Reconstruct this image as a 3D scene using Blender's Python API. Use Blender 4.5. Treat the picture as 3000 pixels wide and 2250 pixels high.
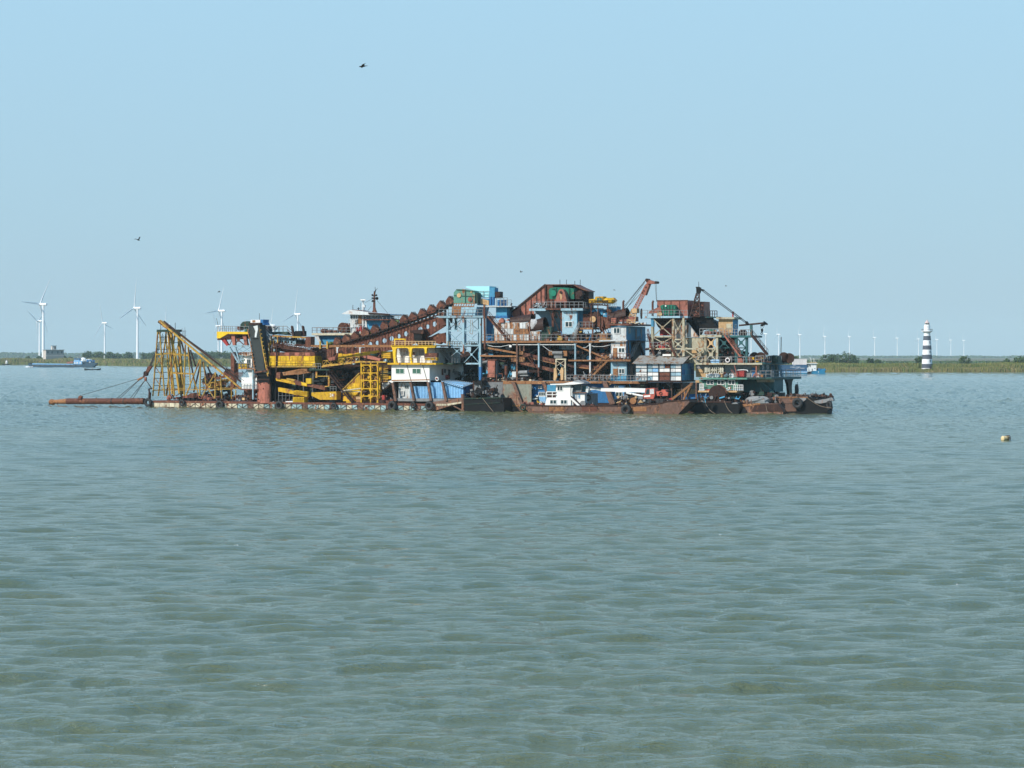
import bpy, math, random
import numpy as np
from mathutils import Vector, Matrix, noise as mnoise
for o in list(bpy.data.objects): bpy.data.objects.remove(o)
SC = bpy.context.scene
COL = SC.collection
R = math.radians
random.seed(7)
# ------------------------------------------------------------ camera, sky, sun, exposure
F = 7500.0; HC = 10.8; HY = 1042.0          # focal length in photo pixels, eye height in metres, horizon row
cam_d = bpy.data.cameras.new('camera'); cam = bpy.data.objects.new('camera', cam_d); COL.objects.link(cam)
cam.location = (0, 0, HC); cam.rotation_euler = (R(90), 0, 0)
cam_d.sensor_width = 36; cam_d.lens = 36*F/3000; cam_d.shift_y = -(1125-HY)/3000
cam_d.clip_start = 0.5; cam_d.clip_end = 60000
SC.camera = cam
SUN_AZ = R(-128)      # direction towards the sun, clockwise from +Y (away from the camera)
SUN_EL = R(37)
w = bpy.data.worlds.new('World'); SC.world = w; w.use_nodes = True
nt = w.node_tree; N = nt.nodes; L = nt.links
for n in list(N): N.remove(n)
out = N.new('ShaderNodeOutputWorld'); bg = N.new('ShaderNodeBackground')
sky = N.new('ShaderNodeTexSky'); sky.sky_type = 'NISHITA'; sky.sun_disc = False
sky.sun_elevation = SUN_EL; sky.sun_rotation = SUN_AZ
sky.air_density = 1.0; sky.dust_density = 1.0; sky.ozone_density = 1.6
# pale autumn haze: an even veil laid over the physical sky, slightly greyer towards the horizon
tc = N.new('ShaderNodeTexCoord'); sep = N.new('ShaderNodeSeparateXYZ'); L.new(tc.outputs['Generated'], sep.inputs[0])
mr = N.new('ShaderNodeMapRange'); mr.inputs[1].default_value = 0.0; mr.inputs[2].default_value = 0.5
L.new(sep.outputs['Z'], mr.inputs[0])
rp = N.new('ShaderNodeValToRGB'); L.new(mr.outputs[0], rp.inputs[0])
e = rp.color_ramp.elements
e[0].position = 0.0; e[0].color = (4.2, 5.95, 7.3, 1)
e[1].position = 1.0; e[1].color = (1.6, 4.7, 8.9, 1)
for p, c in ((0.10, (4.2, 6.5, 8.05)), (0.30, (4.35, 7.15, 9.15)), (0.6, (2.6, 6.1, 9.7))):
    x = rp.color_ramp.elements.new(p); x.color = (*c, 1)
mx = N.new('ShaderNodeMix'); mx.data_type = 'RGBA'; mx.inputs[0].default_value = 0.88
L.new(sky.outputs[0], mx.inputs[6]); L.new(rp.outputs[0], mx.inputs[7])
L.new(mx.outputs[2], bg.inputs[0]); bg.inputs[1].default_value = 0.1
L.new(bg.outputs[0], out.inputs[0])
sd = bpy.data.lights.new('sun', 'SUN'); sd.energy = 5.0; sd.angle = R(0.5); sd.color = (1.0, 0.93, 0.83)
sun = bpy.data.objects.new('sun', sd); COL.objects.link(sun)
ts = Vector((math.sin(SUN_AZ)*math.cos(SUN_EL), math.cos(SUN_AZ)*math.cos(SUN_EL), math.sin(SUN_EL)))
sun.rotation_euler = ts.to_track_quat('Z', 'Y').to_euler()
SC.view_settings.view_transform = 'Standard'; SC.view_settings.look = 'None'
SC.view_settings.gamma = 1; SC.view_settings.exposure = 0; SC.view_settings.use_curve_mapping = False
SC.cycles.volume_bounces = 0; SC.cycles.volume_step_rate = 10

# ------------------------------------------------------------ materials
MATS = {}
def mat_base(name):
    m = bpy.data.materials.new(name); m.use_nodes = True
    nt = m.node_tree; b = nt.nodes['Principled BSDF']
    MATS[name] = m
    return m, nt, nt.nodes, nt.links, b
def plain(name, col, rough=0.6, metal=0.0):
    m, nt, N, L, b = mat_base(name)
    b.inputs['Base Color'].default_value = (*col, 1); b.inputs['Roughness'].default_value = rough; b.inputs['Metallic'].default_value = metal
    return m
def paint(name, col, rust=0.3, rcol=(0.16, 0.055, 0.028), rcol2=(0.30, 0.12, 0.05), rough=0.55, sc=0.9, streak=0.5, var=0.30, dirt=0.35):
    """old ship paint: base colour, patchy rust, vertical rust streaks, grime, a little per-piece variation"""
    m, nt, N, L, b = mat_base(name)
    geo = N.new('ShaderNodeNewGeometry')
    def noise(scale, vec=(1, 1, 1), detail=4, dist=0.3, rg=0.6):
        mp = N.new('ShaderNodeMapping'); mp.inputs['Scale'].default_value = vec; L.new(geo.outputs['Position'], mp.inputs[0])
        n = N.new('ShaderNodeTexNoise'); n.inputs['Scale'].default_value = scale; n.inputs['Detail'].default_value = detail
        n.inputs['Roughness'].default_value = rg; n.inputs['Distortion'].default_value = dist
        L.new(mp.outputs[0], n.inputs[0]); return n.outputs[0]
    def mapr(x, a, c, lo=0.0, hi=1.0):
        r = N.new('ShaderNodeMapRange'); r.inputs[1].default_value = a; r.inputs[2].default_value = c
        r.inputs[3].default_value = lo; r.inputs[4].default_value = hi; L.new(x, r.inputs[0]); return r.outputs[0]
    def math_(op, a, c):
        k = N.new('ShaderNodeMath'); k.operation = op
        for i, q in enumerate((a, c)):
            if isinstance(q, (int, float)): k.inputs[i].default_value = q
            else: L.new(q, k.inputs[i])
        return k.outputs[0]
    def mix(fac, a, c, mode='MIX'):
        k = N.new('ShaderNodeMix'); k.data_type = 'RGBA'; k.blend_type = mode
        if isinstance(fac, (int, float)): k.inputs[0].default_value = fac
        else: L.new(fac, k.inputs[0])
        for i, q in ((6, a), (7, c)):
            if isinstance(q, tuple): k.inputs[i].default_value = (*q, 1)
            else: L.new(q, k.inputs[i])
        return k.outputs[2]
    n1 = noise(sc, (1, 1, 0.7), 5, 0.6, 0.68)
    n2 = noise(2.4, (1, 1, 0.12), 3, 0.2)
    n3 = noise(2.3, (1, 1, 0.8), 3, 0.4, 0.7)
    s = math_('ADD', math_('MULTIPLY', n1, 1-streak*0.6), math_('MULTIPLY', n2, streak*0.6))
    th = 0.70-0.40*rust
    mask = mapr(s, th, th+0.07)
    rustc = mix(mapr(n3, 0.42, 0.6), rcol, rcol2)
    c = mix(math_('MULTIPLY', mapr(n2, 0.35, 0.7), dirt), col, tuple(x*0.5+y*0.25 for x, y in zip(col, rcol)))
    if rust > 0: c = mix(mask, c, rustc)
    oi = N.new('ShaderNodeObjectInfo')
    v = mapr(math_('ADD', math_('MULTIPLY', oi.outputs['Random'], 0.55), math_('MULTIPLY', mapr(n3, 0.3, 0.7), 0.6)), 0.1, 1.1, 1-var, 1+var)
    hs = N.new('ShaderNodeHueSaturation'); L.new(v, hs.inputs['Value']); L.new(c, hs.inputs['Color'])
    L.new(hs.outputs[0], b.inputs['Base Color'])
    b.inputs['Roughness'].default_value = rough
    b.inputs['Specular IOR Level'].default_value = 0.16
    bp = N.new('ShaderNodeBump'); bp.inputs['Strength'].default_value = 0.25; bp.inputs['Distance'].default_value = 0.05
    L.new(n3, bp.inputs['Height']); L.new(bp.outputs[0], b.inputs['Normal'])
    return m
RB = (0.085, 0.03, 0.02)
yel = paint('yellow_paint', (0.58, 0.34, 0.02), 0.42)
yelc = paint('clean_yellow_paint', (0.70, 0.45, 0.025), 0.30)
och = paint('ochre_paint', (0.48, 0.30, 0.055), 0.48)
rus = paint('rust', (0.135, 0.052, 0.034), 0.5, (0.055, 0.025, 0.018), (0.25, 0.11, 0.06))
drus = paint('dark_rust', (0.045, 0.023, 0.018), 0.4, (0.02, 0.011, 0.009), (0.11, 0.05, 0.03))
orus = paint('orange_rust', (0.30, 0.14, 0.06), 0.5, (0.10, 0.045, 0.028), (0.38, 0.20, 0.09))
pink = paint('faded_red_oxide', (0.36, 0.135, 0.095), 0.45, (0.13, 0.05, 0.035), (0.24,0.10,0.06))
coral = paint('coral_paint', (0.55, 0.13, 0.09), 0.15)
red = paint('red_paint', (0.36, 0.05, 0.045), 0.22)
lbl = paint('pale_blue_paint', (0.30, 0.46, 0.53), 0.38)
tbl = paint('teal_blue_paint', (0.07, 0.30, 0.47), 0.2)
sbl = paint('bright_blue_sheet', (0.25, 0.50, 0.76), 0.10, dirt=0.2)
dbl = paint('deep_blue_paint', (0.03, 0.16, 0.36), 0.14)
crm = paint('cream_paint', (0.42, 0.39, 0.28), 0.48, (0.16,0.075,0.04), (0.34,0.2,0.1))
tan = paint('tan_paint', (0.55, 0.36, 0.18), 0.3)
wht = paint('white_paint', (0.80, 0.79, 0.75), 0.07, (0.30, 0.16, 0.09), (0.5, 0.35, 0.25), dirt=0.15, var=0.05)
owht = paint('weathered_white_paint', (0.58, 0.61, 0.60), 0.34, (0.30, 0.14, 0.07), (0.45, 0.26, 0.16), dirt=0.4)
grn = paint('gearbox_green_paint', (0.015, 0.19, 0.12), 0.25)
pgrn = paint('pale_green_paint', (0.10, 0.25, 0.19), 0.42)
tgr = paint('teal_green_paint', (0.028, 0.11, 0.115), 0.25)  # teal paint, darkened because its walls lie in shadow from above
dgr = paint('dark_green_paint', (0.03, 0.06, 0.045), 0.3, (0.04, 0.025, 0.02))
gry = paint('grey_paint', (0.22, 0.23, 0.23), 0.3)
blk = paint('black_paint', (0.008, 0.009, 0.010), 0.25, (0.02, 0.012, 0.009), (0.035, 0.02, 0.014), var=0.1)
chute = paint('black_rubber_chute', (0.035, 0.042, 0.042), 0.1, (0.10, 0.08, 0.05), (0.14, 0.12, 0.09))
rusw = paint('rust_streaked_white', (0.52, 0.50, 0.46), 0.55, (0.26, 0.10, 0.04), (0.36, 0.18, 0.08), streak=0.9)
hulw = paint('pale_hull_paint', (0.55, 0.50, 0.36), 0.36, streak=0.3)
hulb = paint('pale_blue_hull_paint', (0.28, 0.42, 0.42), 0.42, streak=0.3)
hulr = paint('brown_hull', (0.17, 0.10, 0.075), 0.5, (0.06, 0.035, 0.027), (0.28, 0.13, 0.07))
rubber = plain('tyre_rubber', (0.02, 0.021, 0.022), 0.75)
rope = plain('wire_rope', (0.03, 0.028, 0.026), 0.7)
ropel = plain('pale_rope', (0.27, 0.20, 0.13), 0.8)
lifer = plain('white_ring_paint', (0.75, 0.73, 0.7), 0.5)
glassm = plain('dark_window_glass', (0.02, 0.045, 0.05), 0.12)
glassg = plain('green_window_glass', (0.05, 0.13, 0.09), 0.15)
leafm = paint('weed_green', (0.10, 0.14, 0.04), 0, dirt=0.4)
skin = plain('skin', (0.35, 0.2, 0.13), 0.6)
lett = plain('pale_lettering', (0.72, 0.66, 0.5), 0.5)
lettw = plain('white_lettering', (0.8, 0.8, 0.8), 0.5)
lettb = plain('blue_lettering', (0.12, 0.38, 0.62), 0.5)
tarpm = paint('tarpaulin', (0.45, 0.45, 0.44), 0.0, dirt=0.7)
mold = paint('bare_plate', (0.24, 0.25, 0.20), 0.5, (0.26, 0.12, 0.08), (0.30, 0.2, 0.13), sc=0.35, streak=0.2)

# ------------------------------------------------------------ frames and tiles
class Fr:
    """a horizontal frame: u runs along the vessel, v away from the viewer, z up"""
    def __init__(s, px, Y, deg):
        s.t = R(deg); s.O = Vector(((px-1500)/F*Y, Y, 0)); s.a = Vector((math.cos(s.t), -math.sin(s.t), 0)); s.b = Vector((math.sin(s.t), math.cos(s.t), 0))
    def world(s, p): return s.O+s.a*p[0]+s.b*p[1]+Vector((0, 0, p[2]))
FR = Fr(1400, 500, 20)
TILE = (0, 0, 1)
def frame(f): global FR; FR = f
TILES = dict(A=(130, 900, 5.185), B=(500, 900, 5.185), C=(860, 820, 4.147), D=(1100, 800, 3.95), E=(1400, 800, 3.95), Fq=(1750, 800, 3.949), H=(2050, 800, 3.95),
             S=(0, 0, 1), W=(0, 800, 4.424), K=(2150, 1030, 8.732), J=(2280, 1020, 13.825), Q=(2020, 1060, 11.06), P=(1590, 1100, 14.427), V=(2550, 900, 7.373), G=(500, 800, 5.53), T=(0, 1000, 5.53))
def tile(k): global TILE; TILE = TILES[k]
def src(px, py): return TILE[0]+px/TILE[2], TILE[1]+py/TILE[2]
def G(px, py, v=0.0):
    x, y = src(px, py)
    d = Vector(((x-1500)/F, 1, -(y-HY)/F)); b = FR.b
    t = (v+FR.O.dot(b))/(d.x*b.x+d.y*b.y)
    P = d*t; q = P-FR.O
    return Vector((q.x*FR.a.x+q.y*FR.a.y, v, HC+P.z))
def U(px, v=0.0): return G(px, 0, v)[0]
def Zp(py, px, v=0.0): return G(px, py, v)[2]
def unit(px_=0, v=0): return 500.0/F/TILE[2]           # metres for one tile pixel at the vessels

def add_obj(name, me, mats, parent=None):
    o = bpy.data.objects.new(name, me); COL.objects.link(o)
    if mats is not None:
        for m in (mats if isinstance(mats, (list, tuple)) else [mats]): me.materials.append(m)
    if parent is not None: o.parent = parent
    return o
def tag(o, label=None, cat=None, group=None, kind=None):
    if label: o['label'] = label
    if cat: o['category'] = cat
    if group: o['group'] = group
    if kind: o['kind'] = kind
    return o
def thing(name, label, cat, base, group=None):
    """an Empty at a point (tile pixels + depth, or a local Vector) of the current frame"""
    b = base if isinstance(base, Vector) else G(*base)
    o = bpy.data.objects.new(name, None); COL.objects.link(o)
    o.location = FR.world(b); o.rotation_euler = (0, 0, -FR.t); o.empty_display_size = 0.5
    o['bu'], o['bv'], o['bz'] = b
    return tag(o, label, cat, group)
def base_of(o):
    while o.parent: o = o.parent
    return Vector((o['bu'], o['bv'], o['bz']))
def vecs(p): return p if isinstance(p, Vector) else G(*p)

class MB:
    def __init__(s): s.v = []; s.f = []; s.mi = []; s.m = 0; s.sm = False
    def add(s, vs, fs):
        k = len(s.v); s.v += [tuple(p) for p in vs]
        for f in fs: s.f.append([i+k for i in f]); s.mi.append(s.m)
        return s
    def mat(s, i): s.m = i; return s
    def hexa(s, p): return s.add(p, [(0, 3, 2, 1), (4, 5, 6, 7), (0, 1, 5, 4), (1, 2, 6, 5), (2, 3, 7, 6), (3, 0, 4, 7)])
    def ubox(s, u0, u1, v0, v1, z0, z1):
        return s.hexa([(u0, v0, z0), (u1, v0, z0), (u1, v1, z0), (u0, v1, z0), (u0, v0, z1), (u1, v0, z1), (u1, v1, z1), (u0, v1, z1)])
    def box(s, x0, y0, x1, y1, v, d, ex=0.0):
        xm = (x0+x1)/2
        u0, u1 = U(x0, v)-ex, U(x1, v)+ex; z1, z0 = Zp(y0, xm, v), Zp(y1, xm, v)
        return s.ubox(min(u0, u1), max(u0, u1), v, v+d, min(z0, z1), max(z0, z1))
    def hull(s, pts, v, d):                                    # prism from an outline in tile pixels, extruded back
        P = [G(x, y, v) for x, y in pts]; n = len(P)
        return s.add(P+[p+Vector((0, d, 0)) for p in P], [tuple(range(n)), tuple(range(2*n-1, n-1, -1))]+[(i, i+n, (i+1) % n+n, (i+1) % n) for i in range(n)])
    poly = hull
    def bar(s, p, q, w=0.15, h=None, n=4):
        p = vecs(p); q = vecs(q); h = h or w; d = q-p; l = d.length
        if l < 1e-4: return s
        d.normalize(); up = Vector((0, 0, 1)) if abs(d.z) < 0.95 else Vector((0, 1, 0))
        x = d.cross(up).normalized(); y = x.cross(d).normalized()
        if n == 4: off = [x*w/2*a+y*h/2*b for a, b in ((-1, -1), (1, -1), (1, 1), (-1, 1))]
        else: off = [x*w/2*math.cos(6.2832*i/n)+y*h/2*math.sin(6.2832*i/n) for i in range(n)]
        return s.add([p+o for o in off]+[q+o for o in off], [tuple(range(n-1, -1, -1)), tuple(range(n, 2*n))]+[(i, (i+1) % n, (i+1) % n+n, i+n) for i in range(n)])
    def pipe(s, p, q, r=0.1, n=8): return s.bar(p, q, 2*r, None, n)
    def line(s, pts, w=0.1, n=4):
        for a, b in zip(pts, pts[1:]): s.bar(a, b, w, None, n)
        return s
    def disc(s, px, py, v, r, d, n=18, r2=None):               # axis along v
        c = G(px, py, v); r2 = r if r2 is None else r2
        A = [c+Vector((r*math.cos(6.2832*i/n), 0, r*math.sin(6.2832*i/n))) for i in range(n)]
        B_ = [c+Vector((r2*math.cos(6.2832*i/n), d, r2*math.sin(6.2832*i/n))) for i in range(n)]
        return s.add(A+B_, [tuple(range(n)), tuple(range(2*n-1, n-1, -1))]+[(i, i+n, (i+1) % n+n, (i+1) % n) for i in range(n)])
    def torus(s, c, R_, r, ax=(0, 1, 0), n=20, k=8):
        c = vecs(c); ax = Vector(ax).normalized(); e1 = ax.orthogonal().normalized(); e2 = ax.cross(e1)
        vs = []; fs = []
        for i in range(n):
            a = 6.2832*i/n; rd = e1*math.cos(a)+e2*math.sin(a)
            for j in range(k):
                b = 6.2832*j/k; vs.append(c+rd*(R_+r*math.cos(b))+ax*(r*math.sin(b)))
        for i in range(n):
            for j in range(k): fs.append((i*k+j, i*k+(j+1) % k, ((i+1) % n)*k+(j+1) % k, ((i+1) % n)*k+j))
        return s.add(vs, fs)
    def blob(s, c, rx, ry, rz, n=8, m=5, jit=0.0):
        c = vecs(c); vs = [c+Vector((0, 0, -rz))]; fs = []
        for j in range(1, m):
            t = math.pi*j/m
            for i in range(n):
                a = 6.2832*i/n; q = 1+random.uniform(-jit, jit)
                vs.append(c+Vector((rx*q*math.sin(t)*math.cos(a), ry*q*math.sin(t)*math.sin(a), -rz*q*math.cos(t))))
        vs.append(c+Vector((0, 0, rz))); top = len(vs)-1
        for i in range(n): fs.append((0, 1+(i+1) % n, 1+i))
        for j in range(m-2):
            for i in range(n): fs.append((1+j*n+i, 1+j*n+(i+1) % n, 1+(j+1)*n+(i+1) % n, 1+(j+1)*n+i))
        for i in range(n): fs.append((top, 1+(m-2)*n+i, 1+(m-2)*n+(i+1) % n))
        return s.add(vs, fs)
    def tube(s, p, q, r, t=0.1, n=20, a0=0, a1=6.2832, r2=None):     # open shell (thickness t) from p to q
        p = vecs(p); q = vecs(q); d = (q-p).normalized(); x = d.cross(Vector((0, 0, 1))).normalized(); y = x.cross(d)
        r2 = r2 or r; full = abs(a1-a0-6.2832) < 1e-3; m = n if full else n+1; vs = []
        for P, rr in ((p, r), (q, r2), (q, r2-t), (p, r-t)):
            for i in range(m):
                a = a0+(a1-a0)*i/n; vs.append(P+x*rr*math.cos(a)+y*rr*math.sin(a))
        fs = []
        for k in range(4):
            for i in range(n): fs.append((k*m+i, k*m+(i+1) % m, ((k+1) % 4)*m+(i+1) % m, ((k+1) % 4)*m+i))
        if not full: fs += [(0, m, 2*m, 3*m), (m-1, 4*m-1, 3*m-1, 2*m-1)]
        return s.add(vs, fs)
    def rail(s, p, q, h=1.1, n=6, w=0.075, mid=True):
        p = vecs(p); q = vecs(q); up = Vector((0, 0, h))
        for i in range(n+1):
            c = p.lerp(q, i/n); s.bar(c, c+up, w)
        s.bar(p+up, q+up, w)
        if mid: s.bar(p+up*0.5, q+up*0.5, w*0.8)
        return s
    def xb(s, x0, y0, x1, y1, v, w=0.2, v2=None, plate=0):
        v2 = v if v2 is None else v2
        s.bar((x0, y0, v), (x1, y1, v2), w, w*0.6); s.bar((x0, y1, v+0.01), (x1, y0, v2+0.01), w, w*0.6)
        if plate:
            c = (G(x0, y0, v)+G(x1, y1, v2))/2; s.ubox(c.x-plate, c.x+plate, c.y-0.16, c.y-0.12, c.z-plate, c.z+plate)
        return s
    def truss(s, p, q, h, n, w=0.12, dep=0):
        p = vecs(p); q = vecs(q); up = Vector((0, 0, h))
        for dv in ([0] if not dep else [0, dep]):
            o = Vector((0, dv, 0)); s.bar(p+o, q+o, w); s.bar(p+up+o, q+up+o, w)
            for i in range(n):
                a = p.lerp(q, i/n)+o; b = p.lerp(q, (i+1)/n)+o
                s.bar(a+up*(i % 2), b+up*((i+1) % 2), w*0.8); s.bar(a, a+up, w*0.7)
            s.bar(q+o, q+up+o, w*0.7)
        if dep:
            for i in range(n+1):
                a = p.lerp(q, i/n); o = Vector((0, dep, 0)); s.bar(a, a+o, w*0.8); s.bar(a+up, a+up+o, w*0.8)
        return s
    def mast(s, pts4a, pts4b, n, w=0.12):                      # lattice column between two four-corner sets
        A = [vecs(p) for p in pts4a]; B_ = [vecs(p) for p in pts4b]; m = len(A)
        for a, b in zip(A, B_): s.bar(a, b, w)
        for i in range(n):
            for k in range(m):
                a0 = A[k].lerp(B_[k], i/n); b1 = A[(k+1) % m].lerp(B_[(k+1) % m], (i+1)/n); c0 = A[(k+1) % m].lerp(B_[(k+1) % m], i/n)
                s.bar(a0, c0, w*0.7)
                if (i+k) % 2: s.bar(a0, b1, w*0.7)
                else: s.bar(c0, A[k].lerp(B_[k], (i+1)/n), w*0.7)
        return s
    def stairs(s, p, q, wd=0.9, n=12, w=0.12, hr=0.95):
        p = vecs(p); q = vecs(q); o = Vector((0, wd, 0)); up = Vector((0, 0, hr))
        for k in (o*0, o):
            s.bar(p+k, q+k, w, w*2.2)
            if hr:
                s.bar(p+k+up, q+k+up, 0.07)
                for i in range(5): c = p.lerp(q, i/4)+k; s.bar(c, c+up, 0.06)
        for i in range(n+1):
            c = p.lerp(q, i/n); s.bar(c, c+o, w*1.6, 0.05)
        return s
    def ladder(s, p, q, wd=0.45, n=10, w=0.06):
        p = vecs(p); q = vecs(q); o = Vector((wd, 0, 0)); s.bar(p, q, w); s.bar(p+o, q+o, w)
        for i in range(n+1): c = p.lerp(q, i/n); s.bar(c, c+o, w*0.8)
        return s
    def corr(s, x0, y0, x1, y1, v, d, pitch=0.35, amp=0.07):    # corrugated wall with real ridges; d = sheet thickness
        xm = (x0+x1)/2; u0, u1 = U(x0, v), U(x1, v); z1, z0 = Zp(y0, xm, v), Zp(y1, xm, v)
        n = max(2, int((u1-u0)/pitch*2)); vs = []; fs = []
        for i in range(n+1):
            u = u0+(u1-u0)*i/n; vv = v+(amp if i % 2 else -amp)
            vs += [(u, vv, z0), (u, vv, z1), (u, vv+d, z0), (u, vv+d, z1)]
        for i in range(n):
            k = 4*i; fs += [(k, k+4, k+5, k+1), (k+2, k+3, k+7, k+6), (k+1, k+5, k+7, k+3), (k, k+2, k+6, k+4)]
        fs += [(0, 1, 3, 2), (4*n, 4*n+2, 4*n+3, 4*n+1)]
        return s.add(vs, fs)
    def sheet(s, P, th=0.08):                                   # four corner points, thickened downwards
        P = [vecs(p) for p in P]; k = Vector((0, 0, -th))
        return s.hexa([p+k for p in P]+P)
    def put(s, name, mats, parent=None, label=None, smooth=False, base=None, kind=None):
        b = base if base is not None else (base_of(parent) if parent is not None else Vector((0, 0, 0)))
        me = bpy.data.meshes.new(name)
        me.from_pydata([(x-b.x, y-b.y, z-b.z) for x, y, z in s.v], [], s.f)
        me.polygons.foreach_set('material_index', s.mi)
        if smooth: me.polygons.foreach_set('use_smooth', [True]*len(s.f))
        me.update()
        o = add_obj(name, me, mats, parent)
        if label: o['label'] = label
        if kind: o['kind'] = kind
        return o
    def top(s, name, mats, label, cat, base=None, group=None, smooth=False, kind=None):
        """a whole thing that is one mesh"""
        if base is None:
            xs = [p[0] for p in s.v]; ys = [p[1] for p in s.v]; b = Vector((sum(xs)/len(xs), sum(ys)/len(ys), min(p[2] for p in s.v)))
        else: b = vecs(base)
        o = s.put(name, mats, None, smooth=smooth, base=b)
        o.location = FR.world(b); o.rotation_euler = (0, 0, -FR.t)
        return tag(o, label, cat, group, kind)
def m(): return MB()
def clone(o, loc, parent=None, rot=None):
    c = o.copy(); COL.objects.link(c); c.location = loc
    if parent is not None: c.parent = parent
    if rot is not None: c.rotation_euler = rot
    return c
def panels(parent, name, x0, y0, x1, y1, nx, ny, v, mats, gap=0.05, th=0.06, skip=()):
    """individual proud plates over a wall, one object each, sharing one mesh"""
    xm = (x0+x1)/2; u0, u1 = U(x0, v), U(x1, v); z1, z0 = Zp(y0, xm, v), Zp(y1, xm, v)
    du, dz = (u1-u0)/nx, (z1-z0)/ny; b = base_of(parent)
    mats = mats if isinstance(mats, list) else [mats]; protos = {}
    for i in range(nx):
        for j in range(ny):
            if (i, j) in skip: continue
            mt = mats[(i*7+j*3+(i*j) % 5) % len(mats)] if len(mats) > 1 else mats[0]
            if mt.name not in protos:
                k = m().ubox(gap/2, du-gap/2, -th, 0, gap/2, dz-gap/2)
                protos[mt.name] = o = k.put(name, mt, parent, base=Vector((0, 0, 0)))
            else: o = clone(protos[mt.name], (0, 0, 0), parent)
            o.location = (u0+i*du-b.x, v-random.uniform(0, 0.02)-b.y, z0+j*dz-b.z)
def window(parent, x0, y0, x1, y1, v, fm=None, gm=None, nx=2, name='window', w=0.09):
    """frame proud of the wall with panes set back inside it"""
    xm = (x0+x1)/2; u0, u1 = U(x0, v), U(x1, v); z1, z0 = Zp(y0, xm, v), Zp(y1, xm, v)
    k = m()
    k.ubox(u0, u1, v-0.10, v+0.02, z0, z0+w).ubox(u0, u1, v-0.10, v+0.02, z1-w, z1)
    for i in range(nx+1):
        c = u0+(u1-u0-w)*i/nx; k.ubox(c, c+w, v-0.09, v+0.01, z0+w, z1-w)
    k.mat(1).ubox(u0+w*0.9, u1-w*0.9, v-0.045, v-0.02, z0+w*0.9, z1-w*0.9)
    return k.put(name, [fm or wht, gm or glassm], parent)
def swindow(parent, u, v0, v1, z0, z1, fm=None, gm=None, name='window', w=0.09):
    """window on a right-hand (end) wall at u"""
    k = m()
    k.ubox(u-0.02, u+0.08, v0, v1, z0, z0+w).ubox(u-0.02, u+0.08, v0, v1, z1-w, z1)
    for i in range(3):
        c = v0+(v1-v0-w)*i/2; k.ubox(u-0.02, u+0.07, c, c+w, z0+w, z1-w)
    k.mat(1).ubox(u+0.01, u+0.03, v0+w*0.9, v1-w*0.9, z0+w*0.9, z1-w*0.9)
    return k.put(name, [fm or wht, gm or glassm], parent)
def textobj(s, name, size, mt, parent, x, y, v, depth=0.04, label=None, align='CENTER', sx=1.0):
    c = bpy.data.curves.new(name, 'FONT'); c.body = s; c.size = size; c.extrude = depth; c.align_x = align; c.align_y = 'CENTER'
    t = bpy.data.objects.new(name, c); COL.objects.link(t)
    dg = bpy.context.evaluated_depsgraph_get(); me = bpy.data.meshes.new_from_object(t.evaluated_get(dg))
    bpy.data.objects.remove(t)
    me.name = name
    o = add_obj(name, me, None, parent); me.materials.clear(); me.materials.append(mt)
    p = G(x, y, v)-base_of(parent); o.location = p; o.rotation_euler = (R(90), 0, 0); o.scale = (sx, 1, 1)
    if label: o['label'] = label
    return o
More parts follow.
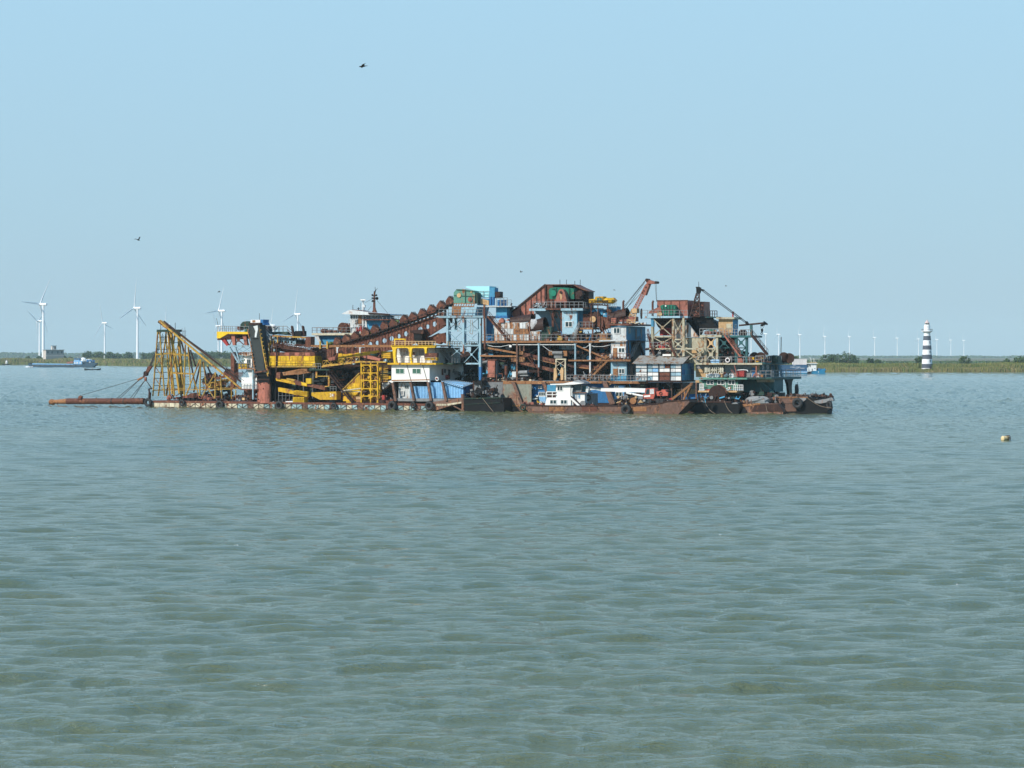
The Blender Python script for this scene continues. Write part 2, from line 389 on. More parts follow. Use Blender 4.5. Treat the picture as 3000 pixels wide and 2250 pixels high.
# ------------------------------------------------------------ river
def water_mesh():
    rng = np.random.default_rng(5)
    rs = [4.0]
    while rs[-1] < 620:
        r = rs[-1]; rs.append(r+max(0.06, min(0.0014*r, 0.36)) if r > 47 else r+1.5)
    while rs[-1] < 3400: rs.append(rs[-1]*1.006)
    while rs[-1] < 16000: rs.append(rs[-1]*1.04)
    rs = np.array(rs)
    th = np.concatenate([np.linspace(-R(13.5), R(13.5), 330), np.linspace(R(13.5), 2*math.pi-R(13.5), 60)[1:-1]])
    nr, nth = len(rs), len(th)
    X = rs[:, None]*np.sin(th)[None, :]; Y = rs[:, None]*np.cos(th)[None, :]
    Z = np.zeros_like(X); DX = np.zeros_like(X); DY = np.zeros_like(X)
    res = np.maximum(0.06, np.minimum(0.0014*rs, 0.36))[:, None]
    for i in range(190):
        lam = 0.20*13.0**(rng.random()**1.1) if i < 160 else rng.uniform(2.2, 5.0)                      # 0.38 .. 6 m
        ang = rng.normal(0.10, 0.34+0.16*(lam < 1.2))+(math.pi if rng.random() < 0.12 else 0)
        kx, ky = math.sin(ang)*2*math.pi/lam, -math.cos(ang)*2*math.pi/lam
        amp = 0.0036*lam*(1.1 if lam < 0.8 else 1.0 if lam < 2.2 else 0.8)
        fade = np.clip((lam/res-4)/5, 0, 1)*np.clip((600-rs[:, None])/280, 0, 1)*np.clip((rs[:, None]-10)/25, 0, 1)
        ph = kx*X+ky*Y+rng.random()*6.283+0.9*np.sin(0.21*X+0.13*i)+0.7*np.sin(0.17*Y-0.31*i)
        g_ = np.sin(0.31*X+0.19*Y+i*1.7)*np.sin(0.38*Y-0.15*X+2.3*i); g_ *= g_; gust = (0.30+3.4*g_*g_) if lam > 0.7 else (0.6+1.1*g_)
        a = amp*fade*gust
        Z += a*np.cos(ph); q = (0.45 if lam > 1.0 else 0.1)*a
        DX -= q*math.sin(ang)*np.sin(ph); DY += q*math.cos(ang)*np.sin(ph)
    lr = np.log(rs)[:, None]; far = np.clip((rs[:, None]-280)/300, 0, 1)*np.maximum(np.clip((1480-rs[:, None])/650, 0, 1), 0.2)*np.clip((3200-rs[:, None])/400, 0, 1)
    for i in range(60):                                             # beyond the resolvable chop: coarser facets of the same slope
        kr = rng.uniform(200, 480); kt = round(rng.uniform(500, 1900)*(1 if rng.random() < 0.5 else -1))
        Z += far*rs[:, None]*0.021/kr*np.cos(kr*lr+kt*th[None, :]+rng.random()*6.283+3*np.sin(23*th[None, :]+i)+2.5*np.sin(19*lr+i))
    V = np.stack([X+DX, Y+DY, Z], -1).reshape(-1, 3)
    i = np.arange(nr-1)[:, None]; j = np.arange(nth)[None, :]; jn = (j+1) % nth
    Fc = np.stack([i*nth+j+0*jn, i*nth+jn, (i+1)*nth+jn, (i+1)*nth+j+0*jn], -1).reshape(-1, 4)
    Fc = Fc[:, ::-1]
    me = bpy.data.meshes.new('river_water')
    me.vertices.add(len(V)+1); me.vertices.foreach_set('co', np.concatenate([V, [[0, 0, 0]]]).astype(np.float32).ravel())
    tri = np.stack([np.full(nth, len(V)), (np.arange(nth)+1) % nth, np.arange(nth)], -1)
    nl = len(Fc)*4+nth*3
    me.loops.add(nl); me.loops.foreach_set('vertex_index', np.concatenate([Fc.ravel(), tri.ravel()]).astype(np.int32))
    me.polygons.add(len(Fc)+nth)
    st = np.concatenate([np.arange(len(Fc))*4, len(Fc)*4+np.arange(nth)*3]).astype(np.int32)
    me.polygons.foreach_set('loop_start', st)
    me.update(calc_edges=True); me.validate()
    me.polygons.foreach_set('use_smooth', [True]*len(me.polygons))
    return me
wm, nt, N, L, b = mat_base('muddy_river_water')
b.inputs['Base Color'].default_value = (0.135, 0.135, 0.062, 1)
b.inputs['Roughness'].default_value = 0.045; b.inputs['IOR'].default_value = 1.66; b.inputs['Specular IOR Level'].default_value = 0.5
geo = N.new('ShaderNodeNewGeometry')
def wn(scale, vec, detail, rot=0.0):
    mp = N.new('ShaderNodeMapping'); mp.inputs['Scale'].default_value = vec; mp.inputs['Rotation'].default_value = (0, 0, rot); L.new(geo.outputs['Position'], mp.inputs[0])
    n = N.new('ShaderNodeTexNoise'); n.inputs['Scale'].default_value = scale; n.inputs['Detail'].default_value = detail; n.inputs['Roughness'].default_value = 0.65
    n.inputs['Distortion'].default_value = 0.6; L.new(mp.outputs[0], n.inputs[0]); return n.outputs[0]
def wb(h, dist, strength, prev=None):
    k = N.new('ShaderNodeBump'); k.inputs['Distance'].default_value = dist; k.inputs['Strength'].default_value = strength
    L.new(h, k.inputs['Height'])
    if prev: L.new(prev, k.inputs['Normal'])
    return k.outputs[0]
n1 = wb(wn(0.55, (0.45, 1.3, 1), 3, 0.1), 0.12, 0.8)
n2 = wb(wn(2.6, (0.55, 1.2, 1), 4, -0.2), 0.13, 1.0, n1)
n3 = wb(wn(7.5, (0.6, 1.2, 1), 3, 0.25), 0.075, 1.0, n2)
L.new(n3, b.inputs['Normal'])
# silt clouds: slow colour change of the water body
sl = wn(0.012, (0.6, 1.6, 1), 3)
cr = N.new('ShaderNodeValToRGB'); L.new(sl, cr.inputs[0]); cr.color_ramp.elements[0].position = 0.35; cr.color_ramp.elements[1].position = 0.68
cr.color_ramp.elements[0].color = (0.088, 0.108, 0.046, 1); cr.color_ramp.elements[1].color = (0.120, 0.124, 0.043, 1)
L.new(cr.outputs[0], b.inputs['Base Color'])
tag(add_obj('river_water', water_mesh(), wm), kind='structure')

# ------------------------------------------------------------ far banks and land
def shore_y(x):                       # water's edge (world Y) for a world x
    t = x/1700.0
    pts = [(-4000, 3300), (-560, 2990), (-330, 2560), (0, 2350), (150, 1900), (215, 1660), (420, 1620), (2500, 1580)]
    if x <= pts[0][0]: return pts[0][1]
    for (a, ya), (c, yc) in zip(pts, pts[1:]):
        if x <= c: k = (x-a)/(c-a); k = k*k*(3-2*k); return ya+(yc-ya)*k
    return pts[-1][1]
xs = list(np.linspace(-6000, -900, 24))+list(np.linspace(-860, 860, 216))+list(np.linspace(900, 6000, 24))
rows = [(-6, -1.2), (0, 0.05), (5, 0.7), (25, 1.3), (90, 1.5), (400, 1.6), (1500, 1.8), (4000, 2.0), (14000, 2.0)]
vs, fs = [], []
for x in xs:
    y0 = shore_y(x)+3*mnoise.noise(Vector((x*0.05, 0, 0)))
    for dy, z in rows: vs.append((x*(1+max(dy, 0)/4000), y0+dy, z))
nr_ = len(rows)
for i in range(len(xs)-1):
    for j in range(nr_-1): fs.append((i*nr_+j, (i+1)*nr_+j, (i+1)*nr_+j+1, i*nr_+j+1))
land = bpy.data.meshes.new('river_bank_ground'); land.from_pydata(vs, [], fs); land.update()
gm = paint('bank_soil', (0.14, 0.115, 0.06), 0.4, (0.09, 0.11, 0.035), (0.07, 0.09, 0.03), rough=0.95, sc=0.05, streak=0.0)
tag(add_obj('river_bank_ground', land, gm), kind='structure')

def leafmat(name, c1, c2, sc=0.3):
    mm, nt, N, L, b = mat_base(name)
    geo = N.new('ShaderNodeNewGeometry'); n = N.new('ShaderNodeTexNoise'); n.inputs['Scale'].default_value = sc; n.inputs['Detail'].default_value = 5
    L.new(geo.outputs['Position'], n.inputs[0]); r = N.new('ShaderNodeMapRange'); r.inputs[1].default_value = 0.38; r.inputs[2].default_value = 0.62; L.new(n.outputs[0], r.inputs[0])
    k = N.new('ShaderNodeMix'); k.data_type = 'RGBA'; L.new(r.outputs[0], k.inputs[0]); k.inputs[6].default_value = (*c1, 1); k.inputs[7].default_value = (*c2, 1)
    L.new(k.outputs[2], b.inputs['Base Color']); b.inputs['Roughness'].default_value = 0.8; b.inputs['Specular IOR Level'].default_value = 0.15
    return mm
reed1 = leafmat('reed_leaves', (0.19, 0.20, 0.05), (0.10, 0.145, 0.03), 0.08)
reed2 = leafmat('dry_reed_plumes', (0.28, 0.22, 0.10), (0.19, 0.18, 0.06), 0.06)
reed3 = leafmat('low_green_grass', (0.13, 0.17, 0.04), (0.19, 0.20, 0.06), 0.05)
tree_l = [leafmat('foliage_dark', (0.045, 0.085, 0.035), (0.075, 0.125, 0.045), 0.25), leafmat('foliage_mid', (0.05, 0.09, 0.03), (0.085, 0.13, 0.04), 0.25)]
barkm = plain('bark', (0.10, 0.075, 0.055), 0.9)

def reeds(name, x0, x1, d0, d1, n, h0, h1, mats, label, wmul=1.0, zfun=None):
    rnd = np.random.default_rng(len(name)*31+n)
    X = rnd.uniform(x0, x1, n); D = d0+(d1-d0)*rnd.random(n)**1.3
    V = np.zeros((n, 4, 3)); Y0 = np.array([shore_y(x) for x in X])+D
    big = np.array([mnoise.noise(Vector((x*0.035, d*0.02, 3))) for x, d in zip(X, D)])
    h = rnd.uniform(h0, h1, n)*(1+0.35*big)
    lean = rnd.normal(0, 0.16, n)*h; w_ = rnd.uniform(0.14, 0.34, n)*wmul*(Y0/2000)
    h = np.where((D < 24) & (np.abs(X-268) < 5.5), h*0.35, h)      # trampled round the lighthouse foot
    zb = np.interp(D, [0, 5, 25, 90, 400], [0.05, 0.7, 1.3, 1.5, 1.6])-0.2
    an = rnd.uniform(-0.9, 0.9, n); cx, cy = np.cos(an), np.sin(an)
    for k, (s_, t_) in enumerate(((-1, 0), (1, 0), (0.75, 1), (-0.3, 1.04))):
        V[:, k, 0] = X+s_*w_*cx+lean*t_; V[:, k, 1] = Y0+s_*w_*cy; V[:, k, 2] = zb+h*t_
    me = bpy.data.meshes.new(name)
    me.vertices.add(4*n); me.vertices.foreach_set('co', V.astype(np.float32).ravel())
    me.loops.add(4*n); me.loops.foreach_set('vertex_index', np.arange(4*n, dtype=np.int32))
    me.polygons.add(n); me.polygons.foreach_set('loop_start', np.arange(0, 4*n, 4, dtype=np.int32))
    me.update(calc_edges=True)
    o = add_obj(name, me, None)
    for q in mats: me.materials.append(q)
    me.polygons.foreach_set('material_index', (rnd.random(n)*len(mats)).astype(np.int32))
    return tag(o, label, 'reeds', kind='stuff')
reeds('reed_bed', -640, -230, 6, 70, 42000, 3.6, 6.4, [reed1, reed1, reed2, reed2, reed2], 'tall brown and green reed bed on the left bank behind the long blue barge')
reeds('low_grass', -640, 0, 0.5, 30, 30000, 1.6, 3.2, [reed3, reed3, reed3, reed1, reed2], 'low green grass at the water edge along the left bank')
reeds('reed_bed', -300, 160, 8, 70, 34000, 3.4, 5.6, [reed1, reed3, reed3, reed2], 'green reed bed on the bank glimpsed behind the lattice frames')
reeds('reed_bed', 130, 620, 12, 60, 52000, 2.9, 4.6, [reed1, reed1, reed3, reed2], 'dark green tall reed bed behind the lighthouse on the right bank')
reeds('low_reeds', 130, 620, 0.5, 14, 32000, 1.8, 3.1, [reed1, reed2, reed2], 'golden lower reeds at the water edge in front of the lighthouse')

def tree(x, y, h, wd, label, mt, ncl=38, group=None, seed=0, z=1.4, trunk=True, leaf=0.55):
    rnd = random.Random(seed)
    e = bpy.data.objects.new('leafy_tree', None); COL.objects.link(e); e.location = (x, y, z); tag(e, label, 'tree', group)
    t = MB(); tip = Vector((0, 0, h*0.6)); t.bar(Vector((0, 0, -0.5)), Vector((0, 0, h*0.32)), h*0.06, None, 7)
    br = []
    for i in range(6):
        a = i*1.05+rnd.random(); q = Vector((math.cos(a)*wd*0.26, math.sin(a)*wd*0.26, h*rnd.uniform(0.5, 0.8))); t.bar(Vector((0, 0, h*0.28)), q, h*0.03, None, 5); br.append(q)
    t.put('trunk', barkm, e, base=Vector((0, 0, 0)))
    c = MB(); vs = []; fs = []
    for i in range(ncl):
        a = rnd.uniform(0, 6.283); rr = math.sqrt(rnd.random())*wd*0.40; zz = rnd.random()
        cen = Vector((math.cos(a)*rr, math.sin(a)*rr, h*(0.22+0.66*zz)*(1-0.25*(rr/(wd*0.5))**2)))
        cr_ = wd*rnd.uniform(0.08, 0.17)
        for j in range(34):
            d = Vector((rnd.gauss(0, 1), rnd.gauss(0, 1), rnd.gauss(0, 0.8))).normalized()*cr_*rnd.uniform(0.6, 1.1); p = cen+d
            ax = Vector((rnd.gauss(0, 1), rnd.gauss(0, 1), rnd.gauss(0, 1)+0.6)).normalized(); e1 = ax.orthogonal().normalized()*leaf*rnd.uniform(0.7, 1.4); e2 = ax.cross(e1)
            k = len(vs); vs += [p-e1-e2*0.6, p+e1-e2*0.4, p+e1*0.7+e2*0.7, p-e1*0.6+e2*0.5]; fs.append((k, k+1, k+2, k+3))
    c.add(vs, fs); c.put('crown', mt, e, base=Vector((0, 0, 0)))
    return e
def at(px, Y): return (px-1500)/F*Y
GT = 'round green trees along the far left bank'
specs = [ # px, py top, width px, distance, label
 (260, 1027, 26, 3150, 'tallest round tree between the grey blockhouse and the second white turbine'),
 (290, 1030, 26, 3200, 'low round tree under the small wind turbine'),
 (325, 1029, 28, 3150, 'dome shaped tree right of the small wind turbine'),
 (350, 1033, 24, 3250, 'small bushy tree left of the tall turbine with the base platform'),
 (372, 1031, 26, 3200, 'broad low tree just left of the tall turbine base'),
 (428, 1032, 26, 3200, 'round tree right of the tall turbine base'),
 (450, 1030, 30, 3150, 'round tree standing just left of the lattice pylon frames'),
 (560, 1030, 26, 3300, 'small tree seen through the sloping yellow frames'),
 (612, 1026, 42, 3000, 'big round tree left of the turbine tower behind the yellow walkway'),
 (650, 1029, 38, 3050, 'round tree at the foot of the turbine behind the yellow walkway'),
 (680, 1031, 30, 3050, 'rightmost tree before the white lattice control tower'),
 (82, 1043, 14, 3070, 'small dark bush left of the grey blockhouse'),
 (115, 1044, 18, 3060, 'greyish bush beside the white end wall of the blockhouse'),
 (182, 1043, 22, 3060, 'sparse olive tree right of the grey blockhouse'),
 (206, 1046, 16, 3060, 'reddish low bush at the left edge of the tree row')]
for i, (px, py, wp, Y, lb) in enumerate(specs):
    mpp = Y/F; h = HC+(HY-py)*mpp-1.2
    tree(at(px, Y), Y, h*1.04, wp*mpp*1.45, lb, tree_l[i % 2], group=GT if i < 11 else 'bushes round the blockhouse', seed=i, leaf=0.8, z=1.2)
GT2=0
specs = [(2326, 1038, 22, 1780, 'green tree behind the drum winches at the right end of the dredger'),
 (2425, 1042, 28, 1850, 'leftmost of the bushy trees right of the small container ship'),
 (2447, 1038, 30, 1850, 'middle bushy tree under the fourth turbine from the dredger'),
 (2480, 1037, 34, 1850, 'largest bushy tree of the clump at the foot of the turbine'),
 (2500, 1044, 22, 1880, 'low bush at the right end of the tree clump'),
 (2550, 1050, 16, 1800, 'small round bush on the reeds between two turbines'),
 (2570, 1052, 12, 1800, 'tiny bush just right of a turbine foot'),
 (2696, 1046, 20, 1700, 'blue green tree touching the left side of the lighthouse'),
 (2826, 1047, 22, 1800, 'dark bush under the last wind turbine'),
 (2948, 1052, 16, 1750, 'small round bush near the right edge of the picture'),
 (2990, 1045, 34, 1680, 'large tree cut by the right edge of the picture')]
for i, (px, py, wp, Y, lb) in enumerate(specs):
    mpp = Y/F; h = HC+(HY-py)*mpp-1.2
    tree(at(px, Y), Y, h*1.15, wp*mpp*1.75, lb, tree_l[(i+1) % 2], group='scattered trees on the right bank', seed=50+i, leaf=0.45, z=1.2, ncl=30)
# distant woods: two long irregular belts of leaf clumps
def belt(name, x0, x1, y, h, n, label, mt, seed, leaf=2.2):
    rnd = np.random.default_rng(seed); X = rnd.uniform(x0, x1, n); hh = h*(0.75+0.35*np.array([mnoise.noise(Vector((x*0.012, seed, 0))) for x in X])+0.12*np.array([mnoise.noise(Vector((x*0.06, seed, 5))) for x in X]))
    hh = hh*np.clip((x1-X)/700, 0.3, 1)
    Zc = 2+hh*rnd.random(n)**0.7; Yc = y+rnd.uniform(-60, 60, n); s = rnd.uniform(0.5, 1.3, n)*leaf
    V = np.zeros((n, 4, 3)); an = rnd.uniform(-1, 1, n); tl = rnd.normal(0, 0.7, n)
    for k, (a, c) in enumerate(((-1, -1), (1, -0.7), (0.8, 0.9), (-0.6, 1))):
        V[:, k, 0] = X+s*a*np.cos(an); V[:, k, 1] = Yc+s*a*np.sin(an)+s*c*np.sin(tl)*0.8; V[:, k, 2] = Zc+s*c*np.cos(tl)*0.9
    me = bpy.data.meshes.new(name); me.vertices.add(4*n); me.vertices.foreach_set('co', V.astype(np.float32).ravel())
    me.loops.add(4*n); me.loops.foreach_set('vertex_index', np.arange(4*n, dtype=np.int32)); me.polygons.add(n); me.polygons.foreach_set('loop_start', np.arange(0, 4*n, 4, dtype=np.int32)); me.update(calc_edges=True)
    return tag(add_obj(name, me, mt), label, 'woods', kind='stuff')
belt('distant_woods', -2600, 600, 9000, 24, 17000, 'hazy blue belt of distant trees along the left horizon', tree_l[0], 1, 3.2)
belt('distant_woods', 400, 2900, 9000, 9, 11000, 'very faint low line of trees along the right horizon', tree_l[0], 2, 3.0)
belt('distant_shrubs', 350, 900, 3000, 4.5, 4000, 'low hazy shrubs behind the reeds either side of the lighthouse', tree_l[1], 3, 1.3)

# a few specks of foam riding on the ripples
fk = MB(); rf = random.Random(9)
for i in range(12):
    y = 60*(8.0**rf.random()); x = rf.uniform(-0.2, 0.2)*y; s_ = rf.uniform(0.008, 0.022)*(y/100)**0.5
    for j in range(rf.randint(1, 5)): fk.blob(Vector((x+rf.uniform(-.5, .5)*s_*9, y+rf.uniform(-.2, .2), 0.06)), s_*rf.uniform(.6, 2.2), s_, s_*0.4, 6, 4, 0.3)
tag(fk.put('foam_flecks', lettw), 'scattered white flecks of foam on the open water', 'foam', kind='stuff')
# ------------------------------------------------------------ haze
hb = MB(); hb.ubox(-5200, 5200, -60, 15500, -2.2, 190)
hm = bpy.data.materials.new('haze_air'); hm.use_nodes = True; n_ = hm.node_tree.nodes
for q in list(n_): n_.remove(q)
ho = n_.new('ShaderNodeOutputMaterial'); pv = n_.new('ShaderNodeVolumePrincipled')
pv.inputs['Color'].default_value = (0.80, 1.0, 1.0, 1); pv.inputs['Density'].default_value = 0.000055; pv.inputs['Anisotropy'].default_value = -0.1
hm.node_tree.links.new(pv.outputs[0], ho.inputs['Volume'])
hz = hb.put('haze', hm); tag(hz, 'pale blue haze hanging over the river', 'haze', kind='stuff')
# ================================================================= helpers for deck clutter
def clutter(parent, name, x0, y0, x1, y1, v0, v1, n, mats, seed=1, s=1.0):
    """small irregular machinery: motors, boxes, flanges and short pipes standing in a region"""
    rnd = random.Random(seed); k = m()
    for i in range(n):
        k.mat(rnd.randrange(len(mats))); x = rnd.uniform(x0, x1); y = rnd.uniform(y0, y1); v = rnd.uniform(v0, v1); c = G(x, y, v); t = rnd.random(); q = s*rnd.uniform(0.5, 1.3)
        if t < 0.35: k.ubox(c.x-0.4*q, c.x+0.4*q, c.y-0.3*q, c.y+0.4*q, c.z-0.25*q, c.z+0.35*q)
        elif t < 0.6: k.bar(c-Vector((0.7*q, 0, 0)), c+Vector((0.6*q, 0.2, rnd.uniform(-0.3, 0.3))), 0.4*q, None, 8)
        elif t < 0.8: k.bar(c-Vector((0, 0.25*q, 0)), c+Vector((0, 0.25*q, 0)), 0.9*q, None, 10)
        else: k.bar(c-Vector((0.1, 0, 0.5*q)), c+Vector((rnd.uniform(-0.8, 0.8)*q, 0, 0.8*q)), 0.13)
    return k.put(name, mats, parent, kind='stuff')
def tyre(px, py, v, r, label, group='tyre fenders hung on the vessels', ax=(0, 1, 0), name='tyre_fender', tread=None):
    c = G(px, py, v); b = c-Vector((0, 0, r))
    o = thing(name, label, 'tyre', b, group)
    k = m().torus(c, r*0.70, r*0.30, ax, 22, 8)
    for i in range(22):
        a = 6.2832*i/22; A = Vector(ax); e1 = A.orthogonal().normalized(); e2 = A.cross(e1); d = e1*math.cos(a)+e2*math.sin(a)
        k.bar(c+d*r*0.97-A*r*0.22, c+d*r*0.97+A*r*0.22, r*0.09)
    k.put('tyre', rubber, o, smooth=False)
    m().torus(c, r*0.44, r*0.07, ax, 18, 6).put('wheel_rim', drus if r > 0.8 else gry, o)
    m().bar(c+Vector((0, 0.1, r*0.6)), c+Vector((0.1, 0.3, r*1.5)), 0.07).put('hanging_chain', rope, o)
    return o
# ================================================================= left pontoon dredger
FA = Fr(1360, 497, 31); frame(FA)
tile('S')
A = thing('pontoon_dredger', 'rusty yellow pontoon dredger with lattice frames, black chute and white wheelhouse on the left', 'dredger', Vector((U(436), 0, 0)))
uL, uR = U(437), U(1262)
hl = m().ubox(uL, uR, 0, 17, -0.9, 0.98).put('hull', hulr, A)
m().ubox(uL-0.05, uR, -0.08, 17.05, 0.98, 1.38).put('gunwale', rus, A)
# individual side plates, then the diagonal stiffeners welded over them
du = 1.36; n = int((uR-uL)/du); prot = {}
for i in range(n):
    mt = (hulw if i < 16 else (hulw, hulw, hulb, hulb, hulr)[i % 5] if i < 30 else (hulb, hulb, hulw, hulb, hulr)[i % 5])
    if mt.name not in prot:
        prot[mt.name] = m().ubox(0.05, du-0.05, -0.07, 0, 0.12, 0.92).put('side_plate', mt, A, base=Vector((0, 0, 0))); o = prot[mt.name]
    else: o = clone(prot[mt.name], (0, 0, 0), A)
    o.location = (uL+i*du-base_of(A).x, random.uniform(-0.02, 0), 0)
k = m()
for i in range(6, n):
    a = uL+i*du; s_ = i % 2
    k.bar(Vector((a, -0.12, 0.1+0.8*s_)), Vector((a+du, -0.12, 0.9-0.8*s_)), 0.09); k.bar(Vector((a, -0.12, 0.05)), Vector((a, -0.12, 0.95)), 0.10)
k.bar(Vector((uL, -0.13, 0.05)), Vector((uR, -0.13, 0.05)), 0.12)
k.put('hull_stiffener', drus, A)
# right-hand bow with raised bulwark
tile('D')
m().poly([(640, 1494), (1000, 1440), (1003, 1500), (850, 1540), (690, 1592), (640, 1592)], 0.02, 15).put('raked_bow', hulr, A)
m().poly([(830, 1512), (995, 1488), (995, 1506), (835, 1535)], -0.06, 0.06).put('bow_plate', hulw, A)
for i in range(6): m().poly([(706+i*20, 1514), (720+i*20, 1512), (720+i*20, 1535), (706+i*20, 1537)], -0.05, 0.05).put('draught_mark', hulw, A)
m().box(230, 1452, 1000, 1486, 0.1, 0.25).put('bulwark', gry, A)
m().bar((1012, 1400, -0.4), (1018, 1604, -0.4), 0.75, None, 8).bar((905, 1538, -0.3), (1010, 1592, -0.3), 0.2).put('mooring_spud', hulr, A)
clutter(A, 'deck_scrap', 60, 1475, 230, 1495, 0.2, 2, 16, [drus, rus, gry], 3)
# --- lattice gantry at the left
tile('A')
k = m()
for x0, x1, v in ((1648, 1722, 1), (1826, 1752, 1), (1730, 1852, 3), (1905, 1845, 3)):
    k.bar((x0, 1350, v), (x1, 375, v), 0.34, None, 6)
for x0, x1, v in ((1838, 1985, 6), (2062, 2030, 6), (1960, 1880, 2)):
    k.bar((x0+15, 1345, v), (x1, 375, v), 0.42, None, 6)
k.put('gantry_leg', och, A)
tile('B')
m().bar((30, 1320, 4), (-35, 345, 4), 0.4).bar((140, 1320, 4), (0, 360, 4), 0.45).bar((195, 1320, 5), (115, 360, 5), 0.45).put('inner_leg', och, A)
tile('A')
k = m()
for y, xa, xb in ((455, 1722, 2040), (540, 1712, 2045), (640, 1705, 2055), (905, 1685, 2060), (990, 1675, 2074), (1080, 1668, 2074), (1190, 1662, 2070)):
    k.bar((xa, y, 1), (xb, y+random.uniform(-6, 6), 6), 0.12)
k.put('gantry_rung', drus, A)
k = m()
k.bar((1700, 720, 0.8), (1900, 700, 2), 0.3); k.bar((1655, 1262, 0.8), (2074, 1250, 6), 0.22); k.bar((1900, 705, 2), (2200, 735, 3), 0.34); k.bar((1920, 998, 2), (2280, 1015, 3), 0.3)
for (a, b, c, d) in ((1715, 730, 1790, 900), (1780, 740, 1690, 900), (1690, 1090, 1800, 1255), (1690, 910, 1800, 1075), (1960, 560, 2040, 900), (2030, 560, 1950, 900), (1860, 560, 1930, 800)): k.bar((a, b, 1.2), (c, d, 1.2), 0.12)
k.put('gantry_brace', och, A)
m().box(1705, 340, 2052, 376, 1, 0.8).put('gantry_crown', dgr, A)
m().poly([(1705, 376), (1765, 376), (1745, 410), (1720, 410)], 1.05, 0.3).poly([(1985, 376), (2050, 376), (2035, 425), (2005, 425)], 1.05, 0.3).put('crown_bracket', dgr, A)
m().bar((1988, 340, 1.2), (1988, 235, 1.2), 0.08).bar((1767, 340, 1.2), (1767, 255, 1.2), 0.07).put('whip_aerial', rope, A)
m().poly([(1780, 255), (1830, 250), (1880, 300), (1850, 330), (1790, 290)], 0.6, 0.9).put('sheave_block', orus, A)
# sloping boom and its struts
p0 = src(1745, 210); tile('B'); p1 = src(1065, 1235)
tile('S')
m().bar((p0[0], p0[1], 0.4), (p1[0], p1[1], 0.4), 0.3, 0.34).bar((p0[0]+3, p0[1]-2.5, 1.6), (p1[0]+12, p1[1]-12, 1.6), 0.22, 0.22).put('sloping_boom', och, A)
m().bar((p0[0]+14, p0[1]+1, 0.9), (p1[0]+6, p1[1]-16, 0.9), 0.22, 0.3).bar((p0[0]-1, p0[1]+1, 1.2), (p0[0]+30, p0[1]+24, 1.2), 0.55, 0.5).put('boom_rail', drus, A)
m().bar((p0[0]+10, p0[1]-1, 0.2), (p1[0]+10, p1[1]-22, 0.2), 0.06).bar((p0[0]+10, p0[1]+1, 2.2), (p1[0]+16, p1[1]-22, 2.2), 0.06).put('hoist_wire', rope, A)
tile('B')
for a, b, c, d, w in ((222, 575, 205, 1350, .34), (262, 600, 290, 980, .26), (290, 980, 300, 1230, .26), (445, 790, 232, 1350, .28), (455, 790, 442, 1345, .34), (500, 830, 545, 1270, .26),
                      (680, 990, 482, 1350, .28), (682, 990, 675, 1390, .34), (560, 880, 570, 900, .2), (760, 1060, 776, 1385, .26), (925, 1235, 925, 1390, .28), (990, 1260, 990, 1415, .28), (520, 1160, 665, 1390, .24), (345, 1080, 430, 1350, .24)):
    m().bar((a, b, 0.6), (c, d, 0.6), w, None, 6).put('boom_strut', och, A)
for a, b, c, d in ((265, 600, 350, 1080), (350, 1080, 385, 1240), (480, 830, 590, 1190), (300, 650, 380, 900), (560, 900, 650, 1100), (445, 900, 350, 1290), (740, 1030, 800, 1230), (130, 420, 210, 700), (650, 1010, 560, 1200)):
    m().bar((a, b, 3), (c, d, 3), 0.24).put('rear_strut', drus, A)
k = m()
for x, y0, y1 in ((215, 700, 1300), (450, 900, 1300), (690, 1100, 1350)):
    for i in range(6): y = y0+(y1-y0)*i/5; k.bar((x, y, 0.6), (x+75, y-6, 2.2), 0.09)
k.bar((0, 1262, 0.5), (1050, 1238, 0.5), 0.16).bar((0, 1235, 2.5), (1000, 1215, 2.5), 0.1)
k.put('access_rung', och, A)
# scattered winches, wrecked plates and the dredge-ladder parts lying on deck
m().poly([(240, 1360), (290, 1310), (370, 1300), (410, 1330), (380, 1385), (250, 1395)], 3, 1.5).put('scrap_bucket', rus, A)
m().poly([(460, 1340), (540, 1345), (620, 1395), (600, 1412), (470, 1385)], 2, 1.2).put('scrap_bucket', pink, A)
m().poly([(480, 1120), (560, 1020), (640, 1010), (660, 1060), (590, 1110), (560, 1170), (480, 1160)], 6, 1.5).put('old_bucket', rus, A)
m().poly([(800, 990), (845, 940), (925, 985), (905, 1010), (830, 1040)], 5, 1.5).put('old_bucket', rus, A)
for i in range(9): m().bar((845+i*9, 945+i*4.5, 5), (850+i*9, 925+i*4.6, 5), 0.18).put('bucket_tooth', drus, A)
for i in range(7): m().bar((560+i*9, 1022-i*1, 6), (566+i*9, 1000-i*1, 6), 0.2).put('bucket_tooth', drus, A)
m().bar((560, 1200, 4), (830, 1140, 4), 0.75, 0.9).bar((590, 1165, 5), (850, 1115, 5), 0.5).put('truss_beam', och, A)
k = m()
for i in range(13): k.bar((700+i*22, 1110+i*5, 3.5), (725+i*25, 1230, 3.5), 0.10)
for i in range(9): k.bar((880+i*20, 1130, 2), (1000+i*13, 990, 2), 0.08)
k.bar((700, 1080, 3), (930, 1030, 3), 0.5).bar((820, 1020, 4), (1060, 1240, 4), 0.35)
k.put('reinforcing_rods', rus, A)
clutter(A, 'deck_scrap', -60, 1345, 1300, 1420, 0.5, 10, 150, [drus, rus, gry, blk, pink], 11, 0.9)
clutter(A, 'deck_machinery', 480, 1060, 930, 1340, 4, 8, 70, [drus, rus, dgr, och], 12, 1.0)
